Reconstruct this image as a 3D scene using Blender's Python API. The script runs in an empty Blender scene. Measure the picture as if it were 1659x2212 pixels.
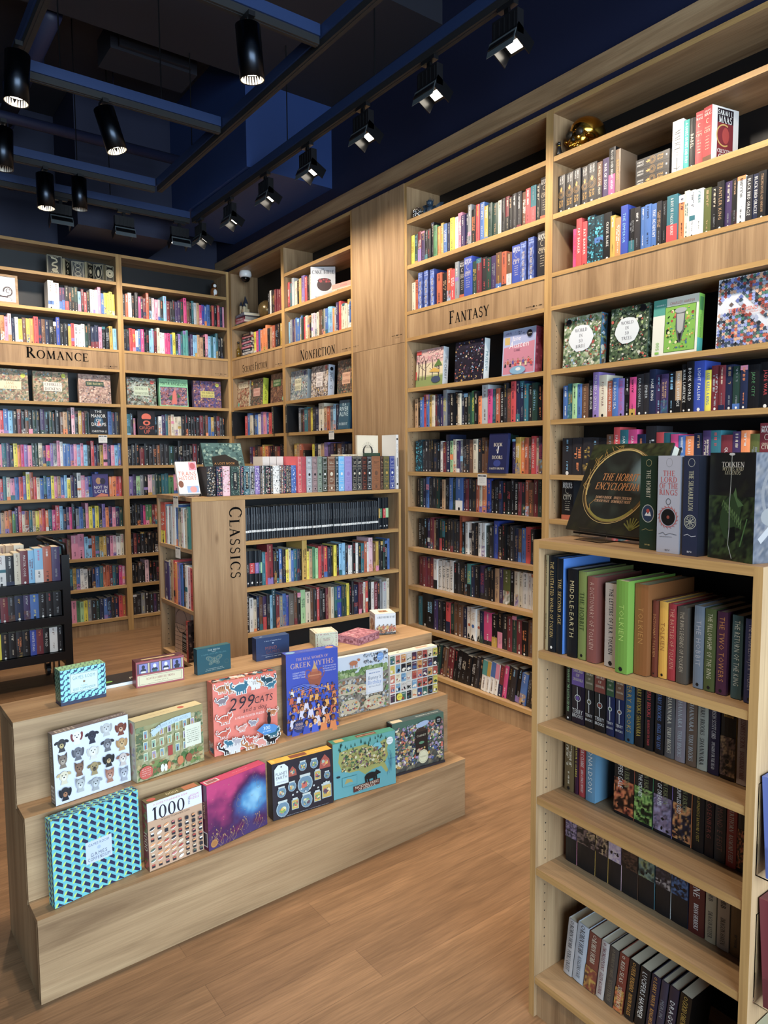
import bpy, math, random, re
from mathutils import Matrix, Vector, Euler, noise
PI = math.pi
rad = math.radians
sc = bpy.context.scene
C = sc.collection
# ---------------------------------------------------------------- camera
W_PX, F_PX = 1659.0, 1520.1
yaw, pitch, roll = rad(36.8215), rad(4.5227), rad(-0.3654)
cd = bpy.data.cameras.new('camera'); cam = bpy.data.objects.new('camera', cd); C.objects.link(cam)
cd.sensor_fit = 'HORIZONTAL'; cd.sensor_width = 36.0; cd.lens = 36.0*F_PX/W_PX
cd.clip_start = 0.05; cd.clip_end = 60
_f = Vector((math.sin(yaw)*math.cos(pitch), math.cos(yaw)*math.cos(pitch), -math.sin(pitch)))
_r = Vector((math.cos(yaw), -math.sin(yaw), 0)); _u = _r.cross(_f)
_r2 = _r*math.cos(roll)+_u*math.sin(roll); _u2 = -_r*math.sin(roll)+_u*math.cos(roll)
M = Matrix((_r2, _u2, -_f)).transposed().to_4x4(); M.translation = Vector((0, 0, 1.6))
cam.matrix_world = M
sc.camera = cam
# ---------------------------------------------------------------- view, world, daylight
sc.view_settings.view_transform = 'Standard'; sc.view_settings.look = 'None'
sc.view_settings.gamma = 1.0; sc.view_settings.use_curve_mapping = False
sc.view_settings.exposure = 0.64
wd = bpy.data.worlds.new('world'); sc.world = wd; wd.use_nodes = True
wd.node_tree.nodes['Background'].inputs[0].default_value = (0.62, 0.78, 1.0, 1)
wd.node_tree.nodes['Background'].inputs[1].default_value = 0.35
def area_light(name, loc, rot, sx, sy, watts, col):
    ld = bpy.data.lights.new(name, 'AREA'); ld.shape = 'RECTANGLE'; ld.size = sx; ld.size_y = sy
    ld.energy = watts; ld.color = col
    o = bpy.data.objects.new(name, ld); C.objects.link(o); o.location = loc; o.rotation_euler = rot
    return o
# daylight entering through the shop front behind the camera (window plane at y = -2.9)
area_light('daylight', (0.2, -3.0, 1.9), (rad(90), 0, 0), 5.2, 2.8, 440, (0.66, 0.84, 1.0))
# ceiling downlights of the shop area outside the frame (behind and left of the camera)
SPOT_W = 34; CYL_W = 88
WARM = (1.0, 0.86, 0.70); WARM2 = (1.0, 0.80, 0.58)
# ---------------------------------------------------------------- colours
def lin(h):
    if isinstance(h, tuple): return h if len(h) == 4 else h+(1,)
    v = [int(h[i:i+2], 16)/255 for i in (0, 2, 4)]
    return tuple((c/12.92 if c <= .04045 else ((c+.055)/1.055)**2.4) for c in v)+(1,)
PAL = dict(k=('17171b','black'), K=('2e2c30','charcoal'), n=('1e2848','navy'), b=('3a6cb4','blue'), B=('1c3fa8','royal blue'),
 s=('86c4ea','sky blue'), t=('4fa09a','teal'), T=('2a6f7c','deep teal'), g=('4f8a5a','green'), G=('26423a','dark green'),
 l=('a8d69a','pale green'), y=('f0e030','yellow'), Y=('c8a038','mustard'), o=('ee8236','orange'), O=('b8532a','burnt orange'),
 r=('cf2f34','red'), R=('762430','maroon'), m=('d8287c','magenta'), p=('e58aa8','pink'), P=('eec2cc','pale pink'),
 v=('8c72b8','purple'), V=('42305e','dark purple'), w=('ecebe6','white'), W=('e2d6bc','cream'), c=('c49c72','tan'),
 C=('6e4a34','brown'), e=('8d9196','grey'), E=('bcc2c6','pale grey'), a=('1d3a44','black and cyan'), i=('5e6430','olive'),
 q=('54808c','blue grey'), d=('141a22','ink black'))
COL = {k: lin(v[0]) for k, v in PAL.items()}
def cc(c):
    if isinstance(c, tuple): return c if len(c) == 4 else c+(1,)
    return COL[c] if len(c) == 1 else lin(c)
# ---------------------------------------------------------------- materials
def mat(name, col=(.8,.8,.8), rough=.5, metal=0, spec=.5):
    m = bpy.data.materials.new(name); m.use_nodes = True
    b = m.node_tree.nodes['Principled BSDF']
    b.inputs['Base Color'].default_value = cc(col); b.inputs['Roughness'].default_value = rough
    b.inputs['Metallic'].default_value = metal; b.inputs['Specular IOR Level'].default_value = spec
    return m
def add_noise_bump(m, scale=200, strength=.05, dist=.001):
    nt = m.node_tree; b = nt.nodes['Principled BSDF']
    n = nt.nodes.new('ShaderNodeTexNoise'); n.inputs['Scale'].default_value = scale
    bp = nt.nodes.new('ShaderNodeBump'); bp.inputs['Strength'].default_value = strength; bp.inputs['Distance'].default_value = dist
    nt.links.new(n.outputs['Fac'], bp.inputs['Height']); nt.links.new(bp.outputs[0], b.inputs['Normal'])
def wood(name, axis, c0, c1, c2, rough=.5, knots=True, fine=1.0):
    m = mat(name, (.5,.4,.3), rough, 0, .35); nt = m.node_tree; N = nt.nodes; L = nt.links; b = N['Principled BSDF']
    tc = N.new('ShaderNodeTexCoord'); geo = N.new('ShaderNodeObjectInfo')
    mp = N.new('ShaderNodeMapping'); L.new(tc.outputs['Object'], mp.inputs[0])
    off = N.new('ShaderNodeVectorMath'); off.operation = 'SCALE'; off.inputs[0].default_value = (7.3, 3.1, 5.7)
    L.new(geo.outputs['Random'], off.inputs['Scale']); L.new(off.outputs[0], mp.inputs['Location'])
    s = [13.0]*3; s['xyz'.index(axis)] = .9; mp.inputs['Scale'].default_value = s
    n1 = N.new('ShaderNodeTexNoise'); n1.inputs['Scale'].default_value = 1.0; n1.inputs['Detail'].default_value = 8; n1.inputs['Roughness'].default_value = .62; n1.inputs['Distortion'].default_value = .6
    L.new(mp.outputs[0], n1.inputs['Vector'])
    mp2 = N.new('ShaderNodeMapping'); L.new(tc.outputs['Object'], mp2.inputs[0]); s2 = [210.0*fine]*3; s2['xyz'.index(axis)] = 3.0
    mp2.inputs['Scale'].default_value = s2
    n2 = N.new('ShaderNodeTexNoise'); n2.inputs['Scale'].default_value = 1.0; n2.inputs['Detail'].default_value = 3; L.new(mp2.outputs[0], n2.inputs['Vector'])
    r1 = N.new('ShaderNodeValToRGB'); e = r1.color_ramp.elements
    e[0].position = .3; e[0].color = cc(c0); e[1].position = .72; e[1].color = cc(c2); x = e.new(.5); x.color = cc(c1)
    L.new(n1.outputs['Fac'], r1.inputs[0])
    r2 = N.new('ShaderNodeValToRGB'); e = r2.color_ramp.elements; e[0].position = .35; e[0].color = (.87,.86,.85,1); e[1].position = .62; e[1].color = (1.03,1.03,1.03,1)
    L.new(n2.outputs['Fac'], r2.inputs[0])
    mx = N.new('ShaderNodeMix'); mx.data_type = 'RGBA'; mx.blend_type = 'MULTIPLY'; mx.inputs[0].default_value = 1
    L.new(r1.outputs[0], mx.inputs[6]); L.new(r2.outputs[0], mx.inputs[7]); out = mx.outputs[2]
    if knots:
        mp3 = N.new('ShaderNodeMapping'); L.new(tc.outputs['Object'], mp3.inputs[0]); s3 = [7.0]*3; s3['xyz'.index(axis)] = 2.4; mp3.inputs['Scale'].default_value = s3
        L.new(off.outputs[0], mp3.inputs['Location'])
        vo = N.new('ShaderNodeTexVoronoi'); vo.inputs['Scale'].default_value = 1; L.new(mp3.outputs[0], vo.inputs['Vector'])
        r3 = N.new('ShaderNodeValToRGB'); e = r3.color_ramp.elements; e[0].position = .02; e[0].color = (.5,.43,.38,1); e[1].position = .11; e[1].color = (1,1,1,1)
        L.new(vo.outputs['Distance'], r3.inputs[0])
        m2 = N.new('ShaderNodeMix'); m2.data_type = 'RGBA'; m2.blend_type = 'MULTIPLY'; m2.inputs[0].default_value = .8
        L.new(out, m2.inputs[6]); L.new(r3.outputs[0], m2.inputs[7]); out = m2.outputs[2]
    L.new(out, b.inputs['Base Color'])
    bp = N.new('ShaderNodeBump'); bp.inputs['Strength'].default_value = .12; bp.inputs['Distance'].default_value = .0006
    L.new(n2.outputs['Fac'], bp.inputs['Height']); L.new(bp.outputs[0], b.inputs['Normal'])
    return m
WC = ('775c41', '967959', 'ab8e6b')
WOODX = wood('oak laminate lengthwise grain', 'x', *WC)
WOODZ = wood('oak laminate upright grain', 'z', *WC)
WOODY = wood('oak laminate crosswise grain', 'y', *WC)
EDGEX = wood('oak edge band lengthwise', 'x', '99764a', 'ab8755', 'ba9662', .5, False, .7)
EDGEZ = wood('oak edge band upright', 'z', '99764a', 'ab8755', 'ba9662', .5, False, .7)
BLACK = mat('black laminate backing', '0d0d0f', .45)
HOLE = mat('dark drilled hole', '1a1410', .9)
LETTER = mat('black sign vinyl', '070708', .95, 0, .1)
NAVY = mat('navy wall paint', '0e1430', .6); add_noise_bump(NAVY, 120, .1)
NAVYLIT = mat('blue bulkhead paint', '1e3464', .5); add_noise_bump(NAVYLIT, 120, .1)  # navy bulkheads: the daylight on them is put into this lighter blue
NAVYD = mat('dark ceiling paint', '12131f', .75)
TUBE = mat('navy painted steel tube', '243458', .4, .2)
TRACK = mat('matte black track', '0b0b0d', .7)
ANOD = mat('black anodised aluminium', '2b2f36', .3, 1)
BLK = mat('black powder coated metal', '0f0f11', .32, .3)
BLKP = mat('black plastic', '111113', .35)
PLATE = mat('grey reflector plate', '5c6468', .4, .4)
CHROME = mat('polished steel', 'b8b8b8', .15, 1)
GOLD = mat('polished gold metal', 'c8963c', .16, 1)
DBLUE = mat('blue grey resin', '2c3e50', .4)
WHITEP = mat('white gloss plastic', 'e6e6e4', .3)
PAPER = mat('white card', 'ece8e0', .7)
ACR = mat('clear acrylic', 'ffffff', .03)
_b = ACR.node_tree.nodes['Principled BSDF']; _b.inputs['Transmission Weight'].default_value = 1.0; _b.inputs['IOR'].default_value = 1.12
SMOKE = mat('dark smoked dome', '100c0c', .05)
def emis(name, col, s):
    m = bpy.data.materials.new(name); m.use_nodes = True; nt = m.node_tree; nt.nodes.remove(nt.nodes['Principled BSDF'])
    e = nt.nodes.new('ShaderNodeEmission'); e.inputs[0].default_value = col+(1,); e.inputs[1].default_value = s
    nt.links.new(e.outputs[0], nt.nodes['Material Output'].inputs[0]); return m
LAMP = emis('lit lamp face', (1.0, .9, .74), 9)
LAMPR = mat('pale lamp reflector', 'd8cfc0', .3, .4)
def printed(name, rough):
    m = mat(name, 'ffffff', rough, 0, .45); nt = m.node_tree
    a = nt.nodes.new('ShaderNodeAttribute'); a.attribute_name = 'Col'
    h = nt.nodes.new('ShaderNodeHueSaturation'); h.inputs['Saturation'].default_value = .9; h.inputs['Value'].default_value = .8
    nt.links.new(a.outputs['Color'], h.inputs['Color']); nt.links.new(h.outputs[0], nt.nodes['Principled BSDF'].inputs['Base Color']); return m
PRINT = printed('printed card', .38)
CLOTH = printed('matte book cloth', .6)
PAGES = mat('book page edges', 'e8dcc0', .8)
def _floor():
    m = mat('wood plank floor', 'a07a55', .42, 0, .4); nt = m.node_tree; N = nt.nodes; L = nt.links; b = N['Principled BSDF']
    tc = N.new('ShaderNodeTexCoord')
    br = N.new('ShaderNodeTexBrick'); br.offset = .37; br.inputs['Scale'].default_value = 1; br.inputs['Brick Width'].default_value = 1.22
    br.inputs['Row Height'].default_value = .15; br.inputs['Mortar Size'].default_value = .0012; br.inputs['Mortar Smooth'].default_value = .3; br.inputs['Bias'].default_value = 0
    br.inputs['Color1'].default_value = cc('87694d'); br.inputs['Color2'].default_value = cc('785c43'); br.inputs['Mortar'].default_value = cc('6a513b')
    L.new(tc.outputs['Object'], br.inputs['Vector'])
    mp = N.new('ShaderNodeMapping'); mp.inputs['Scale'].default_value = (1.6, 16, 1); L.new(tc.outputs['Object'], mp.inputs[0])
    n = N.new('ShaderNodeTexNoise'); n.inputs['Scale'].default_value = 1; n.inputs['Detail'].default_value = 6; n.inputs['Distortion'].default_value = .8; L.new(mp.outputs[0], n.inputs['Vector'])
    mp2 = N.new('ShaderNodeMapping'); mp2.inputs['Scale'].default_value = (9, 170, 1); L.new(tc.outputs['Object'], mp2.inputs[0])
    n2 = N.new('ShaderNodeTexNoise'); n2.inputs['Scale'].default_value = 1; n2.inputs['Detail'].default_value = 3; L.new(mp2.outputs[0], n2.inputs['Vector'])
    r = N.new('ShaderNodeValToRGB'); e = r.color_ramp.elements; e[0].position = .28; e[0].color = (.72,.69,.66,1); e[1].position = .7; e[1].color = (1.14,1.12,1.1,1); L.new(n.outputs['Fac'], r.inputs[0])
    r2 = N.new('ShaderNodeValToRGB'); e = r2.color_ramp.elements; e[0].position = .35; e[0].color = (.8,.8,.8,1); e[1].position = .65; e[1].color = (1.08,1.08,1.08,1); L.new(n2.outputs['Fac'], r2.inputs[0])
    m1 = N.new('ShaderNodeMix'); m1.data_type = 'RGBA'; m1.blend_type = 'MULTIPLY'; m1.inputs[0].default_value = 1; L.new(br.outputs['Color'], m1.inputs[6]); L.new(r.outputs[0], m1.inputs[7])
    m2 = N.new('ShaderNodeMix'); m2.data_type = 'RGBA'; m2.blend_type = 'MULTIPLY'; m2.inputs[0].default_value = 1; L.new(m1.outputs[2], m2.inputs[6]); L.new(r2.outputs[0], m2.inputs[7])
    L.new(m2.outputs[2], b.inputs['Base Color'])
    bp = N.new('ShaderNodeBump'); bp.inputs['Strength'].default_value = .15; bp.inputs['Distance'].default_value = .0008; L.new(n2.outputs['Fac'], bp.inputs['Height']); L.new(bp.outputs[0], b.inputs['Normal'])
    return m
FLOOR = _floor()
# ---------------------------------------------------------------- mesh builder
WHITE = (.8,.8,.8,1)
class MB:
    def __init__(s): s.v = []; s.f = []; s.c = []; s.m = []
    def face(s, pts, col=WHITE, mi=0):
        n = len(s.v); s.v.extend(pts); s.c.extend([col]*len(pts)); s.f.append(tuple(range(n, n+len(pts)))); s.m.append(mi)
    def mesh(s, vs, fs, col=WHITE, mi=0):
        n = len(s.v); s.v.extend(vs); s.c.extend([col]*len(vs))
        for f in fs: s.f.append(tuple(i+n for i in f)); s.m.append(mi)
    def box(s, x0, x1, y0, y1, z0, z1, col=WHITE, mi=0, front=None, T=None, skip=''):
        P = [(x0,y0,z0),(x1,y0,z0),(x1,y1,z0),(x0,y1,z0),(x0,y0,z1),(x1,y0,z1),(x1,y1,z1),(x0,y1,z1)]
        if T is not None: P = [tuple(T @ Vector(p)) for p in P]
        n = len(s.v); s.v.extend(P); s.c.extend([col]*8)
        for k, f in (('b',(3,2,1,0)),('t',(4,5,6,7)),('f',(0,1,5,4)),('r',(1,2,6,5)),('k',(2,3,7,6)),('l',(3,0,4,7))):
            if k in skip: continue
            s.f.append(tuple(i+n for i in f)); s.m.append(front if (front is not None and k == 'f') else mi)
    def rings(s, rings, col=WHITE, mi=0, cap0=True, cap1=True):
        n = len(s.v); k = len(rings[0])
        for r in rings: s.v.extend(r)
        s.c.extend([col]*(k*len(rings)))
        for i in range(len(rings)-1):
            for j in range(k):
                a = n+i*k+j; b = n+i*k+(j+1) % k; s.f.append((a, b, b+k, a+k)); s.m.append(mi)
        if cap0: s.f.append(tuple(n+j for j in range(k-1, -1, -1))); s.m.append(mi)
        if cap1: s.f.append(tuple(n+(len(rings)-1)*k+j for j in range(k))); s.m.append(mi)
    def tube(s, pts, r, seg=10, col=WHITE, mi=0, caps=True):
        pts = [Vector(p) for p in pts]; rings = []
        rr = r if isinstance(r, (list, tuple)) else [r]*len(pts)
        up = None
        for i, p in enumerate(pts):
            d = (pts[min(i+1, len(pts)-1)]-pts[max(i-1, 0)]).normalized()
            if up is None: up = Vector((0,0,1)) if abs(d.z) < .9 else Vector((1,0,0))
            a = d.cross(up).normalized(); b = a.cross(d); up = b
            rings.append([tuple(p+a*(rr[i]*math.cos(2*PI*k/seg))+b*(rr[i]*math.sin(2*PI*k/seg))) for k in range(seg)])
        s.rings(rings, col, mi, caps, caps)
    def lathe(s, prof, seg=20, col=WHITE, mi=0, T=None, sx=1, sy=1, caps=True):
        rings = []
        for r, z in prof:
            ring = [Vector((r*sx*math.cos(2*PI*k/seg), r*sy*math.sin(2*PI*k/seg), z)) for k in range(seg)]
            rings.append([tuple(T @ p) if T is not None else tuple(p) for p in ring])
        s.rings(rings, col, mi, caps, caps)
    def ell(s, c, r, seg=16, col=WHITE, mi=0):
        pr = []
        for i in range(9):
            a = -PI/2+PI*i/8; pr.append((max(math.cos(a), .02), math.sin(a)))
        s.lathe(pr, seg, col, mi, Matrix.Translation(Vector(c)) @ Matrix.Diagonal((r[0], r[1], r[2], 1)))
    def build(s, name, mats, parent=None, smooth=False, loc=None, rot=None):
        me = bpy.data.meshes.new(name); me.from_pydata(s.v, [], s.f)
        if not isinstance(mats, (list, tuple)): mats = [mats]
        for m in mats: me.materials.append(m)
        if len(mats) > 1: me.polygons.foreach_set('material_index', s.m)
        if any(m in (PRINT, CLOTH) for m in mats):
            at = me.color_attributes.new('Col', 'FLOAT_COLOR', 'POINT')
            flat = [x for c in s.c for x in c]; at.data.foreach_set('color', flat)
        if smooth: me.polygons.foreach_set('use_smooth', [True]*len(me.polygons))
        me.update()
        o = bpy.data.objects.new(name, me); C.objects.link(o)
        if parent is not None: o.parent = parent
        if loc is not None: o.location = loc
        if rot is not None: o.rotation_euler = rot
        return o
def tag(o, label=None, cat=None, group=None, kind=None):
    if label: o['label'] = label
    if cat: o['category'] = cat
    if group: o['group'] = group
    if kind: o['kind'] = kind
    return o
def empty(name, loc=(0,0,0), rz=0, label=None, cat=None, group=None, rx=0):
    o = bpy.data.objects.new(name, None); o.empty_display_size = .05; C.objects.link(o); o.location = loc; o.rotation_euler = (rx, 0, rz)
    return tag(o, label, cat, group)
class Frame:
    def __init__(s, x, y, ang, z=0): s.x, s.y, s.z, s.a = x, y, z, ang
    def w(s, u, d, z=0):
        c, n = math.cos(s.a), math.sin(s.a); return (s.x+u*c-d*n, s.y+u*n+d*c, s.z+z)
    def mat(s, u=0, d=0, z=0, rz=0, rx=0):
        return Matrix.Translation(Vector(s.w(u, d, z))) @ Euler((rx, 0, s.a+rz)).to_matrix().to_4x4()
def rotf(n, lx, ly, extra=0):   # frame whose axes are turned by n degrees about the camera foot point
    a = rad(n); return Frame(lx*math.cos(a)+ly*math.sin(a), -lx*math.sin(a)+ly*math.cos(a), -a+extra)
# ---------------------------------------------------------------- lettering
GC = {}
def bglyph(ch, res):
    k = (ch, res)
    if k not in GC:
        cu = bpy.data.curves.new('t', 'FONT'); cu.body = ch; cu.resolution_u = res
        o = bpy.data.objects.new('t', cu); me = bpy.data.meshes.new_from_object(o)
        sc_ = 1/.69
        vs = [(v.co.x*sc_, v.co.y*sc_) for v in me.vertices]; fs = [tuple(p.vertices) for p in me.polygons]
        adv = (max(x for x, y in vs)+.1) if vs else .45
        GC[k] = (vs, fs, adv); bpy.data.objects.remove(o); bpy.data.curves.remove(cu); bpy.data.meshes.remove(me)
    return GC[k]
SG = {}
def sglyph(ch):
    if ch in SG: return SG[ch]
    T, Nn = .165, .062; vs = []; fs = []
    def q(x0, y0, x1, y1, w):
        dx, dy = x1-x0, y1-y0; l = math.hypot(dx, dy) or 1; nx, ny = -dy/l*w/2, dx/l*w/2; n = len(vs)
        vs.extend([(x0+nx,y0+ny),(x0-nx,y0-ny),(x1-nx,y1-ny),(x1+nx,y1+ny)]); fs.append((n, n+1, n+2, n+3))
    def se(x, y, w=.15, h=.045): y0 = y if y < .5 else y-h; n = len(vs); vs.extend([(x-w,y0),(x+w,y0),(x+w,y0+h),(x-w,y0+h)]); fs.append((n,n+1,n+2,n+3))
    def arc(cx, cy, rx, ry, a0, a1, f=None, k=14):
        n = len(vs)
        for i in range(k+1):
            a = rad(a0+(a1-a0)*i/k); w = (f(a) if f else Nn+(T-Nn)*abs(math.cos(a))**1.3)/2
            for sgn in (1, -1): vs.append((cx+(rx+sgn*w-w)*math.cos(a), cy+(ry+sgn*w-w)*math.sin(a)))
        for i in range(k): fs.append((n+2*i, n+2*i+1, n+2*i+3, n+2*i+2))
    def tick(x, y, d): q(x, y, x, y+d, .05)
    def stem(x, w=T): q(x, 0, x, 1, w); se(x, 0); se(x, 1)
    w = .7
    if ch == 'A': q(.12,.03,.42,1,Nn+.01); q(.38,1,.72,.03,T); q(.22,.35,.6,.35,Nn); se(.11,0,.12); se(.72,0,.14); w = .86
    elif ch == 'B': stem(.18); arc(.3,.75,.27,.25,-90,90); arc(.32,.27,.32,.27,-90,90); q(.18,.975,.32,.975,Nn); q(.18,.025,.34,.025,Nn); q(.18,.52,.34,.52,Nn); w = .72
    elif ch == 'C': arc(.48,.5,.44,.52,48,315); tick(.79,.68,.24); w = .86
    elif ch == 'D': stem(.18); arc(.34,.5,.47,.5,-90,90); q(.18,.975,.36,.975,Nn); q(.18,.025,.36,.025,Nn); w = .88
    elif ch in 'EF':
        stem(.18); q(.18,.975,.6,.975,Nn); tick(.6,.8,.2); q(.18,.52,.48,.52,Nn); tick(.48,.43,.18)
        if ch == 'E': q(.18,.025,.64,.025,Nn); tick(.64,0,.22)
        w = .72
    elif ch == 'G': arc(.48,.5,.44,.52,48,325); tick(.79,.68,.24); q(.8,.08,.8,.42,T); se(.8,.42,.13); w = .95
    elif ch == 'H': stem(.18); stem(.74); q(.18,.52,.74,.52,Nn); w = .95
    elif ch == 'I': stem(.2); w = .42
    elif ch == 'J': q(.25,.1,.25,1,T); se(.25,1); arc(.08,.05,.2,.18,-100,20); w = .46
    elif ch == 'K': stem(.18); q(.2,.42,.66,.98,Nn+.01); q(.34,.58,.72,.03,T); se(.66,1,.12); se(.73,0,.12); w = .84
    elif ch == 'L': stem(.18); q(.18,.025,.62,.025,Nn); tick(.62,0,.24); w = .68
    elif ch == 'M': q(.16,0,.2,1,Nn+.01); q(.2,1,.52,.05,T); q(.5,.05,.84,1,Nn+.01); q(.86,0,.82,1,T); se(.16,0,.13); se(.86,0,.15); se(.16,1,.1); se(.88,1,.1); w = 1.06
    elif ch == 'N': q(.18,0,.18,1,Nn+.01); q(.18,1,.74,.02,T); q(.76,0,.76,1,Nn+.01); se(.18,0,.13); se(.14,1,.1); se(.76,1,.13); w = .94
    elif ch in 'OQ':
        arc(.48,.5,.45,.52,0,360,None,26); w = .97
        if ch == 'Q': q(.5,.08,.85,-.2,.09)
    elif ch == 'P': stem(.18); arc(.3,.73,.3,.27,-90,90); q(.18,.975,.32,.975,Nn); q(.18,.48,.32,.48,Nn); w = .68
    elif ch == 'R': stem(.18); arc(.3,.74,.28,.26,-90,90); q(.18,.975,.32,.975,Nn); q(.18,.5,.34,.5,Nn); q(.36,.5,.72,.02,T); se(.74,0,.1); w = .82
    elif ch == 'S':
        g = lambda a: .055+.075*max(0, math.sin(-a)) if False else .1
        arc(.33,.745,.24,.275,35,270,g); arc(.33,.27,.27,.29,-145,90,g); tick(.53,.78,.2); tick(.09,.03,.22); w = .68
    elif ch == 'T': q(.38,0,.38,1,T); se(.38,0); q(.03,.975,.73,.975,Nn); tick(.04,.78,.22); tick(.72,.78,.22); w = .78
    elif ch == 'U': q(.18,.3,.18,1,T); arc(.45,.3,.33,.32,180,360); q(.76,.3,.76,1,Nn+.01); se(.18,1); se(.76,1,.12); w = .92
    elif ch == 'V': q(.1,1,.42,0,T); q(.4,0,.72,1,Nn+.01); se(.1,1,.13); se(.73,1,.11); w = .84
    elif ch == 'W': q(.08,1,.34,0,T); q(.34,0,.56,.95,Nn+.01); q(.54,1,.8,0,T); q(.8,0,1.02,1,Nn+.01); se(.08,1,.12); se(1.03,1,.1); w = 1.14
    elif ch == 'X': q(.12,1,.7,0,T); q(.1,0,.7,1,Nn+.01); w = .84
    elif ch == 'Y': q(.08,1,.38,.48,T); q(.4,.48,.7,1,Nn+.01); q(.39,0,.39,.5,T); se(.39,0); se(.08,1,.12); se(.7,1,.11); w = .8
    elif ch == 'Z': q(.08,.975,.66,.975,Nn); q(.1,.025,.68,.025,Nn); q(.6,.96,.12,.04,T); tick(.1,.78,.2); tick(.68,0,.22); w = .78
    elif ch == '1': stem(.3); q(.1,.82,.3,.97,Nn+.02); w = .56
    elif ch == '0': arc(.36,.5,.32,.52,0,360,None,24); w = .76
    elif ch == ' ': w = .38
    else:
        a = bglyph(ch, 2); SG[ch] = a; return a
    SG[ch] = (vs, fs, w); return SG[ch]
class Canvas:
    """a printed face: origin O, right U, up V, outward N"""
    def __init__(s, mb, O, U, V, N, step=.00007): s.mb = mb; s.O = Vector(O); s.U = Vector(U); s.V = Vector(V); s.N = Vector(N); s.k = 0; s.step = step
    def p(s, x, y, k=None): k = s.k if k is None else k; return tuple(s.O+s.U*x+s.V*y+s.N*(k*s.step))
    def poly(s, pts, col, up=True):
        if up: s.k += 1
        s.mb.face([s.p(x, y) for x, y in pts], cc(col))
    def rect(s, x0, y0, x1, y1, col, up=True): s.poly([(x0,y0),(x1,y0),(x1,y1),(x0,y1)], col, up)
    def ell(s, cx, cy, rx, ry, col, n=14, a0=0, rot=0, up=True):
        c_, s_ = math.cos(rot), math.sin(rot); P = []
        for i in range(n):
            a = 2*PI*i/n+a0; x, y = rx*math.cos(a), ry*math.sin(a); P.append((cx+x*c_-y*s_, cy+x*s_+y*c_))
        s.poly(P, col, up)
    def line(s, pts, w, col, up=True):
        if up: s.k += 1
        for (x0, y0), (x1, y1) in zip(pts, pts[1:]):
            dx, dy = x1-x0, y1-y0; l = math.hypot(dx, dy) or 1; nx, ny = -dy/l*w/2, dx/l*w/2
            s.poly([(x0+nx,y0+ny),(x0-nx,y0-ny),(x1-nx,y1-ny),(x1+nx,y1+ny)], col, False)
    def frame(s, x0, y0, x1, y1, w, col): s.line([(x0,y0),(x1,y0),(x1,y1),(x0,y1),(x0,y0)], w, col)
    def ring(s, cx, cy, rx, ry, w, col, n=20, a0=0, a1=360, up=True):
        s.line([(cx+rx*math.cos(rad(a0+(a1-a0)*i/n)), cy+ry*math.sin(rad(a0+(a1-a0)*i/n))) for i in range(n+1)], w, col, up)
    def text(s, t, x, y, h, col, font='b', al='c', maxw=None, rot=0, caps=False, sp=0, res=2, wide=1.0, it=0):
        s.k += 1; col = cc(col); run = []; X = 0
        for i, ch in enumerate(t):
            hh = 1.0
            if caps and not (i == 0 or t[i-1] == ' '): hh = caps
            vs, fs, adv = sglyph(ch.upper()) if font == 's' else bglyph(ch, res)
            run.append((X, hh, vs, fs)); X += adv*hh*wide+sp
        k = h
        if maxw and X*h > maxw: k2 = maxw/(X*h); wide_k = k2; 
        else: wide_k = 1
        if wide_k < .6: k = h*max(wide_k/.6, .3); wide_k = min(1, maxw/(X*k))
        tot = X*k*wide_k; ox = -tot/2 if al == 'c' else (0 if al == 'l' else -tot); oy = -k/2
        c_, s_ = math.cos(rad(rot)), math.sin(rad(rot))
        for X0, hh, vs, fs in run:
            P = []
            for gx, gy in vs:
                a = ox+(X0+gx*hh*wide+gy*hh*it)*k*wide_k; b = oy+gy*hh*k; P.append(s.p(x+a*c_-b*s_, y+a*s_+b*c_))
            s.mb.mesh(P, fs, col)
        return tot
    def marks(s, R, x, y, L, h, col, rot=0):
        """small illegible lettering: a run of narrow strokes, centred at x,y"""
        s.k += 1; c_, s_ = math.cos(rad(rot)), math.sin(rad(rot)); a = -L/2; col = cc(col)
        while a < L/2:
            if R.random() < .16: a += h*.5; continue
            w = h*R.uniform(.35, .6); t = R.uniform(.0, .25)
            for (p0, p1, q0, q1) in (((0, w*.35, -.5, .5-t), (w*.55, w*.8, -.5+t, .5)) if R.random() < .6 else ((0, w*.8, R.choice((-.5,.2)), R.choice((.5,0.45))),)):
                P = [(a+p0, q0*h), (a+p1, q0*h), (a+p1, q1*h), (a+p0, q1*h)]
                s.mb.face([s.p(x+px*c_-py*s_, y+px*s_+py*c_) for px, py in P], col)
            a += w*1.15
def collage(c, R, x0, y0, x1, y1, pal, n, s0, s1):
    n = int(n*1.6)
    """a busy illustration: many small overlapping printed shapes"""
    for i in range(n):
        c.k += .15
        x = R.uniform(x0, x1); y = R.uniform(y0, y1); a = R.uniform(s0, s1)*1.35; b = a*R.uniform(.4, 1.2); col = R.choice(pal); t = R.random()
        x = min(max(x, x0+a*.75), x1-a*.75); y = min(max(y, y0+a*.9), y1-a*.9)
        if t < .45: c.ell(x, y, a*.6, b*.6, col, 8, 0, R.uniform(0, 3), False)
        elif t < .75: c.ell(x, y, a*.7, b*.6, col, 4, R.choice((PI/4, 0)), 0, False)
        elif t < .9: c.ell(x, y, a*.7, a*.7, col, 3, R.uniform(0, 6), 0, False)
        else: c.line([(x-a*.6, y-b*.5), (x, y+b*.5), (x+a*.6, y-b*.3)], a*.15, col, False)

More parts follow.
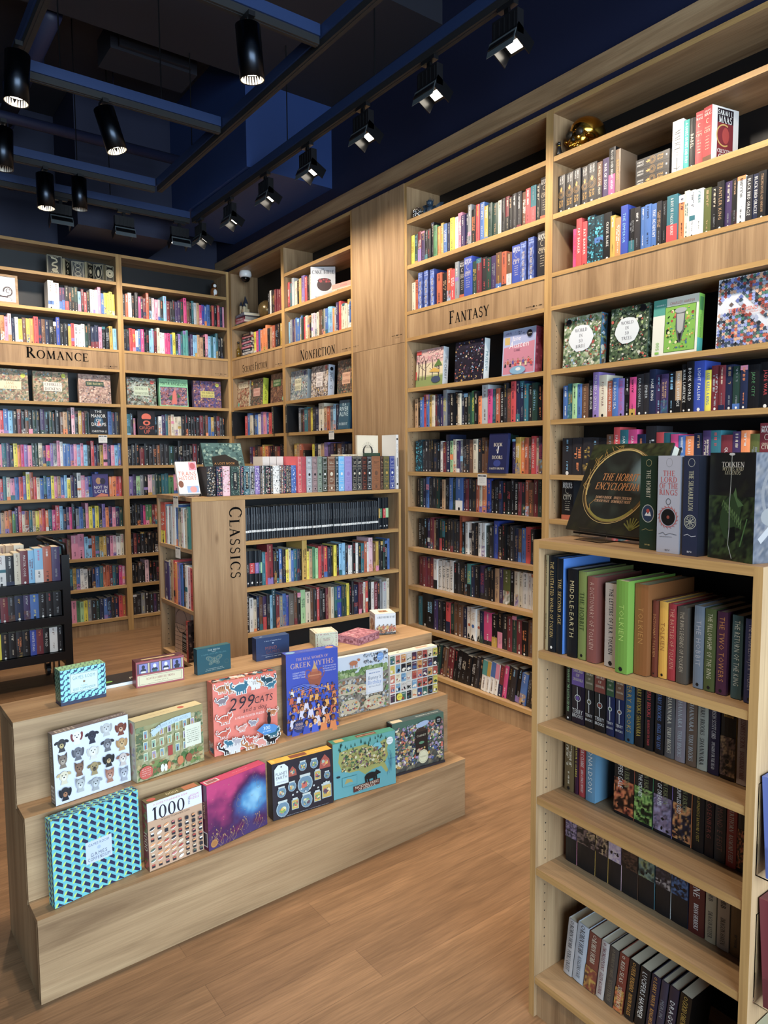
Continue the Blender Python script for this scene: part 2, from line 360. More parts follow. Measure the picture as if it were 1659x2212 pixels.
def paint(cv, x0, y0, x1, y1, pal, nx, ny, sc_, seed=0, gain=1.5, sx=1.0, blend=None):
    """a painterly printed picture: palette colours flowing into each other"""
    cv.k += 1; P = [cc(p) for p in pal]; vs = []; cs = []; fs = []
    for j in range(ny+1):
        for i in range(nx+1):
            u, v = i/nx, j/ny; vs.append(cv.p(x0+(x1-x0)*u, y0+(y1-y0)*v))
            t = noise.noise(Vector((u*sc_*sx+seed*3.7, v*sc_*(y1-y0)/(x1-x0)+seed*1.3, seed)))*gain+noise.noise(Vector((u*sc_*3.1*sx, v*sc_*3.1, seed+9.0)))*gain*.4
            t = .5+.5*t
            if blend: t = blend(u, v, t)
            t = min(max(t, 0), .9999)*(len(P)-1); k = int(t); f = t-k
            cs.append(tuple(P[k][c]*(1-f)+P[k+1][c]*f for c in range(3))+(1,))
    for j in range(ny):
        for i in range(nx): a = j*(nx+1)+i; fs.append((a, a+1, a+nx+2, a+nx+1))
    n = len(cv.mb.v); cv.mb.v.extend(vs); cv.mb.c.extend(cs)
    for f in fs: cv.mb.f.append(tuple(q+n for q in f)); cv.mb.m.append(0)
# ================================================================ the room
def struct(name, mb, m, **k): o = mb.build(name, m, **k); o['kind'] = 'structure'; return o
XW, YB = 3.035, 6.59            # front planes of the right-hand and the rear bookcases
XL, YF, ZC = -3.2, -3.2, 4.6
def slab(name, x0, x1, y0, y1, z0, z1, m): b = MB(); b.box(x0, x1, y0, y1, z0, z1); return struct(name, b, m)
slab('floor', XL-.1, 3.6, YF-.1, 7.1, -.05, 0, FLOOR)
slab('ceiling', XL-.1, 3.6, YF-.1, 7.1, ZC, ZC+.05, NAVYD)
slab('wall_right', 3.345, 3.45, YF, 7.05, 0, ZC, NAVY)
slab('wall_back', XL, 3.345, 6.905, 7.0, 0, ZC, NAVY)
slab('wall_left', XL-.1, XL, YF, 7.0, 0, ZC, NAVYD)
b = MB(); b.box(XL, 3.45, YF-.1, YF, 3.5, ZC); b.box(XL, -2.5, YF-.1, YF, 0, 3.5); b.box(2.9, 3.45, YF-.1, YF, 0, 3.5); struct('wall_front', b, NAVYD)
b = MB()
for x in (-2.5, -.7, 1.1, 2.86): b.box(x, x+.05, YF-.08, YF-.02, 0, 3.5)
b.box(-2.5, 2.9, YF-.08, YF-.02, 3.44, 3.5); b.box(-2.5, 2.9, YF-.08, YF-.02, 0, .06); struct('window_1', b, BLK)
# bulkhead above the right-hand bookcases and the wooden fascia board on it
slab('trim_1', 3.06, 3.345, -.3, 6.905, 3.419, ZC, NAVY)
b = MB(); b.box(XW-.002, 3.06, -.3, 6.9, 3.462, 3.564); struct('trim_2', b, [WOODY])
slab('trim_3', 2.34, 3.06, 4.73, 6.5, 3.665, ZC, NAVYLIT)
slab('trim_4', .2, 3.06, 3.45, 4.73, 4.27, ZC, NAVYD)
slab('trim_5', -1.5, 3.06, 1.6, 2.3, 4.2, ZC, NAVYLIT)
slab('trim_6', 1.55, 2.34, 6.2, 6.9, 3.5, ZC, NAVY)
# ================================================================ bookcases
ZA, ZBs, ZH, ZHB = 3.146, 2.850, 2.572, 2.375       # shelf undersides, header top and bottom
def logo(cv, x, y, s=1):
    R = random.Random(3); cv.ell(x, y, .006*s, .006*s, LETC, 8); cv.marks(R, x-.033*s, y, .05*s, .006*s, LETC); cv.marks(R, x+.033*s, y, .05*s, .006*s, LETC); cv.marks(R, x, y-.016*s, .05*s, .0035*s, LETC)
LETC = lin('0c0c0e')
def bookcase(label, fr, Wd, Dp, Ht, shelves, header=None, sign=None, kick=.1, group=None, st=.025, tt=.026, sh=.026, holes=(), cat='bookcase', right=True, left=True, zlow=0, cz=2.4):
    root = empty('bookcase', fr.w(0, 0, 0), fr.a, label, cat, group)
    def part(name, f, mats): b = MB(); f(b); return b.build(name, mats, root)
    for k, on in ((0, left), (1, right)):
        if not on: continue
        def side(b):
            x0 = 0 if k == 0 else Wd-st
            b.box(x0, x0+st, 0, Dp, zlow, Ht, mi=0, front=1)
            xi = x0+st+.0006 if k == 0 else x0-.0006
            for (z0, z1) in holes:
                for y in (.045, Dp-.05):
                    z = z0
                    while z < z1:
                        P = [(xi, y+.0026*math.cos(PI*i/3), z+.0026*math.sin(PI*i/3)) for i in range(6)]
                        b.face(P if k else P[::-1], WHITE, 2); z += .03
        part('side_panel', side, [WOODZ, EDGEZ, HOLE])
    part('top_panel', lambda b: b.box(st, Wd-st, 0, Dp, Ht-tt, Ht, front=1), [WOODX, EDGEX])
    part('back_panel', lambda b: b.box(st, Wd-st, Dp-.012, Dp-.002, kick, Ht-tt), [BLACK])
    for z in shelves: part('shelf', lambda b: b.box(st+.001, Wd-st-.001, .002, Dp-.013, z, z+sh, front=1), [WOODX, EDGEX])
    if kick > 0: part('kick_board', lambda b: b.box(st, Wd-st, .012, .03, 0, kick-.002), [WOODZ])
    if header:
        h = part('header_board', lambda b: b.box(st+.0005, Wd-st-.0005, .004, .03, header[0]+.001, header[1]-.001), [WOODZ])
        part('shelf', lambda b: (b.box(st, Wd-st, .0, Dp-.013, header[1]-.022, header[1], front=1)), [WOODX, EDGEX])
        part('header_lower_board', lambda b: (b.box(st, Wd-st, -.001, .32 if Dp > .32 else Dp-.013, header[0]-.001, header[0]+.021, front=1)), [WOODX, EDGEX])
        m = MB(); cv = Canvas(m, (0, .003, 0), (1,0,0), (0,0,1), (0,-1,0)); logo(cv, Wd-.1, header[0]+.045); m.build('small_print', [LETTER], h); m = MB(); cv = Canvas(m, (0, .003, 0), (1,0,0), (0,0,1), (0,-1,0))
        if sign:
            t, x, y, s, wd_, cp = sign; cv.text(t, x, y, s, LETC, 's', 'c', None, 0, cp, .05, 2, wd_)
        if sign: m.build('sign_lettering', [LETTER], h)
    return root
HOL = [(.5, 2.3)]
SH8 = lambda a: [a[0], a[1], a[2], 1.225, .947, .679, .402, .105]
def rw(u_start): return Frame(XW, u_start, -PI/2)
FSF = rw(6.565); WSF = 6.565-5.4975
FNF = rw(5.4975); WNF = 5.4975-4.425
FFL = rw(3.805); WFL = 3.805-2.567
FFR = rw(2.567); WFR = 2.567-1.05
FBL = Frame(.2, YB, 0); WBL = 1.78
FBR = Frame(1.98, YB, 0); WBR = 3.035-1.98
top = 3.418
bookcase('tall oak wall bookcase with science fiction header in the corner', FSF, WSF, .305, top, [ZBs]+[2.06, 1.785, 1.51, 1.225], (ZHB, ZH), ('SCIENCE FICTION', .5, 2.45, .07, .8, .74), holes=HOL)
bookcase('tall oak wall bookcase with nonfiction header beside plain oak panel', FNF, WNF, .305, top, [ZA, ZBs]+[2.06, 1.785, 1.51, 1.225], (ZHB, ZH), ('NONFICTION', .55, 2.447, .085, .92, .78), holes=HOL)
bookcase('tall oak wall bookcase with fantasy header, three box puzzles under it', FFL, WFL, .305, top, [ZA, ZBs]+SH8([2.034, 1.766, 1.468]), (ZHB, ZH), ('FANTASY', .62, 2.466, .078, .92, .78), holes=HOL)
bookcase('tall oak wall bookcase with blank header and gold skull, far right', FFR, WFR, .305, top, [ZA, ZBs]+SH8([2.034, 1.766, 1.468]), (ZHB, ZH), None, holes=HOL)
bookcase('tall oak rear bookcase with romance header', FBL, WBL, .305, top, [ZA, ZBs]+SH8([2.06, 1.785, 1.505]), (ZHB, ZH), ('ROMANCE', 1.245, 2.492, .09, 1.05, .78))
bookcase('tall oak rear bookcase with blank header next to the corner', FBR, WBR, .305, top, [ZA, ZBs]+SH8([2.06, 1.785, 1.505]), (ZHB, ZH), None)
# tall plain panel between nonfiction and fantasy
root = empty('wall_panel', (XW, 4.425, 0), -PI/2, 'tall plain oak column panel between nonfiction and fantasy bookcases', 'panel')
for z0, z1 in ((0, 2.372), (2.374, top)): b = MB(); b.box(0, .62, -.004, .02, z0, z1); b.build('panel_board', [WOODZ], root)
m = MB(); cv = Canvas(m, (0, -.0045, 0), (1,0,0), (0,0,1), (0,-1,0)); logo(cv, .54, 2.43); logo(cv, .04, 2.42, .6); m.build('small_print', [LETTER], root)
# corner filler post
b = MB(); b.box(XW, XW+.3, 6.566, 6.6, 0, top); struct('trim_7', b, [WOODZ])
# ---- classics island case (abuts the wall cases)
NCL = -.4971; FCL = rotf(NCL, 1.525, 3.771); FCS = rotf(NCL, 1.525, 4.335, -PI/2)
CW, CD, CH = 1.497, .56, 1.375
root = empty('low_bookcase', FCL.w(0, 0), FCL.a, 'waist high oak island bookcase lettered classics', 'bookcase')
def part(root, name, f, mats): b = MB(); f(b); return b.build(name, mats, root)
part(root, 'top_panel', lambda b: (b.box(0, CW, 0, CD, CH-.022, CH, front=1)), [WOODX, EDGEX])
ep = part(root, 'end_panel', lambda b: (b.box(0, .325, 0, .02, 0, CH-.023)), [WOODZ])
m = MB(); cv = Canvas(m, (0, -.0005, 0), (1,0,0), (0,0,1), (0,-1,0)); cv.text('CLASSICS', .263, 1.1, .079, LETC, 's', 'c', None, -90, .8, .09, 2, 1.0); m.build('sign_lettering', [LETTER], ep)
part(root, 'side_panel', lambda b: b.box(.305, .325, .021, CD-.02, 0, CH-.023), [WOODZ, EDGEZ])
part(root, 'side_panel', lambda b: b.box(CW-.02, CW, 0, CD-.02, 0, CH-.023, front=1), [WOODZ, EDGEZ])
part(root, 'side_panel', lambda b: b.box(0, .3, CD-.02, CD, 0, CH-.023), [WOODZ])
part(root, 'back_panel', lambda b: b.box(.326, CW-.021, .29, .3, .06, CH-.023), [BLACK])
part(root, 'back_panel', lambda b: b.box(.326, CW, CD-.02, CD-.005, 0, CH-.023), [WOODZ])
for z in (1.082, .801, .525, .24): part(root, 'shelf', lambda b: b.box(.326, CW-.021, .002, .289, z, z+.022, front=1), [WOODX, EDGEX])
for z in (1.055, .703, .385, .06): part(root, 'shelf', lambda b: b.box(.002, .304, .021, CD-.021, z, z+.022), [WOODY])
b = MB()
for y in (CD-.03,):
    z = .2
    while z < 1.3: b.box(.04, .0445, y+.0085, y+.0095, z, z+.005); z += .032
b.build('pin_holes', [HOLE], root)
# ---- near right case
NFC = .98654; FFC = rotf(NFC, 1.447, 1.308, -PI/2)
FW, FD, FH = .614, .315, 1.371
root = empty('low_bookcase', FFC.w(0, 0), FFC.a, 'chest high oak bookcase at right, nearest of all, boxed fantasy sets on top', 'bookcase')
def side(b, x0, inner):
    b.box(x0, x0+.0195, 0, FD, 0, FH, front=1)
    for y in (.04, FD-.05):
        z = .2
        while z < 1.02:
            P = [(inner, y+.0022*math.cos(PI*i/3), z+.0022*math.sin(PI*i/3)) for i in range(6)]; b.face(P, WHITE, 2); z += .026
part(root, 'side_panel', lambda b: side(b, 0, .0201), [WOODZ, EDGEZ, HOLE])
part(root, 'side_panel', lambda b: side(b, FW-.0195, FW-.0201), [WOODZ, EDGEZ, HOLE])
part(root, 'top_panel', lambda b: b.box(.0195, FW-.0195, 0, FD, FH-.021, FH, front=1), [WOODX, EDGEX])
part(root, 'back_panel', lambda b: b.box(.0195, FW-.0195, FD-.01, FD-.002, .1, FH-.021), [BLACK])
for z in (1.046, .84, .631, .424, .101): part(root, 'shelf', lambda b: b.box(.02, FW-.02, .002, FD-.011, z, z+.02, front=1), [WOODX, EDGEX])
part(root, 'kick_board', lambda b: b.box(.02, FW-.02, .012, .03, 0, .1), [WOODZ])
# ---- stepped display
NST = -1.609; FST = rotf(NST, .414, 2.155)
SW = 1.747; TY = (0, .113, .219, .43); TZ = (.259, .522, .786)
root = empty('stepped_display', FST.w(0, 0), FST.a, 'three tier oak stepped display stand carrying puzzle boxes', 'display stand')
for i in range(3):
    part(root, 'riser_board', lambda b: b.box(.0005, SW-.0005, TY[i], TY[i]+.018, (0 if i == 0 else TZ[i-1]), TZ[i]-.0182), [WOODX])
    part(root, 'tread_board', lambda b: b.box(.0, SW, TY[i]-.0003, (TY[i+1] if i < 2 else TY[3]), TZ[i]-.018, TZ[i]), [WOODX])
for x in (0, SW-.018):
    def f(b):
        y0 = [.018, TY[1]+.018, TY[2]+.018]
        prof = [(y0[0], 0), (TY[3]-.001, 0), (TY[3]-.001, TZ[2]-.019), (y0[2], TZ[2]-.019), (y0[2], TZ[1]-.019), (y0[1], TZ[1]-.019), (y0[1], TZ[0]-.019), (y0[0], TZ[0]-.019)]
        P0 = [(x, y, z) for y, z in prof]; P1 = [(x+.018, y, z) for y, z in prof]
        b.face(P0[::-1]); b.face(P1)
        for i in range(len(prof)): j = (i+1) % len(prof); b.face([P0[i], P0[j], P1[j], P1[i]])
    part(root, 'side_panel', f, [WOODZ])
part(root, 'back_panel', lambda b: b.box(.02, SW-.02, TY[3]-.02, TY[3]-.004, 0, TZ[2]-.02), [WOODX])
# ---- black rolling cart
FCT = Frame(-.15, 5.22, 0); KW, KD = 1.31, .42
root = empty('book_cart', FCT.w(0, 0), 0, 'black metal rolling book cart in front of the romance shelves', 'book cart')
for x in (0, KW-.05): part(root, 'end_frame', lambda b: (b.box(x, x+.05, 0, .045, .12, .93 if x else .9), b.box(x, x+.05, KD-.045, KD, .12, .93), b.box(x+.01, x+.04, .045, KD-.045, .14, .86)), [BLK])
def trayf(z):
    def f(b): b.box(.05, KW-.05, .004, KD-.004, z-.012, z); b.box(.05, KW-.05, 0, .012, z-.055, z+.004); b.box(.05, KW-.05, KD-.012, KD, z-.03, z+.1)
    return f
ZT = (.247, .5, .745)
for z in ZT: part(root, 'shelf', trayf(z), [BLK])
for x in (.06, KW-.1):
    for y in (.06, KD-.06):
        cst = part(root, 'caster_fork', lambda b: (b.box(x-.02, x-.014, y-.02, y+.02, .05, .19), b.box(x+.014, x+.02, y-.02, y+.02, .05, .19), b.box(x-.02, x+.02, y-.02, y+.02, .185, .195)), [BLK])
        b = MB(); b.tube([(x-.012, y, .045), (x+.012, y, .045)], .045, 16); b.build('wheel', [BLKP], cst)
b = MB(); b.tube([(KW-.025, .02, .9), (KW-.03, .02, 1.0), (KW-.12, .05, 1.03), (KW-.13, .3, 1.03), (KW-.04, .38, 1.01), (KW-.025, KD-.02, .92)], .02, 10); b.build('push_handle', [BLK], root, True)
# ================================================================ books
REC = []; 
CAMP = Vector((0, 0, 1.6)); CMI = cam.matrix_world.inverted()
def projpx(P):
    q = CMI @ Vector(P)
    if q.z > -.05: return None
    return (829.5+F_PX*q.x/-q.z, 1106-F_PX*q.y/-q.z)
TOK = re.compile(r'([A-Za-z_])([+\-]?)(\d?)(?:/([A-Za-z]))?(?:\{([^}|]*)(?:\|([A-Za-z]))?\})?')
DARK = set('kKnRGVCTdaiB')
def autoink(R, c):
    if c in DARK: return R.choice('wWWYcceerosEe')
    if c in 'wWPyElcs': return R.choice('kkKnRTmC')
    return R.choice('wwwykn')
def rec(fr, u, d, z, t, h, dep, c, lean=0, c2=None, title=None, ink=None, row='', R=random, sty=None, art=None, face=False, side=None, lab=None, hard=None, rz=0, page=None, rx=0):
    r = dict(fr=fr, u=u, d=d, z=z, t=t, h=h, dep=dep, c=c, lean=lean, c2=c2, title=title, ink=ink or autoink(R, c if isinstance(c, str) and len(c) == 1 else 'k'),
             row=row, seed=R.randint(0, 10**6), sty=sty, art=art, face=face, side=side, lab=lab, hard=R.random() < .35 if hard is None else hard, rz=rz, page=page, rx=rx)
    REC.append(r); return r
def row(fr, u0, u1, z, spec, name, hb=.2, dep=.14, d=.035, seed=0, lean=0, hj=.012, taper=None):
    toks = TOK.findall(re.sub(r'/([A-Za-z])(\d)', r'\2/\1', spec)); R = random.Random(seed*77+len(toks)+int(z*100))
    ws = [(int(t[2]) if t[2] else 2)*R.uniform(.8, 1.2) for t in toks]; k = (u1-u0)/sum(ws); u = u0; b0 = len(REC)
    for (c, hh, w, c2, ti, ink), wt in zip(toks, ws):
        t = wt*k
        if c != '_':
            h = hb+{'+': .032, '-': -.024, '': 0}[hh]+R.uniform(-hj, hj)
            rec(fr, u+.0004, d+R.uniform(-.006, .006), z, t-.0008, h, dep, c, lean, c2 or None, ti or None, ink or None, name, R, hard=(hh == '+') or R.random() < .2)
        u += t
    n = len(REC)-b0
    for i, r in enumerate(REC[b0:]): r['i'] = i; r['n'] = n
# --- one book's shapes, in its own coordinates: spine at y=0 facing -y, x across, z up
def mb_cover(b, r):
    t, D, h = r['t'], r['dep'], r['h']; c = cc(r['c']); cs = cc(r['side']) if r['side'] else c; bu = .0016 if t > .008 else 0; e = .0012
    P = [(0, bu, 0), (t*.25, bu*.25, 0), (t*.5, 0, 0), (t*.75, bu*.25, 0), (t, bu, 0)]
    for (x0, y0, _), (x1, y1, _) in zip(P, P[1:]): b.face([(x0,y0,0), (x1,y1,0), (x1,y1,h), (x0,y0,h)], c)
    b.face([(t,bu,0), (t,D,0), (t,D,h), (t,bu,h)], cs); b.face([(0,D,0), (0,bu,0), (0,bu,h), (0,D,h)], cs)
    b.face([(t-e,bu+e,0), (t-e,bu+e,h), (t-e,D,h), (t-e,D,0)], cs); b.face([(e,bu+e,0), (e,D,0), (e,D,h), (e,bu+e,h)], cs)
    b.face([(0,bu,h), (e,bu+e,h), (e,D,h), (0,D,h)], cs); b.face([(t,bu,h), (t,D,h), (t-e,D,h), (t-e,bu+e,h)], cs)
    b.face([(0,bu,h), (t*.5,0,h), (t,bu,h), (t-e,bu+e,h), (e,bu+e,h)], c); b.face([(0,bu,0), (0,D,0), (t,D,0), (t,bu,0)], cs)
def mb_pages(b, r):
    t, D, h = r['t'], r['dep'], r['h']; e = .0013; g = .0025 if r['hard'] else .0004; c = cc(r['page'] or 'e6dabd')
    b.box(e, t-e, .003, D-g, .0006, h-g, c, skip='b')
def mb_spine(b, r):
    t, h = r['t'], r['h']; R = random.Random(r['seed']); cv = Canvas(b, (0, -.0003, 0), (1,0,0), (0,0,1), (0,-1,0), .00006)
    ink = r['ink']; sty = r['sty']
    if sty: return SPINE[sty](cv, t, h, r, R)
    if r['c2']: cv.rect(0, 0, t, h*R.choice((.38, .45, .3)), r['c2'])
    elif R.random() < .36 and r['title'] is None:
        dk = r['c'] in DARK; c2 = R.choice('kKRnGCT' if dk and R.random() < .7 else 'KwbTYopvs'); q = R.random()
        if q < .3: cv.rect(0, 0, t, h*R.uniform(.08, .25), c2)
        elif q < .5: cv.rect(0, h*(1-R.uniform(.06, .18)), t, h, c2)
        elif q < .65: y = R.uniform(.15, .6); cv.rect(0, h*y, t, h*(y+R.uniform(.08, .18)), c2)
        else: paint(cv, 0, 0, t, h*R.uniform(.2, .42), [r['c'], c2, r['c'], R.choice('OYsTRb')], 3, 6, 2.2, R.random()*9)
    if r['c'] == 'a':
        cv.k = 1; collage(cv, R, 0, 0, t, h, ['2aa0b8', '58c4d8', '1c6f86', '0e1c24'], 46, .003, .009); return
    y0, y1 = h*.1, h*.95
    if r['title']:
        cv.text(r['title'], t*.5, (y0+y1)/2+h*.02, min(t*.5, .0135), ink, R.choice('bbs') if len(r['title']) < 22 else 'b', 'c', (y1-y0)*.93, -90, res=1, sp=.06)
    else:
        L = (y1-y0); a = L*R.uniform(.26, .45); m = L*R.uniform(.2, .34); s = min(t*R.uniform(.24, .42), .012)
        if R.random() < .2 and t > .02: cv.marks(R, t*.33, h*.6, a, t*.26, ink, -90); cv.marks(R, t*.68, h*.6, a*1.1, t*.26, ink, -90)
        else: cv.marks(R, t*.5, y1-a/2, a, s, ink, -90)
        cv.marks(R, t*.5, y0+m/2+.005, m, t*R.uniform(.14, .26), R.choice((ink, 'e' if r['c'] in DARK else 'K')), -90)
    if R.random() < .45: cv.ell(t*.5, h*.045, t*.16, t*.18, 'w' if r['c'] in DARK else 'k', 6)
# special spines
def sp_penguin(cv, t, h, r, R):
    cv.rect(0, h*.235, t, h*.3, 'w'); cv.marks(R, t*.5, h*.64, h*.3, t*.17, 'e', -90); cv.ell(t*.5, h*.267, t*.16, t*.3, 'e', 6)
def sp_band(cv, t, h, r, R):
    cv.rect(0, h*.36, t, h*.66, r['c2'] or 'r'); cv.marks(R, t*.5, h*.52, h*.2, t*.2, 'w', -90); cv.ell(t*.5, h*.1, t*.16, t*.22, 'w', 8)
def sp_leather(cv, t, h, r, R):
    g = r['ink']; 
    for y in (.03, .17, .66, .7, .965): cv.rect(0, h*y, t, h*y+.0012, g)
    for y0, y1 in ((.05, .15), (.2, .63), (.73, .94)): cv.frame(t*.14, h*y0, t*.86, h*y1, .0011, g)
    cv.marks(R, t*.5, h*.84, t*.55, .006, g); cv.marks(R, t*.5, h*.8, t*.5, .006, g); cv.ell(t*.5, h*.5, t*.2, t*.24, g, 7)
    for k in range(3): cv.marks(R, t*.5, h*(.38-.05*k), t*.5, .005, g)
    cv.ell(t*.5, h*.1, t*.14, t*.16, g, 6)
def sp_pattern(cv, t, h, r, R):
    pal = {'n': ['d8506a', 'e8a090', '5a8a70', '1e2848'], 'P': ['c85a6a', 'f4dede', '8a7a4a'], 'G': ['5a7a70', '90a89a', '26423a'], 'd': ['c85a70', 'f0e8e0', '4a6a50'], 'w': ['141a22', 'ecebe6'], 'b': ['d8e4f4', '2848a0', '3a6cb4'],
           'v': ['e8e0f0', '5a4a90'], 'W': ['8a6a4a', '2e2c30', 'c8a878'], 'e': ['c8ccce', '707478', '4a4e52'], 'q': ['8ab0a8', '2a4a4a', 'c8d8d0'], 'K': ['88685a', 'c09890', '504048']}.get(r['c'], ['ecebe6', 'c8a878', '88685a'])
    collage(cv, R, 0, h*.02, t, h*.98, pal, 70, .002, .005)
    if R.random() < .7: cv.rect(t*.25, h*.2, t*.75, h*.8, r['ink'] if r['ink'] in 'kKnd' else 'k'); cv.marks(R, t*.5, h*.5, h*.5, t*.26, 'W', -90)
def sp_iron(cv, t, h, r, R):
    cv.text('REBECCA', t*.66, h*.86, t*.2, 'w', 'b', 'c', h*.2, -90); cv.text('YARROS', t*.34, h*.86, t*.2, 'w', 'b', 'c', h*.2, -90)
    for k in (0, 1, 2): cv.ring(t*.5, h*.5, t*(.2+.11*k), t*(.2+.1*k), .0009, 'c8963c', 14)
    cv.poly([(t*.3, h*.66), (t*.5, h*.6), (t*.72, h*.68), (t*.55, h*.57), (t*.4, h*.58)], 'c8963c'); cv.poly([(t*.5, h*.56), (t*.42, h*.66), (t*.5, h*.7), (t*.58, h*.66)], 'd8a84c')
    cv.text('IRON', t*.66, h*.27, t*.23, 'd8a84c', 'b', 'c', h*.16, -90); cv.text('FLAME', t*.34, h*.26, t*.23, 'd8a84c', 'b', 'c', h*.18, -90); cv.rect(t*.4, h*.06, t*.6, h*.1, 'w')
def sp_city(cv, t, h, r, R):
    cv.text('SARAH J.', t*.5, h*.93, t*.17, 'w', 'b', 'c', t*.8); cv.text('MAAS', t*.5, h*.87, t*.3, 'w', 's', 'c', t*.85)
    cv.ring(t*.5, h*.75, t*.17, t*.2, .0018, 'W', 12, 50, 300); cv.text('CRESCENT', t*.5, h*.63, t*.13, 'W', 'b', 'c', t*.7); cv.text('CITY', t*.5, h*.57, t*.28, 'W', 's', 'c', t*.75)
    for k in range(5): cv.marks(R, t*.5, h*(.47-.055*k), t*.4, .004, 'W')
    if r['c2']: cv.rect(0, 0, t, h*.12, r['c2'])
def sp_wind(cv, t, h, r, R):
    paint(cv, 0, 0, t, h, ['2a3a80', '3a5ab0', '2a3a80', '6a8ad8', '40589a', '1c2858'], 8, 24, 2.2, R.random()*9, 1.6)
    cv.text('SANDERSON', t*.5, h*.88, t*.26, 'c8d4f0', 's', 'c', t*.8); cv.text('BRANDON', t*.5, h*.94, t*.16, 'c8d4f0', 'b', 'c', t*.7)
    cv.text('WIND AND TRUTH', t*.5, h*.45, t*.42, 'd8c898', 's', 'c', h*.62, -90); cv.ell(t*.5, h*.07, t*.12, t*.3, 'w', 8)
def sp_side(cv, t, h, r, R):   # maker's plain spine with a stack of stacked words near the foot
    for k, w in enumerate((r['title'] or '').split('/')): cv.text(w, t*.5, h*(.2-.075*k), t*.3, r['ink'], 'b', 'c', t*.86)
    cv.ring(t*.5, h*.42, t*.22, t*.22, .0016, r['ink'], 16); cv.line([(t*.45, h*.6), (t*.5, h*.24)], .0018, r['ink'])
    cv.ell(t*.5, h*.42, t*.15, t*.14, r['c2'] or 'e', 10)
    cv.rect(0, h*.62, t, h, r['c2'] or 'k'); 
    for k in range(4): cv.text(('THE','SWORD','OF','SHANNARA')[k], t*.5, h*(.93-.07*k), t*.2, 'W', 's', 'c', t*.8)
def sp_scene(cv, t, h, r, R):  # dark spine with a painted scene across the middle
    a, b_ = (.05, .58) if r['c2'] != 'd' else (.42, .8); pal = {'O': ['b8401a', 'e87a2a', '3a1410', '1a0c0a'], 'g': ['2a5a2a', '6a9a3a', 'a8c860', '101a10'], 'v': ['5a4a70', 'a898b8', '2a2430', '887088'], 'o': ['c86a2a', 'e8a04a', '2a3048', '181420'],
       'p': ['6a5078', 'a890a8', '3a3048'], 'Y': ['c8a070', '2a2024', '8a6a60', '1a1618'], 'P': ['b89aa8', '8878a0', 'c8b0b0'], 'C': ['3a2a22', '5a3a2a', '1a1412'], 'q': ['5a6a60', '7a8a78', '8a8a50', '2a3430'], 'w': ['b8a8a0', '4a4048', '2a2428'], 'n': ['2a4a78', '4a6a98', '101828']}[r['side'] or 'O']
    y0, y1 = h*a, h*b_; cv.rect(0, y0, t, y1, pal[0]); paint(cv, 0, y0, t, y1, [pal[-1]]+pal+[pal[-1], pal[1]], 12, 24, 2.6, R.random()*20, 1.9); collage(cv, R, t*.1, y0, t*.9, y0+(y1-y0)*.45, [pal[-1], '101012'], 5, .003, .007)
    if r['title']:
        T = r['title'].split('/'); cv.text(T[0], t*.66, h*.72, t*.24, '8a8a5a', 's', 'c', h*.5, -90)
        if len(T) > 1: cv.text(T[1], t*.33, h*.68, t*.24, 'w', 'b', 'c', h*.5, -90)
    else:
        for k in range(2): cv.marks(R, t*.5, h*(.9-.04*k), t*.6, .006, 'Y')
def sp_two(cv, t, h, r, R):    # author across the top, title running down
    T = (r['title'] or '/').split('/'); ink = r['ink']
    if r['c2']: cv.rect(0, 0, t, h*.34, r['c2']); paint(cv, 0, 0, t, h*.4, [r['c'], r['c2'], r['c2'], 'Y', r['c'], 'K'], 8, 14, 2.5, R.random()*9, 1.7)
    cv.text(T[0], t*.5, h*.7, min(t*.42, .016), ink, 's', 'c', h*.42, -90)
    if len(T) > 1: cv.text(T[1], t*.5, h*.26, min(t*.42, .016), ink, 's', 'c', h*.38, -90)
    cv.ring(t*.5, h*.955, t*.13, t*.13, .0012, ink, 10)
def sp_fox(cv, t, h, r, R):
    cv.text(r['title'] or 'MALICE', t*.5, h*.62, t*.5, 'k', 's', 'c', h*.4, -90); cv.line([(t*.5, h*.3), (t*.5, h*.06)], .003, 'k'); cv.line([(t*.2, h*.12), (t*.5, h*.09), (t*.8, h*.12)], .0025, 'k'); cv.marks(R, t*.5, h*.38, h*.1, t*.2, 'K', -90)
def sp_novik(cv, t, h, r, R):
    for k in range(5): cv.marks(R, t*.5, h*(.85-.05*k), t*.6, .006, 'c')
    cv.ell(t*.5, h*.45, t*.26, t*.26, r['c2'] or 'O', 14); cv.poly([(t*.1, 0), (t*.2, h*.12), (t*.45, h*.2), (t*.6, h*.1), (t*.9, 0)], 'k'); cv.rect(t*.4, h*.04, t*.6, h*.07, 'w')
def sp_half(cv, t, h, r, R):
    cv.rect(0, h*.52, t, h, r['c2']); cv.marks(R, t*.5, h*.26, h*.36, t*.26, 'C', -90)
def sp_dune(cv, t, h, r, R): sp_scene(cv, t, h, r, R)
SPINE = dict(penguin=sp_penguin, band=sp_band, leather=sp_leather, pattern=sp_pattern, iron=sp_iron, city=sp_city, wind=sp_wind, sword=sp_side, scene=sp_scene, two=sp_two, fox=sp_fox, novik=sp_novik, half=sp_half)
def styled(rs, **k):
    for r in rs: r.update(k)
def setrow(b0, idx, **k):
    for i in idx: REC[b0+i].update(k)
NROW = {}
def mk(key, *a, **k): NROW[key] = len(REC); row(*a, **k)
